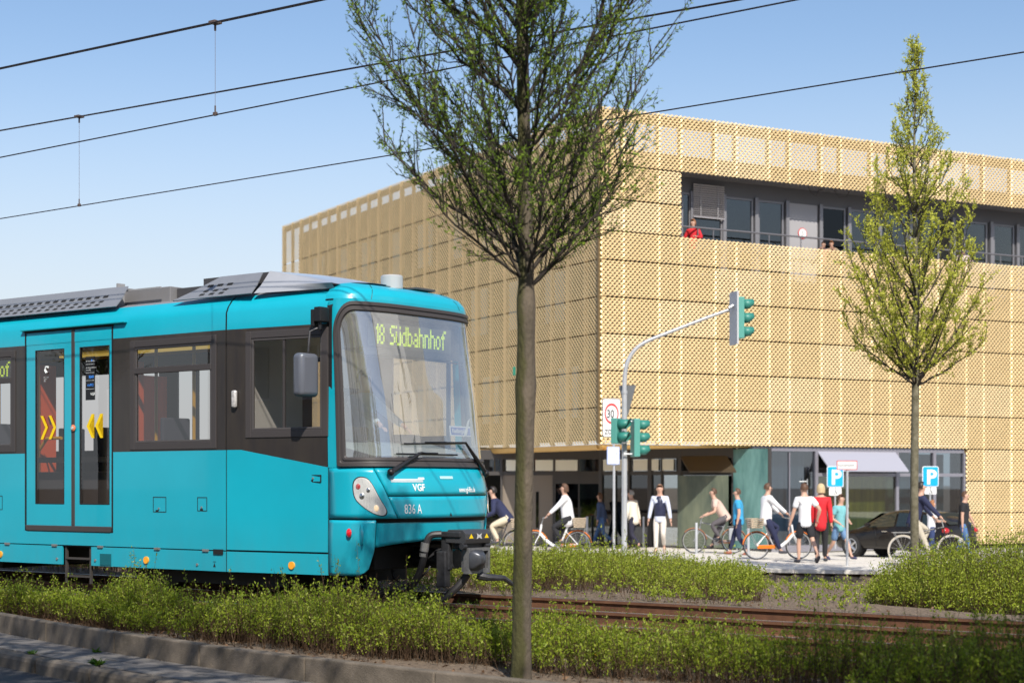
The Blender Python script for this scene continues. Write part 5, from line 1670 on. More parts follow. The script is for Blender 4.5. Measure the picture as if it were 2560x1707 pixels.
p_ = at(1309, 1698, 11.75)
env1 = [(2.75, .05), (3.0, .54), (3.5, .86), (4.0, 1.0), (4.5, 1.05), (5.4, 1.07), (6.6, .95), (7.6, .6), (8.4, .12)]
t1 = crown_tree('tall young street tree with thin trunk and small dark leaves in front of the tram, nearest tree', (p_.x, p_.y, -.04), 2.78, 8.4, env1, .070, 120, 15, leaf_a, bark_m, 5,
                skew=.10, leaf=(.034, .0052), limb_r=.0165, leaf_n=3, tw=.29, ang=(27, 54), knots=[(2.05, .009, .10), (2.0, .006, .3), (2.62, .008, .12)])
t1['label'] = 'tall young street tree with a slim mossy trunk and dark leaves, nearest to the viewer'
tg_ = MB().box((-.066, -.035, 2.17), (.02, .03, .06)).build('tree_tag', mat('tag_green', (.02, .22, .15), .5), t1)
p2_ = at(2288, 1466, 30.0)
env2 = [(3.3, .0), (3.7, .55), (4.3, 1.15), (5.0, 1.34), (5.8, 1.32), (6.8, 1.12), (7.6, .72), (8.2, .42), (9.0, .22), (9.9, .05)]
zb = ground_z(p2_.x, p2_.y)
crown_tree('slender young tree with fresh yellow green leaves between the rails and the parked car', (p2_.x, p2_.y, zb), 3.23 - zb - .05, 9.2 - zb, [(z, r) for z, r in env2], .078, 74, 8, leaf_b, bark_l, 9,
           leaf=(.062, .012), limb_r=.022, ang=(20, 38), tw=.32, leaf_n=3, lo=.1)

def shrub_mass(name, N, sampler, hfun, leafm, stemm, seed, leaf=(.030, .0065), per=26, lean=.12, parent=None, base=None, low=.30, fan=.0):
    rs = np.random.RandomState(seed)
    pts = []
    while len(pts) < N:
        x, y = sampler(rs)
        if x is None: continue
        pts.append((x, y, (ground_z(x, y) if base is None else base)))
    pts = np.array(pts)
    H = np.array([hfun(x, y, rs) for x, y, z in pts])
    keep = H > .04; pts = pts[keep]; H = H[keep]; N = len(pts)
    dirn = np.stack([rs.normal(0, lean, N), rs.normal(0, lean, N), np.ones(N)], 1)
    dirn /= np.linalg.norm(dirn, axis=1, keepdims=True)
    tip = pts + dirn * H[:, None]
    # stems: flat thin 3-sided
    mid = (pts + tip) / 2 + rs.normal(0, .02, (N, 3))
    r = .0022
    A = np.array([[1, 0, 0], [-.5, .87, 0], [-.5, -.87, 0]]) * r
    V = np.concatenate([(pts[:, None] + A * 1.3), (mid[:, None] + A), (tip[:, None] + A * .5)], 1).reshape(-1, 3)
    b0_ = (np.arange(N) * 9)[:, None]
    Fs = []
    for k in (0, 3):
        for j in range(3):
            Fs.append(np.stack([b0_[:, 0] + k + j, b0_[:, 0] + k + (j + 1) % 3, b0_[:, 0] + k + 3 + (j + 1) % 3, b0_[:, 0] + k + 3 + j], 1))
    Fs = np.concatenate(Fs)
    n_l = per
    u = low + (1 - low) * rs.uniform(0, 1, (N, n_l)) ** .8
    u = u[..., None]
    P = np.where(u < .5, pts[:, None] + (mid - pts)[:, None] * u * 2, mid[:, None] + (tip - mid)[:, None] * (u * 2 - 1))
    D = rs.normal(0, .62, (N, n_l, 3)) + np.array([0, 0, .75])
    P = P + rs.normal(0, .012, P.shape) * (1 + fan)
    sc = rs.uniform(.6, 1.3, (N, n_l)) * (1.15 - .35 * (1 - u[..., 0]))
    V2, F2 = leaves_np(P.reshape(-1, 3), D.reshape(-1, 3), leaf[0] * sc.ravel(), leaf[1] * sc.ravel(), rs)
    Vt = np.concatenate([V, V2]); Ft = np.concatenate([Fs, F2 + len(V)])
    mi = np.concatenate([np.zeros(len(Fs)), np.ones(len(F2))])
    return npmesh(name, Vt, Ft, [stemm, leafm], parent, midx=mi)

def noise2(x, y):
    return math.sin(x * 2.1 + 1.3 * math.sin(y * 1.7)) * math.cos(y * 2.3 + 1.1 * math.sin(x * 1.3)) * .6 + .4 * math.sin(x * 5.3 + y * 4.1)
stem_m = leafmat('shrub_stem', (.10, .06, .038), (.20, .13, .08))
near_leaf = leafmat('shrub_leaf', (.15, .23, .018), (.36, .43, .035), (.56, .56, .18))
dark_leaf = leafmat('shrub_leaf_deep', (.05, .11, .012), (.12, .21, .02), (.25, .30, .08))
far_leaf = leafmat('shrub_leaf_light', (.20, .27, .025), (.40, .46, .05), (.52, .54, .16))
def samp_near(rs):
    s = rs.uniform(-17.5, .6); lo_ = wall_p(s)
    p = rs.uniform(lo_ + .35, 11.15)
    edge = min((p - lo_ - .35) / .35, 1)
    w = W(s, p)
    if rs.uniform() > .35 + .65 * edge: return None, None
    if s > -7.5 and p > 10.2 and rs.uniform() < .45: return None, None
    if noise2(w.x * .9, w.y * .9) < -.45 and rs.uniform() < .75: return None, None
    if s > -8.6 and s < -4.4 and p < 9.95 and rs.uniform() < .93: return None, None
    return w.x, w.y
def h_near(x, y, rs):
    s, p = sp(x, y)
    e = min((p - wall_p(s)) / .9, 1)
    h = (.15 + .20 * e) * (1 + .55 * noise2(x * 1.5, y * 1.2)) * rs.uniform(.75, 1.2)
    if p > 10.3: h *= (.66 if s > -7.5 else .80)
    if s > -5.2: h *= 1.12
    if s < -9: h *= 1.16
    if s > -7.5: h *= 1.12
    if rs.uniform() < .08: h *= 1.5
    return h
o = shrub_mass('shrub_bed', 8600, samp_near, h_near, near_leaf, stem_m, 21, per=26, leaf=(.023, .0052), lean=.16, low=.25)
tag(o, 'low yellow green shrubs with upright shoots filling the bed along the kerb wall', 'shrubs'); kind(o, 'stuff')
# bare twigs mixed in
o = shrub_mass('dry_twigs', 3600, samp_near, lambda x, y, rs: h_near(x, y, rs) * .85, stem_m, stem_m, 22, per=5, leaf=(.03, .0025), lean=.35, low=.1)
tag(o, 'bare brown twigs among the shrubs beside the kerb', 'twigs'); kind(o, 'stuff')

# far bed behind the rails
def samp_far(rs):
    x = rs.uniform(-10, 7.6); y = rs.uniform(17, 36)
    s, p = sp(x, y); q = plaza_q(x, y)
    if p < 16.75 or q > -.25: return None, None
    if x > 4.2 + (y - 30) * .12 and (rs.uniform() < .93 or q > -1.5): return None, None
    if x > 5.9 and rs.uniform() < .6: return None, None
    if p < 17.6 and rs.uniform() < .5: return None, None
    if y > 25 and q < -3.5 and rs.uniform() < .4: return None, None
    if abs(x + 3.4 + (y - 30) * .35) < 2.0 and y > 25 and rs.uniform() < .9: return None, None
    if noise2(x * .8, y * .7) < -.25 and rs.uniform() < .85: return None, None
    return x, y
def h_far(x, y, rs):
    s, p = sp(x, y)
    e = min((p - 16.7) / 1.6, 1)
    h = (.14 + .33 * e) * (1 + .6 * noise2(x * 1.3, y * 1.1)) * (1 - .35 * max(0, min(1, (x - 1.5) / 2.5))) * rs.uniform(.7, 1.15)
    if x > 4.2 + (y - 30) * .12: h *= .25
    if rs.uniform() < .04: h *= 1.5
    return h
o = shrub_mass('shrub_bed', 9000, samp_far, h_far, far_leaf, stem_m, 23, per=24, leaf=(.030, .0075), lean=.20, low=.45)
tag(o, 'sunlit band of low shrubs between the rails and the paved forecourt', 'shrubs'); kind(o, 'stuff')
o = shrub_mass('dry_twigs', 3000, samp_far, lambda x, y, rs: h_far(x, y, rs) * .9, stem_m, stem_m, 33, per=6, leaf=(.035, .004), lean=.35, low=.1)
tag(o, 'brown dry twigs among the shrubs beyond the rails', 'twigs'); kind(o, 'stuff')
# big round shrub at the right
bc = Vector((5.85, 20.0))
def samp_bush(rs):
    a = rs.uniform(0, 2 * math.pi); r = math.sqrt(rs.uniform(0, 1))
    return bc.x + math.cos(a) * 1.55 * r, bc.y + math.sin(a) * 1.25 * r
def h_bush(x, y, rs):
    r = math.hypot((x - bc.x) / 1.55, (y - bc.y) / 1.25)
    return .96 * math.sqrt(max(0, 1 - r * r * .92)) * rs.uniform(.55, 1.05) * (1 + .1 * noise2(x * 2, y * 2))
o = shrub_mass('shrub', 2600, samp_bush, h_bush, far_leaf, stem_m, 25, per=30, leaf=(.026, .0068), lean=.22, low=.15, fan=1.5)
tag(o, 'large rounded shrub behind the rails in front of the golden corner at the far right', 'shrub')
# dark shrub standing at the right edge in the near bed
bc2 = Vector((4.25, 13.2))
# sparse weeds
def samp_w(rs):
    x = rs.uniform(-3, 8.6); y = rs.uniform(16, 34.5)
    s, p = sp(x, y); q = plaza_q(x, y)
    if p < 16.45 or q > -.1: return None, None
    if p > 17.6 and q > -2.5: return None, None
    if p > 17.4 and x < 3.5 and rs.uniform() < .8: return None, None
    return x, y
o = shrub_mass('weeds', 650, samp_w, lambda x, y, rs: rs.uniform(.04, .12), near_leaf, stem_m, 27, per=9, leaf=(.045, .010), lean=.4, low=.05, fan=3)
tag(o, 'low green weeds growing along the far rail and on the mulch', 'weeds'); kind(o, 'stuff')
def samp_g(rs):
    s = rs.uniform(-17, 1); p = rs.choice([rs.uniform(13.25, 14.45), rs.uniform(11.8, 13.0), rs.uniform(14.7, 15.9), rs.uniform(11.3, 11.6)])
    w = W(s, p)
    if noise2(w.x * 1.6, w.y * 1.2) < 0: return None, None
    return w.x, w.y
o = shrub_mass('grass', 2600, samp_g, lambda x, y, rs: rs.uniform(.03, .12), grass_m, grass_m, 28, per=5, leaf=(.05, .004), lean=.35, low=.05)
tag(o, 'thin grass tufts growing between the rusty rails', 'grass'); kind(o, 'stuff')
# litter of dry leaves on the soil
rs = np.random.RandomState(31)
LPs = []
while len(LPs) < 2600:
    s = rs.uniform(-17, 1); p = rs.uniform(wall_p(s) + .12, 11.2) if rs.uniform() < .7 else rs.uniform(16.6, 21)
    w = W(s, p); LPs.append((w.x, w.y, ground_z(w.x, w.y) + .006))
V, Fq = leaves_np(np.array(LPs), np.stack([rs.normal(size=2600), rs.normal(size=2600), rs.uniform(0, .25, 2600)], 1), rs.uniform(.02, .06, 2600), rs.uniform(.006, .016, 2600), rs)
o = npmesh('dry_leaves', V, Fq, leafmat('litter', (.10, .06, .035), (.30, .17, .09)))
tag(o, 'dry brown leaves scattered on the bed soil', 'dry leaves'); kind(o, 'stuff')
# single weeds on the paver strip
def rosette(label, x, y, z, n, L, seed, m=grass_m):
    rs = np.random.RandomState(seed)
    a = rs.uniform(0, 6.28, n)
    P = np.stack([rs.normal(0, .01, n), rs.normal(0, .01, n), np.zeros(n)], 1)
    V, Fq = leaves_np(P, np.stack([np.cos(a), np.sin(a), rs.uniform(.1, .9, n)], 1), L * rs.uniform(.6, 1.2, n), L * .16, rs)
    o = npmesh('weed', V, Fq, m); o.location = (x, y, z)
    tag(o, label, 'weed', 'weeds in the paver joints'); return o
for k, (px, py, n, L, lab) in enumerate([(245, 1661, 40, .09, 'widest green weed rosette in the joint of the paver strip'), (80, 1634, 22, .06, 'small green weed in the paver strip nearest the left edge'), (241, 1629, 18, .06, 'small weed against the kerb wall above the widest one'), (277, 1625, 12, .08, 'upright little weed against the kerb wall')]):
    D = (EYE + .176) * F / (py - HOR); v = at(px, py, D)
    rosette(lab, v.x, v.y, -.175, n, L, 40 + k)
# dandelion in the bed
v = at(1485, 1636, 12.2)
gz_ = ground_z(v.x, v.y)
dl = thing('dandelion', 'single yellow dandelion flower among the shrubs right of the nearest tree', 'flower', (v.x, v.y, gz_))
MB().tube([(0, 0, 0), (.004, 0, v.z - gz_)], .002, 5).build('stem', grass_m, dl)
MB().ball((.004, 0, v.z - gz_), (.021, .021, .009), 12).build('blossom', mat('dandelion_yellow', (.85, .50, .01), .6), dl)
# ================================================================== PEOPLE
skin_m = mat('skin', (.55, .33, .24), .55)
def ik(a, b, l1, l2, hint):
    a, b = Vector(a), Vector(b); d = b - a; L = min(d.length, (l1 + l2) * .999)
    d.normalize(); b = a + d * L
    x = (l1 * l1 - l2 * l2 + L * L) / (2 * L); h = math.sqrt(max(0, l1 * l1 - x * x))
    hn = Vector(hint) - d * Vector(hint).dot(d); hn.normalize()
    return a + d * x + hn * h, b
def skinobj(name, chains, m, parent, sub=1):
    """chains: list of [(point, radius), ...]; shared end points are welded"""
    vs = []; rad = []; es = []; idx = {}; roots = []
    for ci, ch in enumerate(chains):
        prev = None
        for p, r in ch:
            k = tuple(round(c, 4) for c in p)
            if k not in idx:
                idx[k] = len(vs); vs.append(tuple(p)); rad.append(r)
            i = idx[k]
            if prev is not None and prev != i: es.append((prev, i))
            prev = i
    me = bpy.data.meshes.new(name); me.from_pydata(vs, es, []); me.materials.append(m)
    o = bpy.data.objects.new(name, me); C.objects.link(o); o.parent = parent
    sk = o.modifiers.new('skin', 'SKIN'); sk.use_smooth_shade = True
    lay = me.skin_vertices[0].data
    seen = set(); adj = {i: [] for i in range(len(vs))}
    for a, b in es: adj[a].append(b); adj[b].append(a)
    for i, r in enumerate(rad):
        rr = (r, r) if not hasattr(r, '__len__') else ((r[0] + r[1]) / 2, (r[0] + r[1]) / 2)
        lay[i].radius = rr
        if i not in seen:
            lay[i].use_root = True
            st = [i]
            while st:
                q = st.pop()
                if q in seen: continue
                seen.add(q); st += adj[q]
        else: lay[i].use_root = False
    sd = o.modifiers.new('sub', 'SUBSURF'); sd.levels = sub; sd.render_levels = sub
    return o
CL = {}
def cloth(name, col, var=.12): return mat('cloth_' + name, col, .85, var=var, scale=14, bump=.15, bscale=40)
def person(label, loc, yaw, H, pel, lean, feet, hands, shirt, trousers, hair, sleeve='long', leg='long', shoes=(.04, .04, .05), hairstyle='short', group=None, twist=0.0, coat=0.0, head_turn=0.0, skin=None, shirt_name=None, bulk=1.0, head_fwd=.02):
    """local frame: +Y is where the person faces, z up from the ground. feet/hands: target points (x,y,z)"""
    T = thing('person', label, 'person', loc, yaw, group)
    sm = skin or skin_m
    f = H
    P = Vector(pel)
    up = Vector((0, math.sin(lean), math.cos(lean)))
    hipw, shw = .052 * f, .098 * f * (1 if bulk >= 1 else .94)
    spine = P + up * .10 * f; chest = P + up * .22 * f; shc = P + up * .30 * f
    upn = (up + Vector((0, 0, 1))).normalized()
    neck = shc + upn * .045 * f + Vector((0, head_fwd * .5, 0)); hd = neck + Vector((0, head_fwd, .075 * f)); 
    body = []; shirtc = []; troc = []; shoec = []
    b = bulk
    body.append([(P, .050 * f * b), (spine, .050 * f * b), (chest, .056 * f * b), (shc, .044 * f), (neck, .030 * f), (hd - Vector((0, 0, .035 * f)), .040 * f), (hd, .052 * f), (hd + Vector((0, 0, .034 * f)), .047 * f)])
    shirtc.append([(P - up * (.075 * f + coat), .086 * f * b), (P - up * .045 * f, .094 * f * b), (P, .092 * f * b), (spine, .084 * f * b), (chest, .088 * f * b), (shc, (.070 * f, .054 * f)), (shc + upn * .022 * f, .036 * f)])
    troc.append([(P + up * .065 * f, .070 * f * b), (P, .078 * f * b)])
    for sgn, ft, hn_ in ((-1, feet[0], hands[0]), (1, feet[1], hands[1])):
        hip = P + Vector((sgn * hipw, 0, -.02 * f))
        ank = Vector(ft[:3])
        knee, ank = ik(hip, ank + Vector((0, 0, .045 * f)), .235 * f, .225 * f, (sgn * .08, 1, .1))
        body.append([(P, .050 * f * b), (hip, .043 * f * b), (knee, .031 * f), (knee.lerp(ank, .35), .031 * f), (ank, .019 * f)])
        if leg == 'long': troc.append([(P, .078 * f * b), (hip, .060 * f * b), (hip.lerp(knee, .5), .050 * f), (knee, .040 * f), (knee.lerp(ank, .5), .036 * f), (ank.lerp(knee, .04), .030 * f)])
        elif leg == 'short': troc.append([(P, .078 * f * b), (hip, .062 * f * b), (hip.lerp(knee, .5), .055 * f), (knee.lerp(hip, .12), .053 * f)])
        fd = Vector((sgn * .15, 1, 0)).normalized()
        sl = (ft[3] if len(ft) > 3 else 0.0)      # pitch of the foot: >0 heel lifted
        heel = ank + Vector((0, -.02 * f, -.022 * f)); toe = heel + fd * .125 * f + Vector((0, 0, -.010 * f - sl * .09 * f))
        body.append([(ank, .019 * f), (heel.lerp(toe, .5), .02 * f)])
        shoec.append([(heel + Vector((0, -.01 * f, 0)), (.024 * f, .026 * f)), (heel.lerp(toe, .55), (.026 * f, .022 * f)), (toe, (.021 * f, .014 * f))])
        sh = shc + Vector((sgn * shw, 0, -.012 * f))
        elb, wr = ik(sh, hn_, .170 * f, .150 * f, (sgn * .55, -.8, -.6))
        d = (wr - elb).normalized()
        body.append([(shc, .044 * f), (sh, .035 * f * b), (elb, .025 * f), (elb.lerp(wr, .35), .025 * f), (wr, .016 * f), (wr + d * .035 * f, (.020 * f, .012 * f))])
        palm = wr + d * .035 * f
        side = Vector((0, 0, 1)).cross(d)
        side = side.normalized() if side.length > .1 else Vector((1, 0, 0))
        for k, (o_, L) in enumerate(((-.012, .038), (-.004, .045), (.004, .042), (.012, .034))):
            a0 = palm + side * o_ * f + d * .008 * f
            body.append([(a0, .0052 * f), (a0 + d * L * .55 * f, .0048 * f), (a0 + d * L * f + Vector((0, 0, -.010 * f)), .0038 * f)])
        th0 = wr + d * .012 * f - side * .014 * f
        body.append([(th0, .006 * f), (th0 + d * .022 * f - side * .014 * f, .0052 * f), (th0 + d * .04 * f - side * .012 * f, .0042 * f)])
        if sleeve == 'long': shirtc.append([(shc, (.070 * f, .054 * f)), (sh, .046 * f * b), (sh.lerp(elb, .5), .040 * f), (elb, .034 * f), (elb.lerp(wr, .5), .030 * f), (wr.lerp(elb, .06), .025 * f)])
        elif sleeve == 'short': shirtc.append([(shc, (.070 * f, .054 * f)), (sh, .048 * f * b), (sh.lerp(elb, .45), .044 * f), (sh.lerp(elb, .72), .043 * f)])
        else: shirtc.append([(shc, (.070 * f, .054 * f)), (sh.lerp(shc, .25), .048 * f)])
    skinobj('body', body, sm, T)
    skinobj('shirt', shirtc, shirt, T)
    if trousers: skinobj('trousers', troc, trousers, T)
    for sc_ in shoec: skinobj('shoe', [sc_], cloth('shoe_%d' % int(sum(shoes) * 100), shoes), T)
    # hair: shell around the skull, and the face
    R_ = Matrix.Rotation(head_turn, 3, 'Z')
    hb = MB()
    hc = hd + Vector((0, 0, .012 * f))
    rx, ry, rz = .050 * f, .058 * f, .066 * f
    n = 14; m = 9; vs = []; fs = []
    for j in range(m + 1):
        ph = math.pi * .62 * j / m
        for i in range(n):
            t = 2 * math.pi * i / n
            back = (1 - math.sin(t)) / 2
            drop = ph if back > .4 else min(ph, math.pi * .24)
            k = 1.0 + (.05 if j == m else 0)
            if hairstyle == 'bob' and back > .25: k += .10 * (j / m); 
            z = rz * math.cos(drop)
            if hairstyle == 'bob' and back > .25 and j > m * .6: z -= .035 * f * (j / m - .6) / .4
            if hairstyle == 'long' and back > .35 and j > m * .6: z -= .12 * f * (j / m - .6) / .4; 
            v = R_ @ Vector((rx * k * math.sin(drop) * math.cos(t) * 1.04, ry * k * math.sin(drop) * math.sin(t) * 1.03, z))
            vs.append(hc + v + Vector((0, -.006 * f, 0)))
    for j in range(m):
        for i in range(n):
            a = j * n + i; q = j * n + (i + 1) % n
            fs.append((a, a + n, q + n, q))
    if hairstyle != 'bald':
        hb.add(vs, fs).build('hair', hair, T, smooth=True, angle=80)
    else:
        hb.add([v for v in vs], fs).build('hair', hair, T, smooth=True, angle=80)
    fb = MB()
    def fp(x, y, z): return hd + R_ @ Vector((x * f, y * f, z * f))
    nose_ = [fp(-.007, .048, -.004), fp(.007, .048, -.004), fp(0, .064, -.010), fp(0, .049, .014)]
    fb.add(nose_, [(0, 1, 2), (0, 2, 3), (1, 3, 2)], 0)
    for x in (-1, 1):
        fb.ball(fp(x * .017, .047, .010), .0042 * f, 6, mi=1)
        fb.ball(fp(x * .045, .0, 0), (.006 * f, .011 * f, .017 * f), 6, mi=0)
    fb.box(fp(0, .050, -.026), (.022 * f, .006 * f, .005 * f), mi=2, mx=R_)
    fb.build('face', [sm, mat('eye', (.02, .015, .012), .3), mat('lips', (.42, .16, .13), .5)], T, smooth=True)
    return T
def spot(px, v, dz=0):
    """point on the plaza under a picture column whose ground shows v pixels below the horizon"""
    D = 34.0
    for _ in range(30): D = (EYE - plaza_z(D)) * F / v
    return Vector(((px - CX) / F * D, D, plaza_z(D)))
def walk(f, st=.22, up=.86):
    pass
def wfeet(H, st, lift=.10, lead=1):
    """a stride: one foot ahead flat, one behind with the heel up"""
    a = (0, st, .0); b = (0, -st * 1.1, lift, .8)
    x = .045 * H
    return [(-x, *(b if lead > 0 else a)[1:3], *( (b if lead > 0 else a)[3:])), (x, *(a if lead > 0 else b)[1:3], *((a if lead > 0 else b)[3:]))]
HB = mat('hair_brown', (.10, .05, .028), .6, var=.3, scale=30); HG = mat('hair_grey', (.26, .25, .24), .7); HBL = mat('hair_blond', (.55, .42, .24), .6, var=.2, scale=30)
HR = mat('hair_ginger', (.32, .13, .05), .6, var=.2, scale=30); HD = mat('hair_dark', (.025, .02, .018), .5)
white_c = cloth('white', (.78, .78, .80), .04); navy = cloth('navy', (.02, .025, .07)); beige = cloth('beige', (.60, .50, .38), .06); blackc = cloth('black', (.018, .018, .022))
denim = cloth('denim', (.07, .15, .33)); red_c = cloth('red', (.62, .02, .03)); tealc = cloth('teal', (.18, .46, .50)); cream_c = cloth('cream', (.72, .66, .56), .04)
blue_c = cloth('blue', (.04, .33, .60)); orange_c = cloth('orange', (.75, .25, .07))
L_, R_t, AW, TO = math.radians(90), math.radians(-90), 0.0, math.radians(180)   # facing left, right, away, towards
NOFEET = None

# couple in blue near the entrance, walking left
v = spot(1505, 156)
person('person with dark hair in a dark blue jacket and jeans walking left by the entrance', v, math.radians(75), 1.66, (0, 0, .86), .10, wfeet(1.66, .30, .12), [(-.22, .10, .80), (.22, -.12, .80)], cloth('slate_blue', (.05, .08, .17)), denim, HB, hairstyle='bob')
v = spot(1524, 150)
pp = person('person with reddish brown hair in a bright blue hooded jacket walking left by the entrance', v, math.radians(70), 1.70, (0, 0, .88), .08, wfeet(1.70, .28, .10, -1), [(-.22, -.1, .82), (.22, .16, .82)], cloth('mid_blue', (.03, .10, .30)), cloth('jean_dark', (.04, .10, .24)), HR, hairstyle='bob')
bg_ = thing('shoulder_bag', 'small orange shoulder bag on the hip of the person in the blue hooded jacket', 'bag', tuple(v + Vector((.12, -.20, .98))), .3)
MB().box((0, 0, 0), (.10, .24, .26)).build('pouch', mat('bag_orange', (.60, .26, .07), .7), bg_, bevel=.03)
MB().tube([(0, .1, .12), (0, .04, .40), (0, -.1, .12)], .012, 5).build('strap', mat('bag_orange'), bg_)
# old man in cream jacket walking left-away
v = spot(1584, 163)
person('grey haired person in a cream jacket and dark trousers walking left', v, math.radians(50), 1.76, (0, 0, .90), .14, wfeet(1.76, .24, .08), [(-.24, .12, .86), (.24, -.05, .84)], cream_c, cloth('dark_navy', (.02, .02, .04)), HG, coat=.06, bulk=1.08, head_turn=.2)
# man in navy padded vest walking toward the viewer
v = spot(1650, 173)
pv_ = person('balding person in a navy padded vest and off white trousers, facing the viewer', v, math.radians(165), 1.84, (0, 0, .97), .02, wfeet(1.84, .16, .12), [(-.30, .02, .90), (.30, .05, .92)], cloth('pale_shirt', (.62, .66, .78), .04), cloth('offwhite', (.68, .62, .55), .04), mat('hair_thin', (.30, .17, .11), .6), hairstyle='short', shoes=(.35, .28, .22))
skinobj('vest', [[((0, 0, .90), .17), ((0, 0, 1.05), .17), ((0, .0, 1.22), .18), ((0, .01, 1.40), .175), ((0, .02, 1.52), .13), ((0, .02, 1.58), .07)]], mat('vest_navy', (.018, .022, .055), .45, var=.2, scale=20, bump=.6, bscale=9), pv_)
# walker in cyan shirt behind the blurred cyclist
v = spot(1846, 176)
person('person in a cyan shirt and jeans walking left behind the cyclist in beige', v, math.radians(80), 1.74, (0, 0, .90), .02, wfeet(1.74, .22, .06), [(-.24, .02, .86), (.24, .12, .95)], blue_c, navy, HB, sleeve='short', shoes=(.30, .10, .06))
# white T-shirt, black shorts, seen from behind
v = spot(2012, 196)
person('person in a white T-shirt and black shorts walking away, nearest of the walkers', v, math.radians(15), 1.80, (0, 0, .93), .03, [(-.10, .10, 0), (.14, -.42, .12, .9)], [(-.34, .12, .80), (.30, -.02, .98)], white_c, blackc, HB, sleeve='short', leg='short', shoes=(.03, .03, .04))
# red cardigan, blond hair
v = spot(2052, 193)
person('blond person in a red cardigan and black trousers walking away beside the white T-shirt', v, math.radians(-15), 1.80, (0, 0, .93), .02, wfeet(1.80, .14, .05), [(-.20, .08, .86), (.24, .02, .86)], red_c, blackc, HBL, hairstyle='bob', coat=.10, bulk=1.0)
# teal shirt, jean shorts, leaning, striding right
v = spot(2098, 190)
person('young person in a teal shirt and denim shorts striding past the parking sign', v, math.radians(-150), 1.58, (0, 0, .80), .08, [(-.10, .34, .0), (.10, -.34, .08, .6)], [(-.10, .26, .92), (.16, .20, .88)], tealc, cloth('short_denim', (.13, .24, .42)), HB, sleeve='short', leg='short', shoes=(.06, .06, .12), head_turn=.5)
# orange shirt behind the car
v = spot(2183, 153)
person('person in an orange shirt and dark cap standing behind the black car', v, math.radians(-60), 1.72, (0, 0, .88), .30, wfeet(1.72, .08, 0), [(-.2, .25, .9), (.2, .25, .9)], orange_c, navy, HD, sleeve='short')
# girl with phone
v = spot(2328, 186)
person('ginger haired child in a white T-shirt and dark leggings walking right with a phone', v, math.radians(-80), 1.42, (0, 0, .74), .03, [(-.05, .10, 0), (.05, -.26, .10, .8)], [(-.04, .26, .92), (.06, .28, .92)], white_c, cloth('leggings', (.03, .05, .14)), HR, sleeve='short', shoes=(.5, .35, .3), hairstyle='long', bulk=.9)
# man in black T-shirt
v = spot(2408, 182)
person('person in a black T-shirt and jeans walking right past the shop window corner', v, math.radians(-115), 1.66, (0, 0, .85), .06, wfeet(1.66, .18, .06), [(-.24, .22, .84), (.22, .02, .80)], blackc, denim, HB, sleeve='short')
# balcony people
def balc(px, off, z, label, shirt, hair, yaw, H=1.68, style='short'):
    off = off - .25; t = tr(px, off)
    q = RT(t, off, 7.5) + Vector((K.x, K.y, 0))
    return person(label, q, yaw, H, (0, 0, H * .51), .0, [(-.08, 0, 0), (.08, .02, 0)], [(-.2, .25, 1.05), (.2, .25, 1.05)], shirt, navy, hair, hairstyle=style)
balc(1733, .75, 0, 'person in a red top at the left end of the balcony behind the mesh', red_c, HR, math.radians(150), 1.60, 'bob')
balc(2058, .85, 0, 'brown haired person in a dull pink top low behind the balcony parapet', cloth('pinkish', (.45, .25, .2)), HB, math.radians(190), 1.30)
balc(2079, .85, 0, 'ginger haired person low behind the balcony parapet', cloth('khaki', (.35, .28, .18)), HR, math.radians(150), 1.34)
balc(2408, .7, 0, 'person in a pale top behind the balcony parapet, right of the small tree', cloth('pale_pink', (.70, .55, .52)), HB, math.radians(180), 1.48, 'bob')

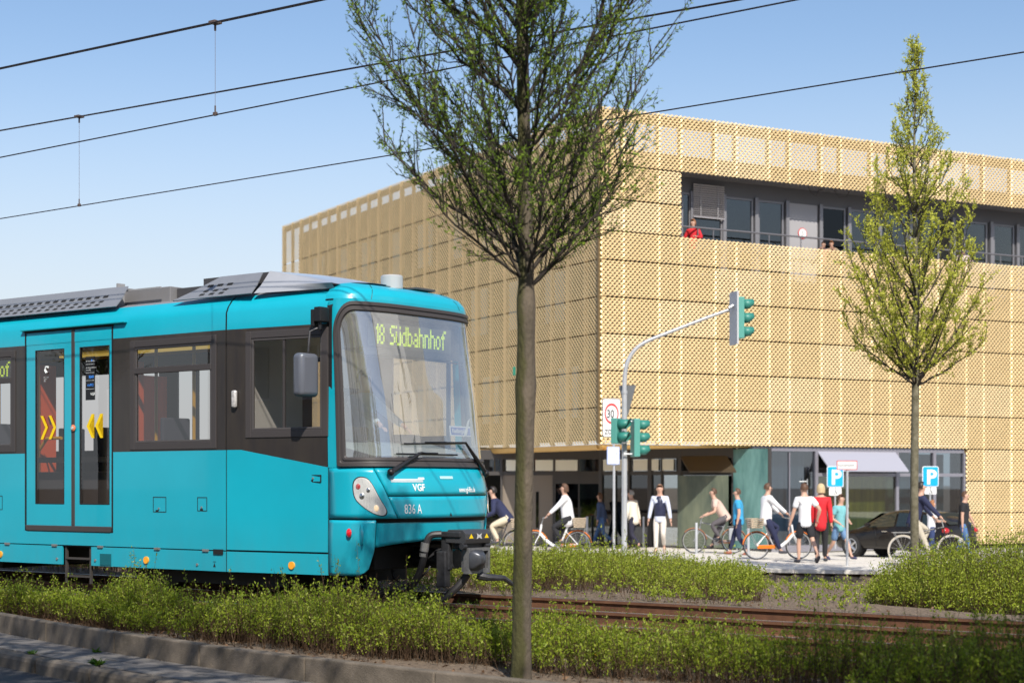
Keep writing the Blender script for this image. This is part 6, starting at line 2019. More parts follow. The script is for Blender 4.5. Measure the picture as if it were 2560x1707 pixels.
# ---- bicycles: local +Y is the riding direction, origin on the ground under the bottom bracket
tyre_m = mat('tyre', (.03, .03, .03), .7); rim_m = mat('rim', (.55, .55, .55), .3, metal=.7)
def bicycle(label, loc, yaw, fm, fender=None, basket=None, rim=None, R=.34, wide=False, parent=None, tyre=None):
    T = thing('bicycle', label, 'bicycle', loc, yaw)
    fy, ry = .62, -.46
    def wheel(y):
        w = MB()
        w.lathe([(R - .035, -.012), (R - .022, -.018), (R - .004, -.016), (R, 0), (R - .004, .016), (R - .022, .018), (R - .035, .012)], (0, y, R), 36, axis='X')
        o = w.build('wheel', tyre or tyre_m, T, smooth=True)
        MB().lathe([(R - .048, -.010), (R - .034, -.013), (R - .034, .013), (R - .048, .010), (R - .048, -.010)], (0, y, R), 36, axis='X').build('rim', rim or rim_m, o, smooth=True)
        s = MB()
        for k in range(16):
            a = 2 * math.pi * k / 16
            s.tube([(.02 * (-1) ** k, y + .02 * math.cos(a), R + .02 * math.sin(a)), (0, y + (R - .045) * math.cos(a + .15), R + (R - .045) * math.sin(a + .15))], .0018, 3)
        s.cyl((-.03, y, R), (.03, y, R), .018, n=8)
        s.build('spoke', rim_m, o)
    wheel(fy); wheel(ry)
    bb = (0, 0, .30); st = (0, -.22, .80); hd_ = (0, .44, .84); hb = (0, .40, .98); hl = (0, .48, .62)
    k = .028 if wide else .016
    f = MB()
    f.tube([bb, (0, -.10, .5), st], k * .9, 8).tube([hd_, hl], k, 8)
    if wide: f.tube(bez([hl, (0, .30, .42), (0, .12, .30), bb], 10), .042, 10)
    else: f.tube([hl, bb], .018, 8).tube([hd_, (0, -.18, .72)], .016, 8)
    for x in (-.05, .05):
        f.tube([bb, (x, ry, R)], .011, 6); f.tube([(0, -.17, .66), (x, ry, R)], .010, 6); f.tube([hl, (x, .50, .56), (x, fy, R)], .012, 6)
    f.build('frame', fm, T, smooth=True)
    if fender:
        for y in (fy, ry):
            m_ = MB(); Rf = R + .018
            def ff(u, v):
                a = math.radians(25 + 150 * u) if y == ry else math.radians(40 + 135 * u)
                x = (v - .5) * .06
                r = Rf - .02 * abs(v - .5) ** 2 * 4
                return (x, y + r * math.cos(a) * (1), R + r * math.sin(a))
            m_.grid(ff, 18, 4); o = m_.build('mudguard', fender, T, smooth=True)
            so = o.modifiers.new('s', 'SOLIDIFY'); so.thickness = .004
        MB().box((.045, -.22, .31), (.02, .46, .09)).build('chain_guard', fender, T, bevel=.02)
    h = MB().tube([hd_, hb], .012, 6).tube([(-.28, .30, 1.02), (-.20, .38, 1.0), (0, .41, .99), (.20, .38, 1.0), (.28, .30, 1.02)], .011, 6)
    h.build('handlebar', rim_m, T, smooth=True)
    s = MB().tube([st, (0, -.24, .90)], .012, 6)
    s.add([(-.08, -.38, .92), (.08, -.38, .92), (.07, -.24, .935), (.02, -.08, .925), (-.02, -.08, .925), (-.07, -.24, .935), (-.07, -.37, .88), (.07, -.37, .88), (0, -.1, .90)], [(0, 1, 2, 5), (5, 2, 3, 4), (0, 6, 7, 1), (6, 8, 7), (1, 7, 8, 3, 2), (0, 5, 4, 8, 6)])
    s.build('saddle', tyre_m, T)
    MB().tube([(.0, 0, .30), (.09, 0, .30), (.09, .10, .18), (.14, .10, .18)], .010, 5).tube([(0, 0, .30), (-.09, 0, .30), (-.09, -.10, .42), (-.14, -.10, .42)], .010, 5).cyl((.035, 0, .30), (.042, 0, .30), .085, n=20).build('crank', rim_m, T, smooth=True)
    MB().span(-.06, .06, -.70, -.30, .72, .735).tube([(-.05, -.66, .73), (-.05, ry, R)], .006, 5).tube([(.05, -.66, .73), (.05, ry, R)], .006, 5).build('rack', rim_m, T)
    if basket:
        y0, z0 = basket
        b = thing('basket', 'woven wicker basket on the carrier of the bicycle: ' + label[:40], 'basket', (0, 0, 0)) if False else None
        m_ = MB(); wk = mat('wicker', (.42, .34, .25), .8, var=.3, scale=40)
        for zz in range(5):
            z = z0 + zz * .05; k_ = 1 + zz * .05
            m_.tube([(-.16 * k_, y0 - .13 * k_, z), (.16 * k_, y0 - .13 * k_, z), (.16 * k_, y0 + .13 * k_, z), (-.16 * k_, y0 + .13 * k_, z), (-.16 * k_, y0 - .13 * k_, z)], .022, 5)
        m_.span(-.15, .15, y0 - .12, y0 + .12, z0 - .02, z0)
        m_.build('basket', wk, T)
    return T
def rider(label, loc, yaw, H, shirt, tro, hair, lean=.25, sleeve='long', leg='long', style='short', shoes=(.05, .05, .06), coat=0, bulk=1.0, ped=0.0, turn=0.0, hnd=(.31, 1.04)):
    return person(label, loc, yaw, H, (0, -.22, .99), lean, [(-.10, -.06 + ped, .42 - ped * .6 - .06), (.10, .12 - ped, .13 + ped * .3)], [(-.26, hnd[0], hnd[1]), (.26, hnd[0], hnd[1])], shirt, tro, hair, sleeve=sleeve, leg=leg, hairstyle=style, shoes=shoes, coat=coat, bulk=bulk, head_turn=turn)
frm_w = mat('frame_white', (.78, .78, .78), .35, coat=.3); frm_d = mat('frame_dark', (.04, .04, .05), .4); frm_b = mat('frame_beige', (.5, .44, .34), .5)
fen_o = mat('fender_orange', (.75, .18, .01), .4, coat=.3)
white_tyre = mat('tyre_pale', (.50, .45, .38), .7)
v = spot(1246, 181)
bicycle('dark city bicycle partly hidden by the tram and the nearest tree', v, math.radians(84), frm_d, fender=mat('fender_black', (.03, .03, .03), .4), basket=(-.5, .76))
rider('cyclist in a navy sweater and beige trousers riding left beside the tram', v, math.radians(84), 1.84, navy, cloth('khaki_trousers', (.62, .54, .40), .05), HD, lean=.62, hnd=(.34, 1.02), ped=.05)
v = spot(1398, 184)
bicycle('white and orange step-through rental bicycle ridden left, right of the nearest tree', v, math.radians(88), frm_w, fender=fen_o, basket=(-.50, .78), wide=True)
rider('cyclist with brown hair in a loose white blouse and black trousers riding left', v, math.radians(88), 1.76, white_c, blackc, HB, lean=.13, coat=.10, bulk=1.1, style='bob')
v = spot(1792, 172)
bicycle('grey touring bicycle with a pannier ridden left in front of the teal glass', v, math.radians(88), mat('frame_grey', (.25, .26, .28), .4), fender=mat('fender_copper', (.32, .13, .06), .4), basket=None)
rider('cyclist in a beige pink shirt and grey trousers riding left past the teal glass', v, math.radians(88), 1.76, cloth('rose_beige', (.62, .45, .38), .05), cloth('grey_trousers', (.10, .09, .10)), HB, lean=.55, sleeve='short')
pn = thing('pannier', 'grey pannier bag hanging on the carrier of the touring bicycle', 'bag', tuple(v), math.radians(88))
MB().box((-.14, -.48, .52), (.12, .34, .34)).build('bag_body', mat('pannier_grey', (.35, .36, .38), .6), pn, bevel=.03)
v = spot(1936, 188)
bicycle('white and orange rental bicycle with a basket ridden right behind the walkers', v, math.radians(-78), frm_w, fender=fen_o, basket=(-.50, .78), wide=True)
rider('cyclist with pinned up brown hair in a white blouse riding right behind the walkers', v, math.radians(-78), 1.74, white_c, navy, HB, lean=.06, coat=.06, bulk=1.06)
v = spot(2309, 204)
bicycle('black bicycle with pale tyres ridden right past the slender tree', v, math.radians(-86), mat('frame_black', (.02, .02, .022), .4), fender=None, basket=None, tyre=white_tyre)
rider('cyclist in a navy hooded jacket riding right behind the slender tree', v, math.radians(-86), 1.74, navy, cloth('cream_trousers', (.5, .45, .36)), HD, lean=.28, coat=.05)

# driver behind the windscreen
dv = tram.matrix_world if False else None
dl_ = W(S0 - .10 - .0, P0 + .0, 0)
drv = person('tram driver in a pale blue shirt and dark sweater vest seated behind the windscreen', (0, 0, 0), 0, 1.78, (0, -.33, 1.86), .05, [(-.12, .0, 1.02), (.12, .0, 1.02)], [(-.22, .20, 2.02), (.24, .22, 2.02)], cloth('driver_shirt', (.62, .70, .78), .03), blackc, HG, shoes=(.03, .03, .03))
dp = W(S0 - .22, P0, 0)
drv.location = (dp.x, dp.y, 0); drv.rotation_euler = (0, 0, TA - math.pi / 2)
skinobj('vest', [[((0, -.34, 1.86), (.165, .125)), ((0, -.33, 2.05), (.16, .12)), ((0, -.31, 2.22), (.17, .125)), ((0, -.30, 2.36), (.13, .10))]], cloth('vest_dark', (.05, .045, .05)), drv)
# ================================================================== STREET THINGS, CAR, WIRES
galv = mat('galvanised', (.52, .53, .55), .42, metal=.35, var=.08, scale=4)
sig_g = mat('signal_green', (.035, .22, .18), .45)
sig_gl = mat('signal_green_light', (.10, .34, .29), .4)
# mast with arm
D = 37.0
b = at(1561, 1400, D)
bz_ = plaza_z(D)
mast = thing('traffic_light_mast', 'tall galvanised traffic light mast with a curved arm reaching right', 'traffic light', (b.x, b.y, bz_))
def mp(px, py, dy=0): 
    q = at(px, py, D + dy); return (q.x - b.x, q.y - b.y, q.z - bz_)
MB().tube([(0, 0, 0), mp(1561, 981)], [.062, .058], 20).build('pole', galv, mast, smooth=True)
MB().tube([mp(1561, 984), mp(1561, 976)], .068, 20).tube([mp(1561, 1239), mp(1561, 1232)], .064, 20).build('collar', galv, mast, smooth=True)
MB().tube(bez([mp(1561, 985), mp(1562, 940), mp(1569, 905), mp(1587, 875), mp(1618, 853), mp(1680, 828), mp(1760, 797), mp(1824, 774)], 40), [.052 - .018 * k / 40 for k in range(41)], 14).build('arm', galv, mast, smooth=True)
def signal(n, w, h, label, loc, rz, cat_mat=sig_g, m2=sig_gl):
    """housing with n hooded lenses facing local +X"""
    T = thing('traffic_signal', label, 'traffic light', loc, rz, 'traffic signals on the mast')
    MB().box((0, 0, 0), (.14, w, h)).build('housing', m2, T, bevel=.015)
    hh = h / n
    for k in range(n):
        z = h / 2 - hh * (k + .5)
        mb = MB()
        def vf(u, v, z=z):
            a = math.radians(-55 + 290 * u)
            L = .24 * (1 - .45 * max(0, -math.sin(a)))
            r = w * .40
            return (.07 + L * v, r * math.cos(a), z + r * math.sin(a) * .95)
        mb.grid(vf, 16, 2); o = mb.build('visor', cat_mat, T, smooth=True)
        so = o.modifiers.new('s', 'SOLIDIFY'); so.thickness = .008
        MB().cyl((.07, 0, z), (.082, 0, z), w * .36, n=18).build('lens', mat('lens_dark', (.03, .035, .035), .15), T)
    return T
q = at(1848, 795, D)
s1 = signal(3, .32, .92, 'green three lamp signal hanging at the end of the mast arm', tuple(q), math.radians(12))
MB().span(-.14, -.10, -.26, .26, -.60, .58).build('back_board', mat('board_grey', (.55, .56, .58), .5), s1, bevel=.01)
MB().tube([(-.14, 0, .28), (-.24, 0, .22)], .03, 8).build('bracket', galv, s1)
q = at(1588, 1094, D - .1)
s2 = signal(3, .30, .84, 'green three lamp signal on the right side of the mast', tuple(q), math.radians(14))
MB().tube([(-.07, 0, .36), (-.25, .03, .36)], .018, 6).tube([(-.07, 0, -.36), (-.25, .03, -.36)], .018, 6).build('bracket', galv, s2)
q = at(1541, 1077, D - .25)
s3 = signal(2, .30, .56, 'green two lamp pedestrian signal on the left side of the mast', tuple(q), math.radians(-28))
MB().tube([(0, .1, .24), (.16, .26, .24)], .018, 6).tube([(0, .1, -.24), (.16, .26, -.24)], .018, 6).build('bracket', galv, s3)
q = at(1568, 963, D + .12)
yb = thing('yield_sign', 'grey back of a triangular sign on the mast', 'sign', tuple(q), math.radians(-20))
MB().prism([(-.20, .0), (.20, .0), (.02, -.66), (-.02, -.66)], .0, .012).build('plate', mat('sign_back', (.20, .21, .22), .5, metal=.3), yb)
MB().tube([(0, .02, -.15), (-.06, -.08, -.15)], .014, 5).build('clamp', galv, yb)

def signpost(label, px, vg, z_top, parts, rz=0.0, r=.03, name='sign_post', group=None):
    v = spot(px, vg)
    T = thing(name, label, 'sign', tuple(v), rz, group)
    MB().tube([(0, 0, 0), (0, 0, z_top)], r, 12).build('pole', galv, T, smooth=True)
    return T, v
sw = mat('sign_white'); srd = mat('sign_red'); sbl = mat('sign_blue', (.0, .40, .85), .4)
blk = mat('sign_black', (.03, .03, .03), .5)
def rrect(x0, x1, z0, z1, r, n=4):
    pts = []
    for cx_, cz, a0 in ((x1 - r, z1 - r, 0), (x0 + r, z1 - r, 90), (x0 + r, z0 + r, 180), (x1 - r, z0 + r, 270)):
        for k in range(n + 1):
            a = math.radians(a0 + 90 * k / n); pts.append((cx_ + r * math.cos(a), cz + r * math.sin(a)))
    return pts
def plate(T, x0, x1, z0, z1, y, m, name='plate', r=.03, th=.012):
    return MB().prism(rrect(x0, x1, z0, z1, r)[::-1], y, y + th).build(name, m, T)
# zone 30 sign
T, v = signpost('zone 30 speed limit sign with a small white sign below on a slim grey post', 1535, 178, 2.2, None, math.radians(20), .034)
Dz = v.y
def zz(py): return EYE + (HOR - py) / F * Dz - v.z
w_ = .34
MB().tube([(0, 0, 2.2), (-.02, 0, zz(995))], .03, 10).build('pole', galv, T, smooth=True)
plate(T, -.36, .16, zz(1093), zz(996), -.06, mat('sign_back'), 'sign_back', .05)
plate(T, -.34, .14, zz(1091), zz(998), -.074, sw, 'plate', .05)
cz = zz(1034); cx0 = -.10
rg = MB(); n = 32
for k in range(n):
    a, b_ = 2 * math.pi * k / n, 2 * math.pi * (k + 1) / n
    rg.add([(cx0 + .20 * math.cos(a), -.078, cz + .27 * math.sin(a)), (cx0 + .20 * math.cos(b_), -.078, cz + .27 * math.sin(b_)), (cx0 + .165 * math.cos(b_), -.078, cz + .21 * math.sin(b_)), (cx0 + .165 * math.cos(a), -.078, cz + .21 * math.sin(a))], [(0, 1, 2, 3)])
rg.build('red_ring', srd, T)
m_ = MB(); text_mb(m_, '30', .30, lambda a, b: (cx0 - .14 + a, -.079, cz - .11 + b), xs=.72, bold=.004); text_mb(m_, 'ZONE', .17, lambda a, b: (cx0 - .20 + a, -.079, zz(1085) + b), xs=.8, bold=.003); m_.build('lettering', blk, T)
plate(T, -.22, .14, zz(1161), zz(1116), -.05, mat('sign_rim_blue', (.25, .35, .65), .5), 'small_sign_rim', .02)
plate(T, -.20, .12, zz(1159), zz(1118), -.056, sw, 'small_sign', .02)
m_ = MB(); text_mb(m_, '1', .14, lambda a, b: (-.0 + a, -.058, zz(1138) + b), bold=.003)
for k, yy in enumerate((1144, 1149, 1154)): m_.add([(-.16, -.058, zz(yy)), (.08, -.058, zz(yy)), (.08, -.058, zz(yy) + .015), (-.16, -.058, zz(yy) + .015)], [(0, 1, 2, 3)])
m_.build('lettering', mat('ink_blue', (.10, .2, .55), .5), T)
# parking signs
def parking(label, px, vg, y0, y1, s0, s1, poff=0.0, rz=0.0):
    T, v = signpost(label, px + poff, vg, .5, None, rz, .028, group='blue parking signs')
    def z_(py): return EYE + (HOR - py) / F * v.y - v.z
    hw = (y1 - y0) * v.y / F / 2 * .80
    MB().tube([(0, .03, .4), (0, .03, z_(y0 + 4))], .028, 10).build('pole', galv, T, smooth=True)
    plate(T, -hw, hw, z_(y1), z_(y0), -.01, sw, 'rim', .05)
    plate(T, -hw + .02, hw - .02, z_(y1) + .02, z_(y0) - .02, -.016, sbl, 'plate', .04)
    h = z_(y0) - z_(y1)
    m_ = MB(); text_mb(m_, 'P', h * .98, lambda a, b: (-hw * .52 + a, -.019, z_(y1) + h * .14 + b), bold=.018); m_.build('lettering', sw, T)
    hw2 = hw * .74
    plate(T, -hw2, hw2, z_(s1), z_(s0), -.01, sw, 'lower_sign', .03)
    zc = (z_(s0) + z_(s1)) / 2
    ic = MB()
    for k in range(14):
        a, b_ = math.radians(-200 + 20 * k), math.radians(-180 + 20 * k)
        ic.add([(.05 * math.cos(a), -.012, zc - .04 + .05 * math.sin(a)), (.05 * math.cos(b_), -.012, zc - .04 + .05 * math.sin(b_)), (.037 * math.cos(b_), -.012, zc - .04 + .037 * math.sin(b_)), (.037 * math.cos(a), -.012, zc - .04 + .037 * math.sin(a))], [(0, 1, 2, 3)])
    ic.add([(-.01, -.012, zc - .03), (.006, -.012, zc - .03), (.006, -.012, zc + .07), (-.01, -.012, zc + .07)], [(0, 1, 2, 3)])
    ic.add([(0, -.012, zc - .03), (.05, -.012, zc - .03), (.06, -.012, zc - .08), (.045, -.012, zc - .08), (.035, -.012, zc - .042), (0, -.012, zc - .042)], [(5, 4, 1, 0), (4, 3, 2, 1)])
    ic.ball((-.002, -.012, zc + .09), (.015, .003, .015), 8)
    ic.build('wheelchair_symbol', blk, T)
    return T
parking('blue parking sign with a wheelchair plate, left one behind the red rimmed sign', 2088, 161, 1165, 1217, 1218, 1238)
parking('blue parking sign with a wheelchair plate, right one next to the slender tree', 2326, 168, 1165, 1216, 1217, 1235)
T, v = signpost('white sign with red rim reading Feuerwehrzufahrt on a pole at the edge of the plaza', 2118, 204, 2.2, None, 0, .028)
def z2(py): return EYE + (HOR - py) / F * v.y - v.z
MB().tube([(0, .02, 2.1), (0, .02, z2(1152))], .026, 10).build('pole', galv, T, smooth=True)
MB().tube([(0, 0, z2(1268)), (0, 0, z2(1260))], .036, 10).build('collar', galv, T, smooth=True)
hw = .222
plate(T, -hw - .01, hw - .01, z2(1174), z2(1151), -.03, srd, 'rim', .015)
plate(T, -hw + .006, hw - .026, z2(1174) + .016, z2(1151) - .016, -.036, sw, 'plate', .01)
m_ = MB(); text_mb(m_, 'Feuerwehrzufahrt', .062, lambda a, b: (-hw + .018 + a, -.039, z2(1165) + b), xs=.78); m_.build('lettering', blk, T)
# bollards
def bollard(label, px, vg, h=1.0, r=.035):
    v = spot(px, vg)
    T = thing('bollard', label, 'bollard', tuple(v), 0, 'steel bollards on the forecourt')
    MB().tube([(0, 0, 0), (0, 0, h - .02), (0, 0, h)], [r, r, r * .8], 14).build('post', galv, T, smooth=True)
    MB().tube([(0, 0, 0), (0, 0, .02)], [r * 1.8, r * 1.8], 14).build('base_ring', galv, T, smooth=True)
    return T
bollard('steel bollard right of the orange bicycle wheel', 1468, 158, .95, .04)
bollard('steel bollard between the cream jacket and the padded vest', 1609, 158, .95)
bollard('steel bollard in front of the cyclist in beige', 1741, 174, .84)
bollard('steel bollard just left of the white and orange bicycle with the basket', 1871, 178, .95)
bollard('steel bollard near the edge of the olive glass', 1713, 156, .90)
wb = spot(1618, 150)
T = thing('waste_bin', 'slanted orange red bin standing in front of the entrance doors', 'bin', tuple(wb))
MB().prism([(-.10, 0), (.06, 0), (.14, .85), (-.02, .85)], -.12, .12).build('bin_body', mat('bin_orange', (.62, .10, .02), .5), T, bevel=.01)
MB().prism([(-.03, .85), (.15, .85), (.15, .90), (-.03, .90)], -.13, .13).build('bin_lid', mat('bin_dark', (.05, .05, .05), .5), T)
wb = spot(1437, 146)
T = thing('waste_bin', 'tapered orange red planter bin behind the rear wheel of the white and orange bicycle', 'bin', tuple(wb))
MB().lathe([(.0, 0), (.15, 0), (.21, .68), (.18, .68), (.0, .60)], n=18).build('bin_body', mat('bin_orange'), T, smooth=True)
MB().tube([(0, 0, .6), (0, 0, .9)], .02, 6).build('bin_post', galv, T)

# ---- black car, rear towards the right
cv = Vector((.2047 * 46.6, 46.6, plaza_z(46.6) - .13 + .006))
fwd = Vector((-.63, .775, 0)).normalized()
yaw = math.atan2(fwd.y, fwd.x)      # local +X forward
side_v = Vector((fwd.y, -fwd.x, 0))
# near side front wheel stands at cv: local (1.30, y)
yaw_m = Matrix.Rotation(yaw, 3, 'Z')
nearY = .78 if (yaw_m @ Vector((0, 1, 0))).y < 0 else -.78
org = cv - yaw_m @ Vector((1.30, nearY, 0)) * .93
org.z = cv.z
csc = .93
car = thing('parked_car', 'shiny black hatchback parked in front of the shop windows', 'car', tuple(org), yaw); car.scale = (csc, csc, csc)
paint = mat('car_black', (.014, .011, .009), .22, coat=.35, spec=.3)
cgl = glass('car_glass', (.12, .15, .13), .10)
st = [  # x, half width low, belt z, belt half, top z, top half
 (-2.06, .70, .88, .62, .90, .56), (-1.98, .80, .93, .72, 1.02, .60), (-1.72, .84, .94, .78, 1.22, .60), (-1.35, .86, .93, .81, 1.36, .61),
 (-.7, .87, .91, .83, 1.43, .62), (-.1, .87, .89, .83, 1.42, .62), (.35, .87, .875, .82, 1.33, .60), (.75, .87, .865, .81, 1.12, .62), (1.08, .87, .86, .80, .93, .66),
 (1.3, .86, .83, .78, .86, .66), (1.75, .82, .72, .72, .75, .62), (2.02, .72, .60, .62, .62, .5), (2.12, .60, .50, .52, .52, .4)]
body = MB(); vs = []
for x, wl_, bz2, bw, tz, tw_ in st:
    ring = [(.0, .22), (wl_ * .92, .22), (wl_, .34), (wl_ + .01, .60), (bw + .03, bz2 - .05), (bw, bz2), (tw_ + .04, tz - .05), (tw_ * .8, tz), (0, tz + .02)]
    vs += [(x, y, z) for y, z in ring] + [(x, -y, z) for y, z in ring[::-1][1:-1]]
nr = 16; fs = []
for k in range(len(st) - 1):
    for j in range(nr): fs.append((k * nr + j, (k + 1) * nr + j, (k + 1) * nr + (j + 1) % nr, k * nr + (j + 1) % nr))
fs += [tuple(range(nr)), tuple(range((len(st) - 1) * nr, len(st) * nr))[::-1]]
body.add(vs, fs)
bo = body.build('body', paint, car, smooth=True, angle=50)
sb = bo.modifiers.new('s', 'SUBSURF'); sb.levels = 1; sb.render_levels = 1
def carwin(pts, name='window', m=cgl, o=.012):
    for sg_ in (1, -1):
        mb = MB(); q = []
        for x, k in pts:
            bz2 = np.interp(x, [s_[0] for s_ in st], [s_[2] for s_ in st]); bw = np.interp(x, [s_[0] for s_ in st], [s_[3] for s_ in st])
            tz = np.interp(x, [s_[0] for s_ in st], [s_[4] for s_ in st]); tw_ = np.interp(x, [s_[0] for s_ in st], [s_[5] for s_ in st])
            y = bw + (tw_ + .04 - bw) * k; z = bz2 + (tz - .05 - bz2) * k
            q.append((x, sg_ * (y + o), z))
        mb.add(q, [tuple(range(len(q)))]); mb.build(name, m, car)
trim_b = mat('car_trim', (.006, .006, .007), .15, coat=1)
carwin([(.72, .12), (-.25, .08), (-.25, .93), (.30, .90)], m=mat('car_window', (.02, .028, .026), .06, coat=1)); carwin([(-.32, .08), (-1.15, .10), (-1.10, .93), (-.32, .93)], m=mat('car_window')); carwin([(-1.22, .12), (-1.66, .25), (-1.30, .88), (-1.18, .92)], m=mat('car_window'))
MB().add([(.42, -.56, 1.315), (.42, .56, 1.315), (1.03, .62, .965), (1.03, -.62, .965)], [(0, 1, 2, 3)]).build('windscreen', mat('car_window'), car)
MB().add([(-1.50, -.52, 1.34), (-1.50, .52, 1.34), (-2.0, .56, 1.02), (-2.0, -.56, 1.02)], [(3, 2, 1, 0)]).build('rear_window', mat('car_window'), car)
for sg_ in (1, -1):
    for x in (1.30, -1.28):
        MB().cyl((x, sg_ * .55, .34), (x, sg_ * .878, .34), .355, n=28).build('wheel_arch', seam_m, car)
        w = MB().lathe([(.0, -.10), (.22, -.10), (.31, -.09), (.325, -.03), (.325, .05), (.31, .085), (.225, .095), (.22, .08), (0, .08)], (x, sg_ * .80, .325), 28, axis='Y').build('wheel', tyre_m, car, smooth=True)
        s_ = MB()
        for k in range(5):
            a = 2 * math.pi * k / 5
            s_.tube([(x, sg_ * .895, .325), (x + .20 * math.cos(a), sg_ * .89, .325 + .20 * math.sin(a))], [.045, .03], 6)
        s_.lathe([(.20, -.02), (.225, -.02), (.225, .015), (.20, .015)], (x, sg_ * .885, .325), 28, axis='Y')
        s_.build('rim', mat('alloy', (.55, .56, .58), .3, metal=.8), w, smooth=True)
    MB().ball((.62, sg_ * .97, .97), (.10, .10, .065), 12).build('mirror', paint, car, smooth=True)
    MB().tube([(.15, sg_ * .885, .79), (-.05, sg_ * .888, .79)], .014, 6).tube([(-.85, sg_ * .885, .80), (-1.05, sg_ * .882, .80)], .014, 6).build('door_handle', chrome, car)
    MB().tube([(.40, sg_ * .884, .30), (.36, sg_ * .886, .60), (.42, sg_ * .86, .84)], .005, 4).tube([(-.30, sg_ * .884, .30), (-.28, sg_ * .888, .60), (-.28, sg_ * .85, .86)], .005, 4).build('door_gap', seam_m, car)
    MB().ball((-1.96, sg_ * .68, .84), (.10, .14, .09), 12).build('tail_light', mat('tail_red', (.5, .01, .01), .15, coat=1), car, smooth=True)
    MB().ball((1.93, sg_ * .60, .62), (.16, .12, .07), 12).build('headlight', chrome, car, smooth=True)
    MB().box((-2.04, sg_ * .55, .36), (.04, .14, .05)).build('reflector', mat('tail_red'), car)
MB().box((-2.085, 0, .56), (.012, .52, .115)).build('number_plate', sw, car)
MB().box((-2.093, .24, .56), (.006, .035, .105)).build('plate_band', mat('plate_blue'), car)
MB().box((-2.07, 0, .90), (.03, .14, .04)).build('emblem', chrome, car)
MB().box((-2.04, 0, .40), (.10, 1.5, .26)).build('rear_bumper', paint, car, bevel=.04)

# ---- overhead wires
wire_m = mat('wire', (.025, .022, .03), .5)
def span_wire(label, p, S0_, S1_, za, zb, sag, r, twin=False, group='overhead wires'):
    """za, zb: heights at the two stations"""
    T = thing('overhead_wire', label, 'wire', (0, 0, 0), 0, group)
    def z(s): 
        u = (s - S0_) / (S1_ - S0_); return za + (zb - za) * u - sag * 4 * u * (1 - u)
    offs = (-.045, .045) if twin else (0,)
    for o_ in offs:
        MB().tube([tuple(W(s, p + o_, z(s) + (o_ * .25))) for s in np.linspace(S0_, S1_, 34)], r, 6).build('strand' if twin else 'conductor', wire_m, T, smooth=True)
    return T, z
def s_at(px, p):
    u = (px - CX) / F; D = p / (NX * u + NY); return D * (u * EX + EY)
# heights are fitted at the stations seen in the picture
def z_of(px, py, p):
    u = (px - CX) / F; D = p / (NX * u + NY); return EYE + (HOR - py) / F * D
def wire_fit(label, p, pts, r, twin=False):
    (x0, y0), (x1, y1) = pts
    sa, sb_ = s_at(x0, p), s_at(x1, p); za, zb = z_of(x0, y0, p), z_of(x1, y1, p)
    A, B = sa - 22, sb_ + 25
    k = (zb - za) / (sb_ - sa)
    return span_wire(label, p, A, B, za + k * (A - sa), zb + k * (B - sb_), 0, r, twin)
w1, zf1 = wire_fit('double carrying cable over the near track, topmost at the left', 12.4, [(0, 172), (805, 0)], .0085, True)
w2, zf2 = wire_fit('double carrying cable over the far track, second highest at the left', 15.3, [(0, 327), (1850, 0)], .0085, True)
w3, zf3 = wire_fit('contact wire over the near track, third from the top at the left', 12.4, [(0, 394), (1992, 0)], .0075)
w4, zf4 = wire_fit('contact wire over the far track, lowest of the wires', 15.3, [(0, 547), (2560, 131)], .0075)
def dropper(label, p, px0, zf_a, zf_b):
    s = s_at(px0, p); za, zb = zf_a(s), zf_b(s)
    T = thing('dropper', label, 'dropper', tuple(W(s, p, zb)), TA, 'droppers between the overhead wires')
    h = za - zb
    MB().tube([(0, 0, 0), (0, 0, h)], .0035, 4).build('wire', mat('dropper_wire', (.10, .09, .12), .5), T)
    MB().box((0, 0, h), (.10, .11, .03)).box((0, 0, h - .05), (.02, .02, .08)).build('clamp', mat('clamp', (.10, .07, .06), .6), T, bevel=.005)
    MB().box((0, 0, .01), (.05, .03, .04)).box((0, 0, .06), (.015, .015, .08)).build('lower_clamp', mat('clamp'), T, bevel=.005)
dropper('thin dropper hanging from the topmost double cable, right one', 12.4, 538, zf1, zf3)
dropper('thin dropper hanging from the second double cable, left one', 15.3, 198, zf2, zf4)

# ================================================================== THE STREET BEHIND THE CAMERA (seen in the panes)
hm_ = [mat('house_cream', (.62, .55, .42), .8, var=.05, scale=.5), mat('house_white', (.80, .78, .74), .8), mat('house_grey', (.40, .40, .42), .8)]
wd = mat('house_window', (.05, .07, .09), .15, spec=.8)
rf_ = mat('house_roof', (.20, .08, .05), .8)
def house(label, s, p, L, Dp, h, m, nw, nf, cat_='house'):
    v = W(s, p)
    T = thing('house', label, cat_, (v.x, v.y, -.4), TA, 'houses across the street')
    MB().span(0, L, -Dp, 0, 0, h).build('wall', m, T)
    MB().prism([(-Dp - .4, h), (.4, h), (-Dp / 2, h + 3.2)], -.3, L + .3, 'X').build('roof', rf_, T)
    first = None
    for j in range(nf):
        for i in range(nw):
            x = (i + .5) * L / nw; z = 1.4 + j * 3.0
            if first is None:
                first = MB().box((0, .01, .8), (1.2, .08, 1.6)).build('window', wd, T); fr_ = MB().box((0, .02, -.03), (1.4, .14, .06)).box((0, .03, .8), (.06, .1, 1.6)).build('sill', mat('sign_white'), first)
                o = first
            else: o = copy_tree(first, T)
            o.location = (x, .0, z)
    return T
house('low cream house across the street, first in the row', -44, -13, 22, 10, 9.5, hm_[0], 9, 3)
house('tall white apartment house across the street, second in the row', -12, -12, 34, 9, 14.5, hm_[1], 9, 4)
house('tall grey apartment house across the street, last in the row', 22.6, -12, 24, 9, 15.5, hm_[2], 9, 4)
h_ = house('long white block added out of view on the right, mirrored in the windscreen', 0, 0, 40, 12, 25, hm_[1], 7, 5)  # block added out of frame to give the windscreen a pale reflection
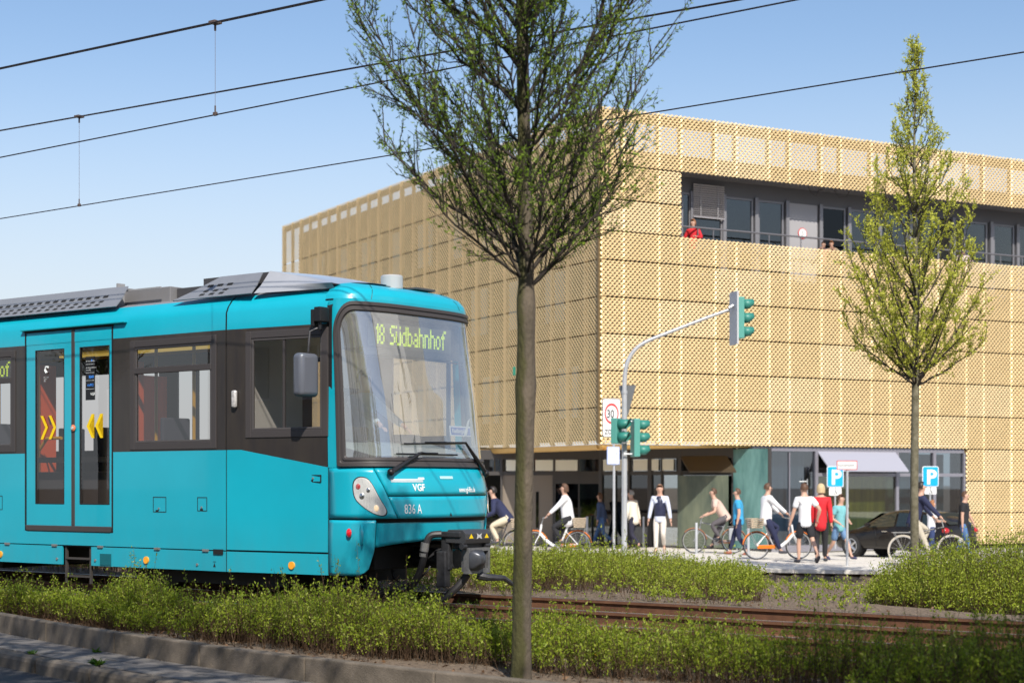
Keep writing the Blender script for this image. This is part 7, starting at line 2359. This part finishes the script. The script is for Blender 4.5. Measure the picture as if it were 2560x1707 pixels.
h_.location = (32, 6, -.4); h_.rotation_euler = (0, 0, math.radians(126.9))
h_.location = (52, -8, -.4)
# street trees in the same row as the nearest tree, out of frame; they dapple the bed and kerb
src = t1
for k, (s, p, rz, sc, lab) in enumerate([(3.4, 9.3, 1.0, 1.0, 'young street tree out of frame, next in the row to the right'), (10.6, 9.3, 2.3, 1.05, 'young street tree out of frame, second to the right'), (-19.5, 11.9, 4.0, 1.0, 'young street tree out of frame, to the left')]):
    c = copy_tree(src); v = W(s, p, -.04)
    c.location = v; c.rotation_euler = (0, 0, rz); c.scale = (sc, sc, sc)
    c['label'] = lab; c['group'] = 'street trees in the kerb bed'
src['group'] = 'street trees in the kerb bed'

# two broad leafy trees added out of frame to shade the kerb and bed
def broad_tree(label, x, y, h0, r, hz, seed):
    rs = np.random.RandomState(seed)
    T = thing('tree', label, 'tree', (x, y, -.3), 0, 'broad trees added for their shade')
    MB().tube([(0, 0, 0), (.05, 0, h0 * .5), (0, .05, h0), (.1, 0, h0 + hz)], [.24, .19, .16, .05], 12).build('trunk', bark_m, T, smooth=True)
    paths = []; rad = []; P = []; Dn = []
    for i in range(46):
        a = rs.uniform(0, 6.28); b_ = rs.uniform(-.25, 1)
        e = np.array([math.cos(a) * r * math.sqrt(max(.05, 1 - b_ * b_)), math.sin(a) * r * math.sqrt(max(.05, 1 - b_ * b_)), h0 + hz * .45 + b_ * hz * .55]) * np.array([.9, .9, 1])
        s_ = np.array([0, 0, h0 * .85 + rs.uniform(0, hz * .4)])
        t_ = np.linspace(0, 1, 7)[:, None]
        Q = s_ + (e - s_) * t_ + np.array([0, 0, .5]) * t_ * (1 - t_) + rs.normal(0, .05, (7, 3))
        paths.append(Q); rad.append(np.linspace(.07, .012, 7))
        for k in range(9):
            p0 = Q[2 + k % 5]; d = rs.normal(0, 1, 3); d /= np.linalg.norm(d); L = rs.uniform(.5, 1.2)
            q = p0 + d * L
            paths.append(np.stack([p0, (p0 + q) / 2 + rs.normal(0, .05, 3), q])); rad.append(np.array([.018, .012, .005]))
            c = q + rs.normal(0, .28, (24, 3)); P.append(c); Dn.append(rs.normal(0, 1, (24, 3)))
    V, Fq = tubes_np(paths, rad, 5) if False else (None, None)
    Vs, Fs = tubes_np([p for p in paths if len(p) == 7], [q for p, q in zip(paths, rad) if len(p) == 7], 6)
    V2, F2 = tubes_np([p for p in paths if len(p) == 3], [q for p, q in zip(paths, rad) if len(p) == 3], 4)
    npmesh('branches', np.concatenate([Vs, V2]), np.concatenate([Fs, F2 + len(Vs)]), MATS['twig_bark'], T, smooth=True)
    P = np.concatenate(P); Dn = np.concatenate(Dn)
    V, Fq = leaves_np(P, Dn, rs.uniform(.09, .16, len(P)), rs.uniform(.03, .05, len(P)), rs)
    npmesh('foliage', V, Fq, leaf_b, T)
broad_tree('broad leafy tree added for its shade, left of the viewpoint, out of frame', -3.3, 6.0, 6.0, 3.7, 5.0, 61)
broad_tree('broad leafy tree added for its shade, right of the viewpoint, out of frame', 5.6, 2.6, 5.8, 3.2, 4.4, 62)
